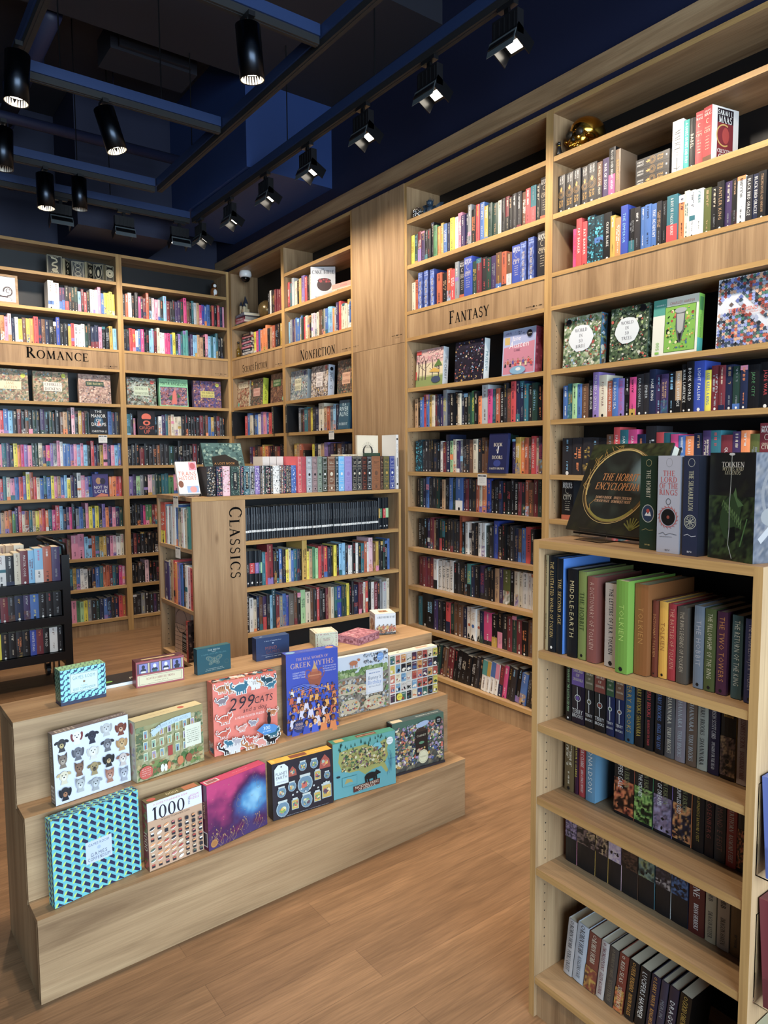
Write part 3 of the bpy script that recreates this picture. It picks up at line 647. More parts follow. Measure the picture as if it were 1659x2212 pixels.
# ---- rear cases
S = 'shelf of romance bookcase'
BLs = .955-.2
mk('bl1', FBL, 1.19, 1.745, 2.878, 'w+3w+3V/bV/bk/rKG/kG/ks-/pR/kr-k-wwwp+b-yyyy', 'second shelf of the romance bookcase', seed=1, hb=.2)
mk('bl2', FBL, .72, 1.75, 2.573, 'kmnopP+nwyCyor+nCnkKB+kkYrEwwGKn/Rn/RpkkYs', 'shelf above the romance lettering', seed=2)
mk('bl3', FBL, .72, 1.75, 1.811, 'rRrbskRkCkGkVkGkkCckP+kYRGkn_5r-bnK', 'shelf under the romance puzzles', seed=3)
mk('bl4', FBL, .72, 1.75, 1.531, 'mpTVnyomvpGGWVmvep+w+bbvpspskr+VkYpVpsb', 'third shelf under the romance lettering', seed=4, hb=.19)
mk('bl5', FBL, .72, 1.75, 1.251, 'prTWpbrvy+O+rWbTbypcbsyVnw+pvbbB+_5oorr', 'fourth shelf under the romance lettering', seed=5, hb=.19)
mk('bl6', FBL, .72, 1.75, .973, 'bcoOgV+r+WOTcyoroTmr+s+nVmk+ebG p+ybyKv+oVpVG', 'fifth shelf under the romance lettering', seed=6, hb=.185)
mk('bl7', FBL, 1.1, 1.75, .705, 'bCpTRCp+3p+3ssOTYYVpPwW', 'third shelf from the floor, romance bookcase', seed=7, hb=.185)
mk('bl8', FBL, 1.1, 1.75, .428, 'bnkpeTYbwwknbTOORTnmp', 'second shelf from the floor, romance bookcase', seed=8, hb=.185)
mk('bl9', FBL, 1.1, 1.75, .131, 'kYCnTpglyeKGnbnKnrO', 'lowest shelf of the romance bookcase', seed=9, hb=.19)
mk('br1', FBR, .03, 1.02, 2.878, 'KOw+kK+mnRO+KPpEKs+RKKVVGm+CkT+EcmBbbkrkrnp', 'second shelf of rear corner bookcase', seed=11)
mk('br2', FBR, .03, 1.0, 2.573, 'KKrrwbmkkss+RW+wwmmbyKvTt+t+nVsscckp+sTsT+kk', 'shelf above the blank header, rear corner', seed=12)
mk('br3', FBR, .03, 1.0, 1.811, 'TKp-_5KKKkwVTcWWWKkkkkKRKCbYKRKk', 'shelf under the puzzles, rear corner bookcase', seed=13, hb=.19)
mk('br4', FBR, .03, 1.0, 1.531, 'KKkRkKKCKKGkk+kkkRkkEkKRkK', 'second shelf under the puzzles, rear corner', seed=14, hb=.19)
mk('br5', FBR, .03, .7, 1.251, 'vVlekPeGGTTg3p3b3o3mVk', 'third shelf under the puzzles, rear corner', seed=15, hb=.19)
mk('br6', FBR, .03, .4, .973, 'kkKkVmggROkrbn', 'fourth shelf under the puzzles, rear corner', seed=16, hb=.19)
mk('br7', FBR, .03, .4, .705, 'kRkKkkkkRbs', 'third shelf from the floor, rear corner', seed=17, hb=.19)
mk('br8', FBR, .03, .4, .428, 'kkKkP+kkKkkk', 'second shelf from the floor, rear corner', seed=18, hb=.19)
mk('br9', FBR, .03, .4, .131, 'KKeKKVKKVK', 'lowest shelf, rear corner', seed=19, hb=.19)
# ---- science fiction / nonfiction
mk('sf1', FSF, .72, 1.03, 2.876, 'kwKKRRRRR', 'science fiction top shelf beside the gold globe', seed=21, hb=.21)
mk('sf2', FSF, .43, 1.035, 2.573, 'ymbooo+kcOkkYO', 'shelf above the science fiction lettering', seed=22, hb=.2)
mk('sf3', FSF, .2, .83, 1.811, 'rbWnbwvpbrv', 'science fiction shelf between black dividers', seed=23, hb=.2)
mk('sf4', FSF, .3, 1.03, 1.536, 'VRKCOYoRkkCRkkR', 'lower science fiction shelf', seed=24, hb=.17)
mk('nf1', FNF, .03, .43, 2.876, 'rTE+WkYv+rkW', 'nonfiction shelf left of the cake cookbook', seed=25, hb=.21)
mk('nf2', FNF, .03, 1.045, 2.573, 'seVcbbEGrWckwPEWCCGebssoEV+r+WWWw+bo', 'shelf above the nonfiction lettering', seed=26, hb=.2)
mk('nf3', FNF, .17, 1.035, 1.811, 'eKRTCyKnW+4cOesn3k3b+3Gk', 'nonfiction shelf right of the nature divider', seed=27, hb=.2)
mk('nf4', FNF, .1, 1.045, 1.536, 'YcO_4wyKWcvVVkCnkKO', 'lower nonfiction shelf', seed=28, hb=.17)
# ---- fantasy left bay
F1 = 'fantasy bookcase'
mk('f1', FFL, .03, 1.2, 2.876, 'yGR/vVkKk+goYbnywp+Vne+kr+b+YGGWkR/kkKKCrT/r+3kK+3', 'second shelf of the fantasy bookcase', seed=31)
mk('f2', FFL, .03, 1.205, 2.573, 'WOb+3b+3b+3OkOre+2K+3n+3GRKGVCOC/EB+3b+3b+3K+3', 'shelf just above the fantasy lettering', seed=32)
mk('f3', FFL, .06, 1.205, 1.792, 'ckbrbYWRnVe+nkkWnkGgko-E+3mTO{NINTH HOUSE|w}k{NINTH HOUSE|w}K+Cr+n+n+TKG{SHORTFALL|s}kR', 'shelf right under the fantasy puzzles', seed=33, hb=.205)
mk('f4', FFL, .06, 1.205, 1.494, 'a2a3KKKkKkwRn+3{OLIVIE BLAKE|w}lWVeKK{LOST GODS|c}CWKCCkG+G+3_6VYoOCr{THE OUTCAST MAGE|w}WVK', 'second shelf under the fantasy puzzles', seed=34, hb=.205, d=.04)
mk('f5', FFL, .07, 1.205, 1.251, 'kG{LUCCA DE CAST|w}nbKKGkckb{MALINALLI|w}Gb+/w4VRKKOWoB+3kknkkkk{FIVE BROKEN BLADES|w}RKOCRGE', 'third shelf under the fantasy puzzles', seed=35, hb=.205, d=.05)
mk('f6', FFL, .07, 1.205, .973, 'k{FOUL DAYS|w}kkVRckG/rT/kkKKKKO+kwwKk{NOCTURNICA|c}wwGKB+3KkkKnC/bbr3{RED RABBIT|k}KkkR', 'fourth shelf from the floor, fantasy bookcase', seed=36, hb=.205, d=.06)
mk('f7', FFL, .07, 1.205, .705, 'RRRRwwwwwkKkKt/knkVKkkcVi3kW2W2wwwww', 'third shelf from the floor, fantasy bookcase', seed=37, hb=.205, d=.06)
mk('f8', FFL, .07, 1.205, .428, 'Tk+3{ROYAL|K}k+3VKkr/nGCCnwwwnm3k/Yk/pKRGRkCkC', 'second shelf from the floor, fantasy bookcase', seed=38, hb=.21, d=.05)
mk('f9', FFL, .2, 1.205, .131, 'kkGKCRRkkkkkKKwwwwR/nmKKkb3KkRk', 'lowest shelf of the fantasy bookcase', seed=39, hb=.205, d=.04, lean=8)
b0 = NROW['f2']; 
setrow(b0, (2,3,4,21,22), sty='wind', c='2a3a80', t=.043); setrow(b0, (10,11,20,23), sty='city'); REC[b0+11]['c'] = 'B'; REC[b0+20]['c'] = 'B'; REC[b0+10].update(c2='O')
b0 = NROW['f1']; setrow(b0, (len('yGRVkKkgoYbnywpVnekrbYGGWkRkKKCrTkK')-1,), sty='city', c2='O')
b0 = NROW['f7']; setrow(b0, (4,), c2='k'); 
for i, tt in zip((5,6,7,8), ('MALICE', 'VALOR', 'RUIN', 'WRATH')): REC[b0+i].update(sty='fox', title=tt, c='e8e4dc')
b0 = NROW['f8']
for i, c2 in zip((11,12,13), 'ObO'): REC[b0+i].update(sty='novik', c2=c2)
b0 = NROW['f9']
for i, c2 in zip((14,15,16,17), 'tYbp'): REC[b0+i].update(sty='half', c2=c2, hard=False)
# ---- fantasy right bay (blank header)
F2 = 'bookcase with the gold skull'
mk('g1', FFR, .028, .415, 2.876, 'K3K3K3K3K3C/kVk+C+', 'shelf under the gold skull', seed=41, hb=.2)
b0 = NROW['g1']; setrow(b0, range(5), sty='iron', h=.2, c='2a2829', hard=False); REC[b0+7].update(h=.235, title='BLOOD OVER BRIGHT HAVEN', ink='w', c2='m'); REC[b0+8].update(h=.215, c='8a6f55', title='KATABASIS', ink='Y'); REC[b0+5].update(title='THE WILL OF THE MANY', ink='W'); REC[b0+6].update(title='WAR OF ZOOZ', ink='w')
mk('g1b', FFR, .688, .835, 2.876, 'w3T2{A COURT OF MIST AND FURY|w}k2{BABEL|W}r2', 'shelf under the gold skull, right group', seed=42, hb=.225)
b0 = NROW['g1b']; REC[b0].update(sty='fox', title='MALICE', c='f0eeea'); REC[b0+1].update(c='28b0a8'); REC[b0+3].update(sty='city', c='b82a30', h=.235)
mk('g2', FFR, .13, 1.44, 2.573, 'm{SARAH J MAAS|r}r+{PAT BARKER|w}r+{PAT BARKER|w}a+3a+3k+3{OLIVIE BLAKE|w}Yo-B+3{THE EMPEROR|s}k/TKbbb{THE ACADEMY|w}KkT/r3{A DAY OF FALLEN NIGHT|w}oWwwikk{ANTLER KING|c}VkwK{BLACK BIRD ORACLE|w}n{BLACK BIRD ORACLE|w}k{STARLING HOUSE ALIX HARROW|c}G+4{ASSASSINS QUEST|e}C/k3{THE WILL OF THE MANY|c}k+{A CURSE CARVED IN BONE|w}R+{A CURSE CARVED IN BONE|w}KnkRk', 'shelf above the blank fantasy header', seed=43, hb=.205)
mk('g3', FFR, .075, 1.44, 1.792, 'bTlbC{THE DARK MIRROR|c}k{TIGER HONOR|w}v+{TO BLEED A CRYSTAL|w}W+3{POPPY WAR|R}O{DRAGON WING|w}b{DRAGON SEA|w}v{THE BURNING GOD|m}kmK{DRAGONFALL|E}K{EMBER|E}n+{HAIE KING|w}VVkc/k{MARK LAWRENCE|w}k+{MARK LAWRENCE|w}k+{BOOK WORLD|w}B+3{LIGHT FALLEN|w}y{ANJI KILLS A KING|b}RRnGnk3{JADE CITY|g}k3{JADE WAR|r}k3{JADE LEGACY|s}RnG+n+{A SONG TO DROWN RIVERS|w}kKn', 'shelf under the animal puzzles, right wall', seed=44, hb=.19, d=.04)
mk('g4', FFR, .075, 1.44, 1.494, 'K3K3K3KkCr+{SARAH J MAAS|w}T+{SARAH J MAAS|w}m+{SARAH J MAAS|w}nK+3r{MAAS|w}T{MAAS|w}m{MAAS|w}bo{SARAH J MAAS|w}nVTR{QUEEN|w}VoiR+3B+3K+3w+kK', 'second shelf under the animal puzzles', seed=45, hb=.2, d=.04)
b0 = NROW['g4']; setrow(b0, (23,24,25), sty='city', h=.235)
mk('g5', FFR, .075, .6, 1.251, 'k+3G+V{ASSISTANT TO THE VILLAIN|w}mRKkGk', 'third shelf under the animal puzzles', seed=46, hb=.2, d=.04)
REC[NROW['g5']].update(sty='city', c2='O')
# ---- cart
mk('c1', FCT, .52, KW-.055, .75, 'Tb{GIRL DAYS|w}k+3{KAREN ROSE BURIED TOO DEEP|w}b-3b-2w3{LONG WAY DOWN|K}w3kWR+{MASTER CODE|w}s+s+/wO+V+', 'top tray of the black cart', seed=51, hb=.205, d=.03, dep=.15)
mk('c2', FCT, .5, KW-.055, .505, 'TTbkGGy2KRKnVb+kkk', 'middle tray of the black cart', seed=52, hb=.19, d=.03)
mk('c3', FCT, .45, KW-.055, .252, 'RRRk{LISA JEWELL|w}RnkkYkkKkB{INFINITE STARS|w}Rk{THE FOLD|w}wk', 'bottom tray of the black cart', seed=53, hb=.2, d=.03)
setrow(NROW['c3'], (8,), c='y')
mk('c1r', FCT, .3, KW-.25, .75, 'WcWccWWcWWcccW', 'rear row on top of the black cart', seed=55, hb=.245, d=.2, dep=.16)
setrow(NROW['c1r'], range(14), page='f0e6cc', hard=True, h=.25)
# ---- classics front
mk('k1', FCL, .33, 1.33, 1.104, 'd'*58, 'black row on the top classics shelf', seed=61, hb=.195, d=.04, hj=.003)
setrow(NROW['k1'], range(58), sty='penguin', hard=False)
mk('k1b', FCL, 1.332, 1.42, 1.104, 'd1/YddD'.replace('D', 'd'), 'black row end, top classics shelf', seed=62, hb=.215, d=.04, hj=.001)
for i, c2 in enumerate('Ygrl'): REC[NROW['k1b']+i].update(sty='band', c2=c2) if NROW['k1b']+i < len(REC) else None
mk('k2', FCL, .33, 1.43, .823, 'd1d3d3d2d1d1TrR+4KkbkyWbTnkY+4y-cglrRr3nkykssKwwkwkT3OwP+3CYKkGkb', 'middle classics shelf', seed=63, hb=.2, d=.04)
b0 = NROW['k2']
for i, c2 in enumerate('rKrvTl'): REC[b0+i].update(sty='band', c2=c2, h=.215)
REC[b0+8].update(h=.245, c='8a2028'); REC[b0+19].update(h=.255, c='c8a040', dep=.2)
mk('k3', FCL, .33, 1.42, .547, 'K+3{THE GREEN PLAYS|w}w3WnCV/rKsT+3Re3bBk3{ULYSSES|E}Ckl3W3CKrKk{RUE MANSFIELD|w}RcWTB3GGykK+{MOBY DICK|w}n3RRWrkwR3{THIS IS HAPPINESS|P}KeE3W', 'lower classics shelf', seed=64, hb=.205, d=.04)
REC[NROW['k3']+8].update(c='27505c', h=.245, dep=.2); REC[NROW['k3']+13].update(c='6e6a64')
# ---- classics side shelves
mk('s1', FCS, .03, .5, 1.077, 'r4swE3w3{DYKES|m}b2WWwW2t3', 'upper side shelf of the classics case', seed=65, hb=.235, d=.012, dep=.2)
REC[NROW['s1']].update(c='d84a28', c2='y', h=.25)
mk('s2', FCS, .06, .53, .725, 'V4EcrovbKwPr', 'lower side shelf of the classics case', seed=66, hb=.25, d=.012, dep=.2)
# ---- on top of the classics case
NROW['t1'] = len(REC)
X = [(0.112, 0.165, 'k', .172), (0.172, 0.206, 'n', .172), (0.210, 0.255, 'P', .172), (0.260, 0.315, 'G', .172), (0.320, 0.331, 'W', .172), (0.336, 0.354, 'n', .172), (0.358, 0.393, 'q', .172), (0.396, 0.427, 'e', .172), (0.430, 0.461, 'v', .172), (0.464, 0.478, 'K', .172), (0.479, 0.489, 'E', .172), (0.490, 0.499, 'G', .172), (0.501, 0.531, 'd', .172), (0.535, 0.548, 'k', .172), (0.551, 0.597, 'w', .172), (0.599, 0.608, 'k', .172), (0.610, 0.621, 'R', .172), (0.623, 0.641, 'n', .172), (0.643, 0.657, 'k', .172), (0.658, 0.677, 'K', .172), (0.679, 0.713, 'b', .172)]
R0 = random.Random(5)
for i, (a, b_, c, h) in enumerate(X):
    r = rec(FCL, a, .045 if i < 4 else .07, CH, (b_-a)-.0008, h, .12, c, row='top of the classics case, small patterned set', R=R0, sty='pattern', ink='k', hard=True); r['i'] = i; r['n'] = len(X)
NROW['t2'] = len(REC)
X = [(0.713, 0.739, 'd23848', 'W'), (0.740, 0.771, 'b02a3c', 'r'), (0.775, 0.815, 'E', 'k'), (0.818, 0.855, 'a08484', 'k'), (0.857, 0.891, '8a9a88', 'k'), (0.893, 0.929, '26301e', 'w'), (0.933, 0.989, '7a4a2c', 'W'), (0.993, 1.016, '1a3038', 'w'), (1.018, 1.062, '5ab4ec', 'w'), (1.064, 1.122, '9a8ccc', 'v'), (1.125, 1.161, 'k', 'W'), (1.163, 1.201, 'd', 'W'), (1.204, 1.243, '2a1614', 'O'), (1.246, 1.283, 'k', 'w'), (1.286, 1.356, '96582a', 'C'), (1.358, 1.382, '3a1c18', 'c'), (1.386, 1.434, '5a5a38', 'Y'), (1.437, 1.480, '16318c', 'w')]
for i, (a, b_, c, ink) in enumerate(X):
    r = rec(FCL, a+.0, .045, CH, (b_-a)-.0008, .226, .16, c, row='top of the classics case, leather bound set', R=R0, sty='leather', ink=ink, hard=True); r['i'] = i; r['n'] = len(X)
# ---- near case, row by row: (u0, u1, height, setback, colour, title, ink, options)
def near(key, z, items, name, dep=.1, dh=.172, lean=0):
    NROW[key] = len(REC)
    for i, it in enumerate(items):
        u0, u1, h, d, c, ti, ink = it[:7]; k = it[7] if len(it) > 7 else {}
        k = dict(k); dp = k.pop('dep', dep); ln = k.pop('lean', lean)
        r = rec(FFC, u0+.0003, d, z, u1-u0-.0006, h or dh, dp, c, ln, None, ti, ink, name, R0, **k); r['i'] = i; r['n'] = len(items)
NM = 'near bookcase'
D2 = dict(dep=.2, hard=True)
near('n1', 1.067, [(.024,.036,.262,.02,'9c8a62',None,'k',D2),(.037,.062,.262,.02,'d','THE ILLUSTRATED WORLD OF TOLKIEN','c8a860',D2),(.064,.086,.258,.021,'d','THE SECOND AGE','c8a860',dict(dep=.2,hard=True,side='3a7ad0')),
 (.1,.131,.235,.022,'k','MIDDLE-EARTH','c8b888',dict(dep=.19,hard=True,sty=None)),(.134,.16,.232,.024,'7a8844','THE HOBBIT','3a4a20',D2),(.164,.194,.222,.022,'864840','A DICTIONARY OF TOLKIEN','c89a88',dict(dep=.19,hard=True)),(.199,.209,.21,.05,'6a5a20',None,'k',D2),
 (.214,.252,.212,.028,'c4bcb4','THE LETTERS OF J.R.R. TOLKIEN','K',D2),(.262,.296,.228,.006,'6c9a30','TOLKIEN','a8cc58',D2),(.298,.334,.222,.03,'8a5018','TOLKIEN','b87830',D2),(.337,.35,.185,.045,'6a2c18','DICTIONARY TOLKIEN','c08040',D2),
 (.352,.373,.185,.05,'dca018','TOLKIEN','a86a10',D2),(.375,.395,.183,.052,'a01824','THE BATTLES OF TOLKIEN','d88a70',D2),(.398,.424,.18,.05,'544c44','THE RING LEGENDS OF TOLKIEN','b8a890',D2),(.44,.464,.19,.05,'6c7888','THE HOBBIT','a8a8b0',D2),
 (.466,.491,.188,.05,'4e5a30','THE FELLOWSHIP OF THE RING','c8c0a0',dict(dep=.15,hard=True)),(.494,.518,.186,.05,'4c2440','THE TWO TOWERS','b87838',D2),(.528,.552,.184,.05,'3a5a62','THE RETURN OF THE KING','c0ccc8',D2),(.559,.585,.182,.045,'2a3266','THE SILMARILLION J.R.R. TOLKIEN','a8a8c0',D2)],
 'top shelf of the near bookcase', dep=.18)
near('n2', .861, [(.045,.064,0,.088,'k','RAY BRADBURY THE ILLUSTRATED MAN','l'),(.066,.108,0,.088,'1c1428','TERRY/BROOKS','w',dict(sty='sword')),(.111,.139,0,.088,'k','TERRY/BROOKS','w',dict(sty='sword')),(.142,.177,0,.088,'k','TERRY/BROOKS','w',dict(sty='sword')),
 (.18,.204,0,.088,'12204a','TERRY/BROOKS','w',dict(sty='sword')),(.208,.234,0,.088,'12204a','TERRY/BROOKS','w',dict(sty='sword')),(.237,.262,0,.088,'2a5a78','TERRY BROOKS','Y'),(.266,.29,0,.088,'k','TERRY BROOKS SHANNARA','c8a830'),(.294,.318,0,.088,'k','TERRY BROOKS/RUNNING WITH THE DEMON','r',dict(sty='two')),
 (.323,.347,0,.088,'k','TERRY BROOKS/ANGEL FIRE EAST','5a7ab8',dict(sty='two')),(.35,.375,0,.088,'5c5a5c','SHANNARA/TERRY BROOKS','W',dict(sty='two')),(.377,.403,0,.088,'8a8088','SHANNARA/TERRY BROOKS','E',dict(sty='two')),(.406,.432,0,.088,'6a5444','SHANNARA/TERRY BROOKS','E',dict(sty='two')),
 (.434,.459,0,.088,'a8aca0','TERRY BROOKS/SHANNARA','K',dict(sty='two')),(.461,.487,0,.088,'1e1a3c','ORSON SCOTT CARD/SPEAKER FOR THE DEAD','w',dict(sty='two')),(.49,.525,0,.088,'1a1210',None,'c',dict(sty='scene', side='Y')),(.528,.553,0,.088,'b8a49c','KUSHIELS SCION/JACQUELINE CAREY','R',dict(sty='two'))],
 'second shelf of the near bookcase')
for c2, i in (('6a4a9a', 1), ('6a6248', 2), ('8a3a2a', 3), ('3a5a38', 4), ('7a5238', 5)): REC[NROW['n2']+i]['c2'] = c2
near('n3', .652, [(.034,.066,0,.1,'6a5634',None,'W',dict(dep=.1)),(.069,.082,0,.1,'3a1430','ARTHUR C CLARKE','y'),(.085,.108,0,.1,'b02028','ARTHUR C CLARKE/2001 A SPACE ODYSSEY','w',dict(sty='two')),(.112,.143,0,.095,'5a8aa8','DONALDSON','w',dict(lean=0)),
 (.2,.26,0,.1,'k','STEVEN ERIKSON/REAPERS GALE','w',dict(sty='scene', side='O')),(.262,.314,0,.1,'k','STEVEN ERIKSON/TOLL THE HOUNDS','w',dict(sty='scene', side='g')),(.317,.367,0,.1,'k','STEVEN ERIKSON/DUST OF DREAMS','w',dict(sty='scene', side='v')),
 (.37,.418,0,.1,'k','STEVEN ERIKSON/THE CRIPPLED GOD','w',dict(sty='scene', side='o')),(.421,.45,0,.1,'k','MAGICIAN APPRENTICE RAYMOND E FEIST','c8a830'),(.452,.474,0,.1,'181018','ROSENBERG','8a3a30'),(.476,.502,0,.1,'34363c','RAYMOND E FEIST','8a5a50'),
 (.504,.528,0,.1,'a82420','SILVERTHORN/RAYMOND E FEIST','w',dict(sty='two')),(.53,.552,0,.1,'1c1414',None,'W',dict(sty='scene', side='O'))], 'third shelf of the near bookcase')
near('n4', .445, [(.042,.081,0,.1,'k',None,'Y',dict(sty='scene', side='p')),(.083,.143,0,.1,'k',None,'Y',dict(sty='scene', side='Y')),(.145,.185,0,.1,'k',None,'Y',dict(sty='scene', side='Y')),(.187,.227,0,.1,'k',None,'Y',dict(sty='scene', side='P')),
 (.229,.277,0,.1,'k',None,'Y',dict(sty='scene', side='C')),(.279,.325,0,.1,'k',None,'Y',dict(sty='scene', side='q')),(.328,.37,0,.1,'k',None,'Y',dict(sty='scene', side='w')),(.372,.416,0,.1,'k',None,'Y',dict(sty='scene', side='n')),
 (.418,.457,0,.1,'5a1a14','DUNE/BRIAN HERBERT','w',dict(sty='two')),(.46,.486,0,.1,'b4a688','HOBB/DRAGON KEEPER','K',dict(sty='two')),(.489,.518,0,.1,'bcb4a4','HOBB/DRAGON HAVEN','K',dict(sty='two')),(.521,.548,0,.1,'6a4e20',None,'K',dict()),(.55,.562,0,.1,'1c2c28',None,'k')], 'fourth shelf of the near bookcase')
for i in range(8): REC[NROW['n4']+i]['c2'] = 'd'
near('n5', .122, [(.056,.085,.172,.08,'b8b4b4','ROBIN HOBB/FOOLS QUEST','K',dict(sty='two')),(.088,.125,.178,.08,'b4bcc8','ROBIN HOBB/ASSASSINS FATE','K',dict(sty='two')),(.128,.165,.172,.08,'7a3a2a','ROBIN HOBB','W',dict(sty='two')),(.168,.192,.172,.08,'c0b8b4','SWORDSPOINT/ELLEN KUSHNER','R',dict(sty='two')),
 (.195,.222,.17,.08,'4a4440','REPUBLIC OF THIEVES/SCOTT LYNCH','8a7a60',dict(sty='two')),(.225,.252,.17,.08,'7a2c18','RED SEAS/SCOTT LYNCH','W',dict(sty='two')),(.256,.284,.17,.08,'k','OVER PERDIDO/DEMON IN GLASS','d89828',dict(sty='two')),(.288,.316,.17,.08,'k','LUCIFERS HAMMER','w'),
 (.32,.344,.17,.08,'201c38','LARRY NIVEN/RINGWORLD','d89828',dict(sty='two')),(.347,.366,.17,.08,'3a3448','MERLIN','e'),(.37,.394,.17,.08,'2c2438','DRAGON','w'),(.398,.428,.17,.08,'14100e','GOOD OMENS/TERRY PRATCHETT','c8a030',dict(sty='two')),(.431,.456,.17,.08,'14141a','THE QUEEN OF THE','E'),(.459,.482,.17,.08,'101014','THE VAMPIRE','E'),
 (.485,.508,.17,.08,'6a1a18','INTERVIEW','W'),(.511,.535,.17,.08,'4a6a98',None,'w'),(.537,.56,.17,.08,'3a5078',None,'w')], 'lowest shelf of the near bookcase', lean=6)
for i, l in enumerate(('black paperback with purple misty band, leftmost on fourth near shelf', 'wide black paperback with orange sky band, fourth near shelf', 'narrower black paperback with orange sky band, fourth near shelf', 'black paperback with pale pink and lilac band, fourth near shelf', 'black paperback with dim brown band, fourth near shelf', 'black paperback with grey green band, fourth near shelf', 'black paperback with white figures band, fourth near shelf', 'black paperback with blue band, rightmost of the banded ones')): REC[NROW['n4']+i]['lab'] = l
for i, l in zip((4, 5, 6, 7), ('fiery orange and black', 'green glowing and black', 'grey violet and black', 'orange and dark blue')): REC[NROW['n3']+i]['lab'] = 'thick %s paperback in the middle of third near shelf' % l
for i, l in ((1, 'purple topped'), (2, 'olive topped'), (3, 'dark red topped'), (4, 'green topped'), (5, 'brown topped')): REC[NROW['n2']+i]['lab'] = l+' paperback with ring emblem, second shelf of the near bookcase'
REC[NROW['n5']+2]['c2'] = '8a3a28'; REC[NROW['n5']+5]['c2'] = 'c8601c'
# ---- choose the 300 books that show largest; the rest become one countless mass
ORD = ['leftmost', 'second', 'third', 'fourth', 'fifth', 'sixth', 'seventh', 'eighth', 'ninth', 'tenth']
def ordn(i):
    if i < 10: return ORD[i]
    n = i+1; return str(n)+('th' if 10 <= n % 100 <= 20 else {1:'st',2:'nd',3:'rd'}.get(n % 10, 'th'))
NAMED = {k: v[1] for k, v in PAL.items()}; NAMED['d'] = 'black'; NAMED['K'] = 'charcoal'
def cname(c):
    if isinstance(c, str) and len(c) == 1: return NAMED[c]
    v = lin(c); best = min(PAL, key=lambda k: sum((a**.45-b**.45)**2 for a, b in zip(v, COL[k]))); return NAMED[best]
def rmat(r):
    a = rad(r['lean']); return Matrix.Translation(Vector(r['fr'].w(r['u'], r['d'], r['z']+.0007+r['t']*math.sin(a)))) @ Euler((r['rx'], a, r['fr'].a+r['rz'])).to_matrix().to_4x4()
# books standing behind a cover-out volume sit further back; a divider takes the place of some
for fr_, z_, a_, b_, dd in ((FBL, 1.811, 1.48, 1.645, .066), (FBL, 1.251, 1.48, 1.635, .066), (FBR, 1.811, .12, .3, .066), (FFL, 1.494, .78, .95, .06), (FNF, 1.811, .83, .99, .066), (FNF, 1.536, .305, .345, 0), (FSF, 1.811, .035, .075, 0), (FNF, 1.811, .03, .066, 0)):
    for r in REC:
        if r['fr'] is fr_ and abs(r['z']-z_) < .01 and r['u'] < b_ and r['u']+r['t'] > a_:
            if dd: r['d'] = dd
            else: r['drop'] = 1
REC = [r for r in REC if not r.get('drop')]
for r in REC:
    L_ = {id(FFL): SH8([2.034, 1.766, 1.468]), id(FFR): SH8([2.034, 1.766, 1.468]), id(FNF): SH8([2.06, 1.785, 1.51]), id(FSF): SH8([2.06, 1.785, 1.51]), id(FBL): SH8([2.06, 1.785, 1.505]), id(FBR): SH8([2.06, 1.785, 1.505]), id(FCT): [.68, .433]}.get(id(r['fr']))
    if L_: r['h'] = min([r['h']]+[q-r['z']-.007-r['t']*math.sin(rad(r['lean'])) for q in L_ if q > r['z']+.1])
for r in REC:
    P = r['fr'].w(r['u']+r['t']/2, r['d'], r['z']+r['h']/2); q = projpx(P); r['score'] = 0
    if q is None or not (-8 < q[0] < 1667 and -5 < q[1] < 2220): continue
    ns = Vector((math.sin(r['fr'].a), -math.cos(r['fr'].a), 0)); v = CAMP-Vector(P); dd = v.length
    r['score'] = r['t']*r['h']*max(.05, ns.dot(v.normalized()))/dd**2; r['px'] = q
    wall = r['fr'] in (FFL, FFR, FNF, FSF, FBL, FBR)
    if wall and q[0] > 1158 and q[1] > 1150: r['score'] = 0
    if wall and 415 < q[0] < 868 and q[1] > 1075: r['score'] = 0
    if r['fr'] is FFR and 1245 < q[0] and q[1] > 1010: r['score'] = 0
REC = [r for r in REC if r['score'] > 0]
NBIG = 296
big = sorted(REC, key=lambda r: -r['score'])[:NBIG]; bigset = set(id(r) for r in big)
rowcols = {}
for r in REC: rowcols.setdefault(r['row'], []).append(cname(r['c']))
for rn in rowcols:
    L = sorted((r for r in REC if r['row'] == rn), key=lambda r: r['i']); T = [(cname(a['c']), cname(b_['c']), cname(c_['c'])) for a, b_, c_ in zip(L, L[1:], L[2:])]
    for q, r in zip(T, L[1:]): r['tri'] = T.count(q); r['nb'] = (q[0], q[2])
seen = {}
def blabel(r):
    if r['lab']: return r['lab']
    c = cname(r['c']); i, n = r['i'], r['n']; cs = rowcols[r['row']]
    kind = 'hardcover' if r['hard'] else 'paperback'
    if cs.count(c) == 1: s = 'only %s %s on the %s' % (c, kind, r['row'])
    elif i > 0 and i < n-1 and r.get('tri') == 1 and len(r['row'].split()) < 9: s = '%s book between %s and %s, %s' % (c, r['nb'][0], r['nb'][1], r['row'])
    elif i == 0: s = 'leftmost book, %s, on the %s' % (c, r['row'])
    elif i == n-1: s = 'rightmost book, %s, on the %s' % (c, r['row'])
    else: s = '%s %s, %s from left, %s' % (c, kind, ordn(i), r['row'])
    w = s.split()
    return ' '.join(w[:16])
for r in big:
    Mx = rmat(r)
    b = MB(); mb_cover(b, r); o = b.build('book', [CLOTH if r['sty'] in ('leather', 'pattern') else PRINT])
    o.location = Mx.translation; o.rotation_euler = (r['rx'], rad(r['lean']), r['fr'].a+r['rz'])
    l = blabel(r); seen[l] = seen.get(l, 0)+1
    if seen[l] > 1: l = ' '.join((l+' further right').split()[:16])
    tag(o, l, 'book', 'books on the '+r['row'])
    b = MB(); mb_pages(b, r); b.build('page_block', [PRINT], o)
    b = MB(); mb_spine(b, r); b.build('spine_print', [PRINT], o) if b.f else None
mass = MB()
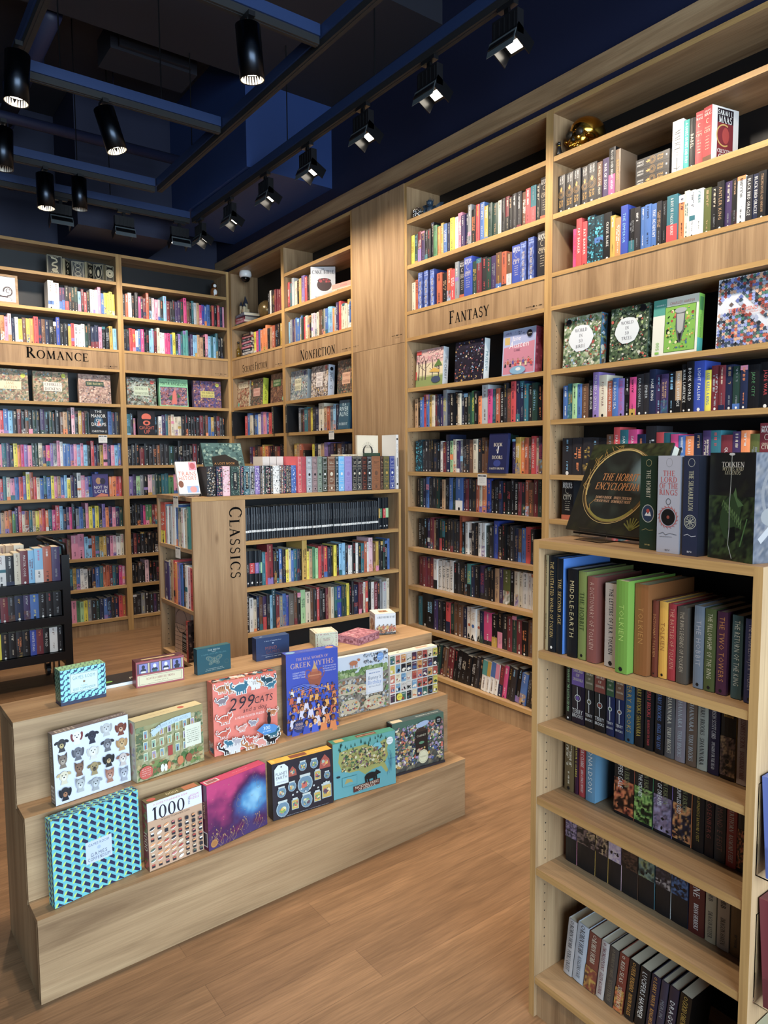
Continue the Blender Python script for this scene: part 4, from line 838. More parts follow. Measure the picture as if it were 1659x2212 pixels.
for r in REC:
    if id(r) in bigset: continue
    Mx = rmat(r); b = MB(); mb_cover(b, r); mb_pages(b, r); mb_spine(b, r)
    n = len(mass.v); mass.v.extend([tuple(Mx @ Vector(p)) for p in b.v]); mass.c.extend(b.c)
    mass.f.extend([tuple(i+n for i in f) for f in b.f]); mass.m.extend(b.m)
o = mass.build('books', [PRINT]); tag(o, 'hundreds of small book spines filling the farther oak shelves', 'books', None, 'stuff')
print('BOOKS', len(REC), 'individual', len(big), 'mass faces', len(mass.f))
# ================================================================ boxes and face-out books
def gamebox(name, label, cat, fr, x, y, z, yawd, w, h, t, lean, base, art=None, topart=None, leftart=None, rightart=None, edge=None, group=None, name2='cover_print', bev=None):
    a = rad(lean); Mx = fr.mat(x, y, z+t*math.sin(a)+.0003)
    b = MB(); b.box(0, w, 0, t, 0, h, cc(base))
    if edge:
        b = MB(); b.box(0, w, 0, t, 0, h, cc(edge)); b.face([(0,-.0001,0), (w,-.0001,0), (w,-.0001,h), (0,-.0001,h)], cc(base))
    o = b.build(name, [PRINT]); o.location = Mx.translation; o.rotation_euler = (-a, 0, fr.a+rad(yawd)); tag(o, label, cat, group)
    for f, nm, cvs in ((art, name2, ((0,-.0003,0),(1,0,0),(0,0,1),(0,-1,0))), (topart, 'top_print', ((0,0,h+.0002),(1,0,0),(0,1,0),(0,0,1))), (leftart, 'side_print', ((-.0002,t,0),(0,-1,0),(0,0,1),(-1,0,0))), (rightart, 'side_print', ((w+.0002,0,0),(0,1,0),(0,0,1),(1,0,0)))):
        if f is None: continue
        m = MB(); cv = Canvas(m, *cvs); W_, H_ = (w, h) if nm == name2 else ((w, t) if nm == 'top_print' else (t, h)); f(cv, W_, H_); m.build(nm, [PRINT], o)
    return o
def RR(n): return random.Random(n)
# --- artwork
def cubes(cv, w, h, k=1.0, pal=('23254e', '5fbcc6', 'c4e05a')):
    cv.rect(0, 0, w, h, pal[1]); cv.k += 1
    for i in range(-1, int(w/.027/k)+2):
        for j in range(-2, int((h+w*.72)/.0225/k)+2):
            x = i*.027*k; y = (j*.0225-i*.0190)*k
            if y < -.03 or y > h+.02: continue
            for Q, c in ((((.007, .002), (.0255, -.0115), (.0275, -.0015), (.0125, .0115)), pal[0]), (((0, 0), (.007, .002), (.013, .0145), (.005, .0105)), pal[2])):
                Q = [(min(max(x+a*k, 0), w), min(max(y+b_*k, 0), h)) for a, b_ in Q]
                if max(p[0] for p in Q)-min(p[0] for p in Q) > .001 and max(p[1] for p in Q)-min(p[1] for p in Q) > .001: cv.poly(Q, c, False)
def a_comp(cv, w, h):
    cubes(cv, w, h); cv.rect(w*.36, h*.34, w*.66, h*.6, 'c4cede')
    cv.text('GAMES ROOM', w*.51, h*.555, .008, '55607a', maxw=w*.24); cv.ell(w*.51, h*.5, .006, .006, 'a8b8cc', 8); cv.text('GAMES', w*.51, h*.435, .011, '4a5068', maxw=w*.2, sp=.15); cv.text('COMPENDIUM', w*.51, h*.385, .011, '4a5068', maxw=w*.26, sp=.15)
def zig(cv, w, h, s=.011, pal=('8ad8e4', '23466a', '3a5a7a')):
    cv.rect(0, 0, w, h, pal[1]); cv.k += 1
    i = 0
    for i in range(int(w/s)+1):
        for j in range(-1, int(h/(s*1.5))+1):
            x = i*s; y = j*s*1.7+(i % 2)*s*.85; P = [(x, y), (x+s, y+s*.5), (x+s, y+s*1.55), (x+s*.5, y+s*1.8), (x, y+s*.95)] if i % 2 else [(x, y+s*.3), (x+s*.55, y), (x+s, y+s*.85), (x+s, y+s*1.25), (x, y+s*1.0)]
            P = [(min(max(a, 0), w), min(max(b_, 0), h)) for a, b_ in P]
            if max(p[1] for p in P)-min(p[1] for p in P) > .001 and max(p[0] for p in P)-min(p[0] for p in P) > .001: cv.poly(P, pal[0], False)
def a_quiz(cv, w, h):
    zig(cv, w, h); cv.rect(0, 0, w, h*.1, '2e3450'); cv.rect(w*.2, h*.3, w*.83, h*.86, 'd0e8e4'); cv.frame(w*.215, h*.32, w*.815, h*.84, .0012, '4a6a72')
    cv.text('GAMES ROOM', w*.515, h*.73, .0115, '6a868c', maxw=w*.5, sp=.08); cv.ell(w*.515, h*.59, .004, .004, '8a6a4a', 8); cv.text('CLASSIC', w*.515, h*.48, .004, '6a868c'); cv.text('QUIZ COMPENDIUM', w*.515, h*.4, .0085, '6a868c', maxw=w*.5)
def t_quiz(cv, w, h):
    cv.rect(0, 0, w, h, '9ed8a0'); cv.k += 1
    for i in range(10):
        for j in range(4): cv.poly([(w*(i+.2+.3*(j % 2))/10, h*(j+.15)/4), (w*(i+.5+.3*(j % 2))/10, h*(j+.5)/4), (w*(i+.2+.3*(j % 2))/10, h*(j+.85)/4), (w*(i-.1+.3*(j % 2))/10+.002, h*(j+.5)/4)], '2c4a58', False)
def l_quiz(cv, w, h): zig(cv, w, h, .009, ('6a9a7a', '2a5048', '2a4a58')); cv.rect(0, 0, w, h*.1, '2e3450')
def a_sushi(cv, w, h):
    R = RR(4); cv.rect(0, 0, w, h, 'c49a78'); cv.rect(0, h*.73, w, h, 'dcdae6')
    cv.text('A GUIDE TO JAPANESE SUSHI', w*.42, h*.955, .006, 'c85a4a', maxw=w*.62); cv.text('1000', w*.38, h*.82, .042, '22222c', 's', maxw=w*.68); cv.text('JIGSAW', w*.86, h*.9, .007, 'c85a8a', maxw=w*.18); cv.text('PUZZLE', w*.86, h*.855, .007, 'c85a8a', maxw=w*.18); cv.text('PIECES', w*.755, h*.84, .006, '4a4a52', rot=90)
    cv.text('A GUIDE TO JAPANESE SUSHI', w*.5, h*.7, .005, '3a2a22', maxw=w*.55)
    for i in range(8):
        for j in range(8):
            x = w*(.07+.123*i); y = h*(.06+.078*j); c = R.choice(['c85a3a', 'e0c8a8', '2c3038', 'b83a2a', 'e89a5a', 'f0e8dc', '5a6a5a', 'c8706a'])
            if i > 4 or R.random() < .4: cv.rect(x-.006, y-.006, x+.006, y+.004, '2a2c34'); cv.rect(x-.005, y+.001, x+.005, y+.006, c)
            else: cv.ell(x, y, .0095, .0045, 'e8dccc', 8, 0, .3); cv.ell(x, y+.002, .0095, .0035, c, 8, 0, .3)
def t_sushi(cv, w, h): cv.rect(0, 0, w, h, '6a6038'); cv.rect(w*.7, h*.1, w*.95, h*.9, 'b86a40'); cv.text('1000', w*.5, h*.5, .016, 'd8cca0', 's', rot=180); cv.ell(w*.12, h*.5, w*.08, h*.3, 'c84a38', 8)
def l_sushi(cv, w, h): R = RR(8); cv.rect(0, 0, w, h, '8a3a38'); collage(cv, R, 0, h*.5, w, h, ['7a6a38', '8a8a58', 'a83a30'], 20, .006, .014); cv.text('1000', w*.5, h*.42, .024, 'e0c8a8', 's', rot=-90); collage(cv, R, 0, 0, w, h*.2, ['7a6a38', 'c84a38'], 10, .006, .012)
def a_pink(cv, w, h):
    R = RR(6); n = 26
    def bl(u, v, t): g = max(0, 1-math.hypot((u-.8)/.42, (v-.55)/.4)); m = v*1.05-.18+.3*(.5-u)*0; return .42*(1-min(1, max(0, m+.35)))*0+ (max(0, min(.42, .36-m*.42+.16*(t-.5))) if g <= 0 else max(0, min(1, (.36-m*.42+.16*(t-.5))*(1-min(1, g*2))+ (.62+.38*g+.15*(t-.5))*min(1, g*2))))
    paint(cv, 0, 0, w, h, ['c01868', '8a1a5c', '4a2050', '3a3a78', '2c5a98', '3a8ac0', '8ac4e0'], 40, 40, 5, 3.3, 2.2, 1, bl)
    for k in range(70): cv.ell(R.uniform(0, w), R.uniform(0, h*.95), .0006+R.random()*.001, .0008, 'c8a878', 4, up=(k % 10 == 0))
    for k in range(26):
        x = R.uniform(.02, w-.02); y = R.uniform(0, h*.2)+.01; P = [(x, max(0, y-.02))]
        for s in range(4): P.append((min(max(P[-1][0]+R.uniform(-.008, .009), 0), w), P[-1][1]+.008))
        cv.line(P, .0008, 'b08858', False); cv.ell(P[-1][0], P[-1][1], .002, .003, 'b08858', 6, up=False)
    for k in range(9): a = R.uniform(.3, .9); cv.ring(w*R.uniform(.45, .93), h*R.uniform(.35, .9), .012*a, .018*a, .0007, '8a7a68', 12, R.uniform(0, 200), 360, k == 0)
    cv.ell(.022, .02, .014, .014, 'a86a2a', 18); cv.ring(.022, .02, .011, .011, .0006, 'd8a860')
def l_pink(cv, w, h): cv.rect(0, 0, w, h, '5a1038'); cv.text('EMPRESS', w*.5, h*.6, .011, 'c8a878', 's', rot=-90); cv.marks(RR(2), w*.2, h*.6, h*.4, .004, 'c8a0a8', -90); cv.rect(w*.12, h*.05, w*.88, h*.27, 'd8d0d0'); cv.rect(w*.2, h*.065, w*.8, h*.255, '3a3038')
def t_pink(cv, w, h): cv.rect(0, 0, w, h, 'c8125a'); cv.rect(w*.03, h*.2, w*.24, h*.8, 'd8d0d0'); cv.rect(w*.05, h*.28, w*.22, h*.72, '9a5a60'); cv.marks(RR(3), w*.6, h*.5, w*.25, .004, 'f0a8c0', 180)
def jar(cv, R, x, y, s, kind):
    pal = ['e8b040', 'a8b8a8', '4a7a8a', 'c85a48', 'e8d8a0', '6a4a5a', '88a850']
    s *= 1.22
    if kind == 0: cv.ell(x, y, s, s*1.1, 'a8bcc4', 14); cv.ell(x, y-.0005, s*.9, s, '6a8aa0', 14); cv.rect(x-s*.7, y+s*.9, x+s*.7, y+s*1.2, 'c8d0cc')
    elif kind == 1: cv.rect(x-s*.7, y-s, x+s*.7, y+s*.8, 'a8bcc4'); cv.rect(x-s*.62, y-s*.9, x+s*.62, y+s*.7, 'c8a848'); cv.rect(x-s*.5, y+s*.8, x+s*.5, y+s*1.1, 'c8d0cc')
    else: cv.poly([(x-s, y-s), (x+s, y-s), (x+s*.8, y+s*.3), (x, y+s*1.2), (x-s*.8, y+s*.3)], 'a84838')
    collage(cv, R, x-s*.6, y-s*.75, x+s*.6, y+s*.5, pal, 12, s*.18, s*.5)
def a_planet(cv, w, h):
    R = RR(9); cv.rect(0, 0, w, h, '2c2832')
    for x, y, s, k in ((.33,.78,.014,2),(.5,.83,.014,0),(.69,.82,.014,0),(.87,.8,.02,2),(.53,.5,.026,0),(.74,.6,.016,1),(.9,.55,.011,0),(.31,.52,.014,0),(.14,.47,.015,0),(.15,.17,.022,0),(.35,.2,.017,1),(.54,.2,.02,0),(.72,.22,.017,1),(.88,.28,.024,1)): jar(cv, R, w*x, h*y, s, k)
    cv.poly([(w*.03,h*.62),(w*.25,h*.62),(w*.25,h*.9),(w*.19,h*.97),(w*.09,h*.97),(w*.03,h*.9)], 'dce4e8'); cv.text('PLANET', w*.14, h*.81, .011, '3a3a44', maxw=w*.19); cv.text('EARTH', w*.14, h*.74, .011, '3a3a44', maxw=w*.18); cv.text('THE WORLD', w*.14, h*.66, .005, '8a8a94', maxw=w*.16); cv.ell(w*.14, h*.93, .003, .003, '3a3a44')
    for k in range(9): cv.rect(w*(.3+.07*k), h*(.36+.03*(k % 3)), w*(.3+.07*k)+.007, h*(.36+.03*(k % 3))+.006, 'ccd0d0')
    cv.marks(R, w*.5, h*.035, w*.8, .003, '8a8a90')
def t_planet(cv, w, h): cv.rect(0, 0, w, h, 'e0b020'); cv.rect(w*.32, h*.2, w*.6, h*.85, '8a4a30'); cv.text('EARTH', w*.75, h*.5, .009, 'f0e0a0', rot=180); cv.ell(w*.05, h*.5, w*.03, h*.35, 'f0d050', 8)
def a_parks(cv, w, h):
    R = RR(12); cv.rect(0, 0, w, h, '5fa8a4'); cv.rect(0, 0, w, h*.5, '5aa4ac')
    cv.poly([(w*.1,h*.83),(w*.3,h*.86),(w*.52,h*.87),(w*.62,h*.8),(w*.72,h*.83),(w*.86,h*.9),(w*.9,h*.8),(w*.86,h*.7),(w*.88,h*.58),(w*.82,h*.45),(w*.88,h*.28),(w*.84,h*.26),(w*.76,h*.4),(w*.62,h*.38),(w*.5,h*.32),(w*.4,h*.42),(w*.25,h*.42),(w*.13,h*.5),(w*.08,h*.65)], 'a0a258')
    collage(cv, R, w*.12, h*.44, w*.84, h*.84, ['3a5a3a', '8a7a40', '6a4a30', 'c8a860', 'b4b070', '2a3a38', 'd8d0a8', '4a6a48', '7a5a68'], 210, .0035, .009)
    for k in range(26): x = w*R.uniform(.05, .85); y = h*R.uniform(.83, .95); cv.poly([(x-.003, y), (x+.003, y), (x, y+.014)], '1f4a40', k == 0)
    cv.poly([(w*.62,h*.8),(w*.66,h*.86),(w*.74,h*.85),(w*.78,h*.76),(w*.7,h*.72),(w*.72,h*.78)], '6ab8c4')
    cv.rect(w*.13, h*.2, w*.36, h*.36, '5aa4ac'); cv.frame(w*.13, h*.2, w*.36, h*.36, .0008, '2a6a70'); cv.poly([(w*.16,h*.24),(w*.2,h*.33),(w*.27,h*.31),(w*.3,h*.25),(w*.24,h*.26)], 'a89a58')
    bx, by = w*.58, h*.28   # bear
    cv.ell(bx, by, .027, .0135, '16181c', 14, 0, .05); cv.ell(bx+.03, by+.006, .011, .009, '16181c', 10); cv.ell(bx+.041, by+.003, .006, .004, '16181c', 8); cv.ell(bx+.027, by+.015, .003, .004, '16181c', 6)
    for dx in (-.023, -.012, .014, .024): cv.poly([(bx+dx-.005, by), (bx+dx+.004, by), (bx+dx+.006, by-.026), (bx+dx-.002, by-.026)], '16181c')
    cv.poly([(w*.3,h*.05),(w*.72,h*.09),(w*.73,h*.19),(w*.3,h*.155)], '5a2a22'); cv.text('NATIONAL PARKS', w*.515, h*.14, .011, 'e8d8c0', maxw=w*.38, rot=3); cv.text('OF AMERICA', w*.515, h*.09, .009, 'e8d8c0', maxw=w*.28, rot=3)
    cv.ell(w*.9, h*.84, .016, .016, 'e4eceb', 18); cv.text('1000 PIECE', w*.9, h*.86, .004, '2a3a44'); cv.text('PUZZLE', w*.9, h*.82, .004, '2a3a44')
    for k in range(14): cv.line([(w*.88+R.uniform(-.01,.02), h*R.uniform(.2,.7)), (w*.92, h*R.uniform(.2,.7))], .0008, '3a7a98', k == 0)
    cv.text('ATLANTIC OCEAN', w*.93, h*.5, .004, '2a5a70', maxw=w*.12); cv.ell(w*.07, h*.4, .009, .004, '1c2a34', 10)
def t_parks(cv, w, h): cv.rect(0, 0, w, h, '2f8a78'); cv.rect(w*.06, h*.2, w*.2, h*.85, 'c8a860'); cv.rect(w*.4, h*.25, w*.72, h*.8, '6a3a28'); cv.text('NATIONAL PARKS', w*.56, h*.5, .007, 'e0d0b0', rot=180, maxw=w*.28)
def a_curio(cv, w, h):
    R = RR(15); paint(cv, 0, 0, w, h, ['2a2a30', '5a5a50', '3a3a40', '8a8468', '2a2a30'], 30, 24, 8, 6); cv.rect(0, h*.86, w, h, '4a6a5a')
    collage(cv, R, w*.02, h*.1, w*.98, h*.93, ['d8cca0', '7a8a8a', 'b8a878', 'c8604a', '3a5a58', '9a8ab0', 'e0d8c8', '2a2c38', '5a8a5a', '4a5a98', 'c89a40', 'a87a8a'], 330, .004, .012)
    cv.rect(w*.42, h*.28, w*.66, h*.74, '241a18'); cv.poly([(w*.4,h*.74),(w*.68,h*.74),(w*.54,h*.84)], '3a2a22'); cv.text('CABINET', w*.54, h*.66, .008, 'c8c0a8', maxw=w*.2); cv.ell(w*.54, h*.52, .014, .006, '5a8a68', 10); collage(cv, R, w*.44, h*.32, w*.64, h*.44, ['a8a088', 'c87a6a', 'c8a050'], 10, .004, .008)
    cv.ell(w*.57, h*.24, .026, .03, 'd8d4b0', 20); cv.ring(w*.57, h*.24, .021, .025, .0008, '6a6a4a'); cv.text('PUZZLE', w*.57, h*.24, .006, '6a6a4a')
    cv.ell(w*.88, h*.87, .017, .017, '16161a', 18); cv.text('1000', w*.88, h*.89, .007, 'e0e0e0'); cv.text('PIECES', w*.88, h*.85, .004, 'e0e0e0'); cv.ell(w*.56, h*.88, .035, .012, 'a0b4d4', 14, 0, .15)
    cv.rect(0, 0, w, h*.05, '2a2830')
def t_curio(cv, w, h): cv.rect(0, 0, w, h, '3c545a'); cv.text('WORLD OF CURIOSITIES', w*.72, h*.5, .009, 'd8e0e0', rot=180, maxw=w*.45); cv.rect(w*.03, h*.15, w*.22, h*.85, 'c8bca0')
def dog(cv, x, y, s, c, e, mz, ear):
    cv.poly([(x-s*.6, y-s*1.4), (x+s*.6, y-s*1.4), (x+s*.3, y-s*.4), (x-s*.3, y-s*.4)], c)
    if ear == 0: cv.ell(x-s*.75, y-s*.1, s*.3, s*.75, e, 10, 0, .2); cv.ell(x+s*.75, y-s*.1, s*.3, s*.75, e, 10, 0, -.2)
    elif ear == 1: cv.poly([(x-s*.75, y+s*1.2), (x-s*.1, y+s*.6), (x-s*.75, y+s*.1)], e); cv.poly([(x+s*.75, y+s*1.2), (x+s*.1, y+s*.6), (x+s*.75, y+s*.1)], e)
    else: cv.ell(x-s*.85, y+s*.3, s*.42, s*.26, e, 8, 0, .5); cv.ell(x+s*.85, y+s*.3, s*.42, s*.26, e, 8, 0, -.5)
    cv.ell(x, y, s*.72, s*.85, c, 14); cv.ell(x, y-s*.35, s*.36, s*.42, mz, 10); cv.ell(x, y-s*.2, s*.14, s*.11, '1c1a1e', 8)
    cv.ell(x-s*.3, y+s*.18, s*.1, s*.1, '1c1a1e', 6); cv.ell(x+s*.3, y+s*.18, s*.1, s*.1, '1c1a1e', 6)
def a_dogs(cv, w, h):
    cv.rect(0, 0, w, h, 'd6daea')
    D = [('3a3a3c','26262a','b8a468',2),('e4e0e0','7a3030','e8e4e4',0),('2a2c3c','20222e','34384a',2),('bcbcba','a8a8a6','d0d0ce',0),('7a3a24','6a2c1a','c8a080',0),
         ('7a6a5c','4a403a','a89888',1),('6a6a72','54545e','8a8a92',0),('d8d4c8','c8c4b8','e4e0d8',0),('6a6a70','2e2e36','9a9aa0',2),('b8905c','a87c48','c8a878',0),
         ('d8ccb0','c0a878','e8e0d0',2),('7a5640','5a4032','8a6850',1),('a08a5c','7a6840','5a4a38',2),('2c2a2a','1c1c1e','c0a070',0),('c8b8b0','8a5a4a','e0d8d4',2),
         ('26242c','1c1a24','a86a40',0),('b4b4b2','8a8a8a','d4d4d2',1),('a8aaac','94969a','c8caca',2),('a87058','945a44','c8a090',1),('a4a6b0','7a7c88','ccced4',1)]
    for k, (c, e, mz, ear) in enumerate(D): i, j = k % 5, k//5; dog(cv, w*(.11+.195*i), h*(.855-.225*j)+(.008 if i % 2 else -.003), .0185, c, e, mz, ear)
def l_dogs(cv, w, h): cv.rect(0, 0, w, h, '5a5046'); cv.text('PAPER DOGS', w*.5, h*.66, .011, 'b8b0a4', rot=-90); cv.rect(w*.12, h*.02, w*.88, h*.26, 'c8bcb0'); [cv.rect(w*(.17+.36*i), h*(.03+.055*j), w*(.17+.36*i)+w*.25, h*(.03+.055*j)+.008, '7a6a60') for i in range(2) for j in range(4)]
def t_dogs(cv, w, h): cv.rect(0, 0, w, h, '75676a'); cv.rect(w*.06, h*.15, w*.3, h*.85, 'c8b8ac'); [cv.rect(w*(.08+.055*i), h*(.2+.32*j), w*(.08+.055*i)+.009, h*(.2+.32*j)+.009, '7a6a60') for i in range(4) for j in range(2)]; cv.text('PAPER DOGS', w*.78, h*.5, .012, 'd4ccc8', rot=180)
def a_hotel(cv, w, h):
    R = RR(20); paint(cv, 0, 0, w, h, ['7a8250', 'a8a878', '8a7a48', 'b8b088', '6a7a48'], 30, 24, 7, 2); collage(cv, R, 0, 0, w, h*.3, ['5a7a3a', '7a8a4a', '88603a', '4a6a38', 'b8a068'], 90, .006, .014); collage(cv, R, 0, h*.35, w*.14, h, ['5a6a48', '7a8a60'], 40, .005, .01); collage(cv, R, w*.86, h*.3, w, h, ['5a6a48', '7a8a60', 'a87848'], 40, .005, .01)
    cv.rect(0, h*.9, w, h, '9a8a58')
    for j in range(3):
        for i in range(7):
            x = w*(.13+.115*i); y = h*(.33+.185*j)
            if i in (3,) and j == 0: cv.rect(x-.006, y-.008, x+.011, y+.026, 'a82c24'); continue
            cv.rect(x-.0075, y-.002, x+.0085, y+.026, 'd8d8b0'); cv.rect(x-.0055, y, x+.0065, y+.023, R.choice(['7a98a8', '8aa890', '9a8aa8'])); cv.rect(x-.002, y, x+.002, y+.014, R.choice(['a84838', '4a3a48', 'c89040']))
    cv.rect(w*.7, h*.34, w*.95, h*.72, 'dcdcc4'); 
    for k in range(7): cv.marks(R, w*.825, h*(.63-.035*k), w*.19, .003, '7a7a68')
    cv.ell(w*.35, h*.13, .007, .014, 'e0dcd0', 8); cv.ell(w*.45, h*.14, .007, .014, 'c87038', 8); cv.ell(w*.62, h*.16, .012, .016, 'c87038', 8); cv.ell(w*.75, h*.16, .012, .016, '9a4a2a', 8); cv.ell(w*.4, h*.12, .006, .013, 'e8e4dc', 8)
    cv.line([(w*.22,h*.74),(w*.35,h*.83),(w*.55,h*.87),(w*.8,h*.88)], .019, 'b8ccd4'); cv.text('MURDER AT THE HOTEL', w*.52, h*.855, .008, '8a9aa8', maxw=w*.48, rot=5)
    cv.ell(w*.12, h*.14, .024, .022, 'c84a34', 20); [cv.marks(R, w*.12, h*(.2-.035*k), .03, .003, 'e8b8a8') for k in range(4)]
def l_hotel(cv, w, h): R = RR(5); cv.rect(0, 0, w, h, 'c0b894'); cv.ell(w*.5, h*.87, w*.3, .02, 'b84a3a', 12); collage(cv, R, w*.1, h*.05, w*.9, h*.6, ['a8a088', '9a8a98', 'c8b8a0', 'b8907a'], 16, .006, .014)
def t_hotel(cv, w, h): cv.rect(0, 0, w, h, 'ddd0a0'); cv.ell(w*.72, h*.5, .012, .012, 'c8583a', 10); cv.marks(RR(7), w*.4, h*.5, w*.3, .006, 'b8a078', 180)
def cat(cv, x, y, s, c, st=None, fl=1, a=0):
    for g, cl in ((.16, 'e8e4dc'), (0, c)):
        cv.ell(x, y, s*(.85+g), s*(.46+g), cl, 14, 0, a); cv.line([(x-fl*s*.7, y-s*.1), (x-fl*s*1.25, y+s*.15), (x-fl*s*1.3, y+s*.6), (x-fl*s*1.05, y+s*.8)], s*(.18+2*g*.8), cl)
        for dx in (-.45, -.15, .35, .6): cv.rect(x+fl*dx*s-s*(.09+g*.6), y-s*(.78+g*.5), x+fl*dx*s+s*(.09+g*.6), y, cl)
        cv.ell(x+fl*s*.85, y+s*.38, s*(.36+g), s*(.31+g), cl, 12)
        for e in (-.24, .22): cv.poly([(x+fl*s*.85+e*s-s*(.16+g), y+s*(.52-g)), (x+fl*s*.85+e*s+s*(.16+g), y+s*(.52-g)), (x+fl*s*.85+e*s*1.2, y+s*(.92+g))], cl)
    for e in (-.13, .13): cv.ell(x+fl*s*.85+e*s, y+s*.42, s*.05, s*.05, '1c181c', 6)
    if st: [cv.line([(x-s*.5+k*s*.3, y+s*.42), (x-s*.44+k*s*.3, y-s*.1)], s*.07, st, k == 0) for k in range(4)]
def a_cats(cv, w, h):
    cv.rect(0, 0, w, h, 'e8705a')
    for x, y, s, c, st, fl in ((.1,.93,.022,'c87840','2a2224',1),(.3,.88,.022,'b86a30','5a3a20',-1),(.42,.95,.03,'2a7088',None,1),(.66,.9,.026,'e8e0d8','2a2224',-1),(.78,.94,.022,'c8803c',None,1),(.93,.95,.024,'1a4a5a',None,-1),(.9,.83,.018,'2a7088',None,1),
        (.08,.75,.019,'8a7a80',None,1),(.08,.5,.024,'d85a34','8a2c1a',1),(.06,.3,.02,'c84a2c',None,1),(.4,.32,.016,'e09a88','b85a48',1),(.58,.36,.015,'9a94a0',None,-1),(.9,.45,.018,'c87840','6a3a1c',-1),
        (.08,.08,.03,'16161c',None,1),(.27,.06,.028,'d8d4d0',None,1),(.2,.17,.018,'2a7088',None,-1),(.32,.17,.018,'b0aaae',None,-1),(.5,.06,.026,'b8702c',None,1),(.53,.14,.02,'c84a2c',None,-1),(.68,.08,.024,'e09080',None,1),(.85,.07,.026,'18181e',None,-1),(.93,.17,.022,'1f6478',None,1)):
        x = min(max(x*w, s*1.6), w-s*1.6); y = min(max(y*h, s*.95), h-s*1.15); cat(cv, x, y, s, c, st, fl)
    cv.text('299', w*.37, h*.7, .045, '2a2430', it=.25); cv.text('CATS', w*.72, h*.69, .025, '2a2430', maxw=w*.3, it=.15); cv.text('and a dog', w*.58, h*.585, .016, '5a2c30', it=.2); cv.text('A FELINE CLUSTER PUZZLE', w*.5, h*.5, .0075, 'f4e4dc', maxw=w*.46)
    cv.ell(w*.8, h*.37, .008, .021, '18161c', 12); cv.ell(w*.8, h*.455, .007, .007, '18161c', 10)
    cv.poly([(w*.6,h*.26),(w*.72,h*.33),(w*.88,h*.29),(w*.94,h*.25),(w*.9,h*.18),(w*.72,h*.17)], '3a86c8'); cv.text('300', w*.76, h*.265, .013, 'e8f0f8'); cv.marks(RR(1), w*.76, h*.215, w*.14, .004, 'e8f0f8')
def t_cats(cv, w, h): R = RR(2); cv.rect(0, 0, w, h, 'b85a40'); collage(cv, R, 0, 0, w, h, ['e8e0d8', 'c87840', '5a3a30', 'e8705a', '3a2a28', '2a7088'], 60, .006, .018)
def person(cv, R, x, y, s, skin, top):
    for k in (-1, 1): cv.line([(x+k*s*.3, y+s*.3), (x+k*s*.75, y+s*.1), (x+k*s*.6, y+s*.6)], s*.16, skin)
    cv.poly([(x-s*.55, y-s*.9), (x+s*.55, y-s*.9), (x+s*.32, y+s*.4), (x-s*.32, y+s*.4)], top); cv.rect(x-s*.1, y+s*.3, x+s*.1, y+s*.6, skin)
    cv.ell(x, y+s*.82, s*.3, s*.34, R.choice(['1c1a2c', '2a2430', '5a2c1c', '1c2a6a']), 10); cv.ell(x+s*.03, y+s*.74, s*.2, s*.26, skin, 10)
def a_greek(cv, w, h):
    R = RR(25); cv.rect(0, 0, w, h, '1f3fb0'); cv.text('THE REAL WOMEN OF', w*.5, h*.925, .0105, 'c89a90', 's', maxw=w*.68); cv.text('GREEK MYTHS', w*.5, h*.85, .02, 'd0a490', 's', maxw=w*.88, sp=.06)
    cv.poly([(w*.4,h*.66),(w*.68,h*.66),(w*.63,h*.56),(w*.46,h*.56)], '9a4a28'); cv.ell(w*.54, h*.7, w*.14, h*.055, 'a85430', 18); cv.rect(w*.48, h*.74, w*.6, h*.775, 'b86238'); cv.poly([(w*.49,h*.775),(w*.59,h*.775),(w*.54,h*.86)], 'c89a58'); cv.ring(w*.41, h*.72, .012, .018, .003, '9a4a28'); cv.ring(w*.67, h*.72, .012, .018, .003, '9a4a28'); cv.rect(w*.42, h*.69, w*.66, h*.705, 'c8784a')
    for k, t_ in enumerate(('A JIGSAW PUZZLE', 'BASED ON THE', 'FEMINIST TALES')): cv.text(t_, w*.24, h*(.76-.03*k), .0058, 'dcd8e8', maxw=w*.24)
    for k, t_ in enumerate(('BY NATALIE HAYNES', 'BESTSELLING AUTHOR OF', 'A THOUSAND SHIPS')): cv.text(t_, w*.83, h*(.79-.03*k), .005, 'dcd8e8', maxw=w*.26)
    rows = [(.52,.016,8),(.44,.019,8),(.35,.022,7),(.26,.026,6),(.16,.03,5),(.06,.033,5)]
    for yy, s, n in rows:
        for i in range(n): person(cv, R, w*(.08+.84*(i+.5*R.random())/max(n-.5, 1)), h*yy, s, R.choice(['c8884a', '6a3a24', 'e8b078', '8a5030']), R.choice(['e07a28', 'e8dccc', '1f3fb0', 'e8a038', 'c85028', 'd8d0e0', '2a50c8']))
    cv.ell(w*.19, h*.11, .024, .024, '24306a', 20); cv.text('1000', w*.19, h*.135, .0115, 'd8b098', 's'); cv.text('PIECE JIGSAW', w*.19, h*.1, .0045, 'd8b098'); cv.text('PUZZLE', w*.19, h*.08, .0045, 'd8b098')
    for k in range(5): cv.line([(w*(.08+.05*k), h*(.6-.02*k)), (w*(.3+.05*k), h*(.62-.015*k)), (w*(.5+.05*k), h*(.6-.02*k))], .0013, '7a94e0')
def t_greek(cv, w, h): cv.rect(0, 0, w, h, '2444b8'); cv.text('GREEK MYTHS', w*.5, h*.5, .009, '8a9ad8', rot=180); cv.ell(w*.12, h*.5, w*.09, h*.3, '7ab0d8', 10); cv.ell(w*.88, h*.5, w*.08, h*.3, 'd89050', 10)
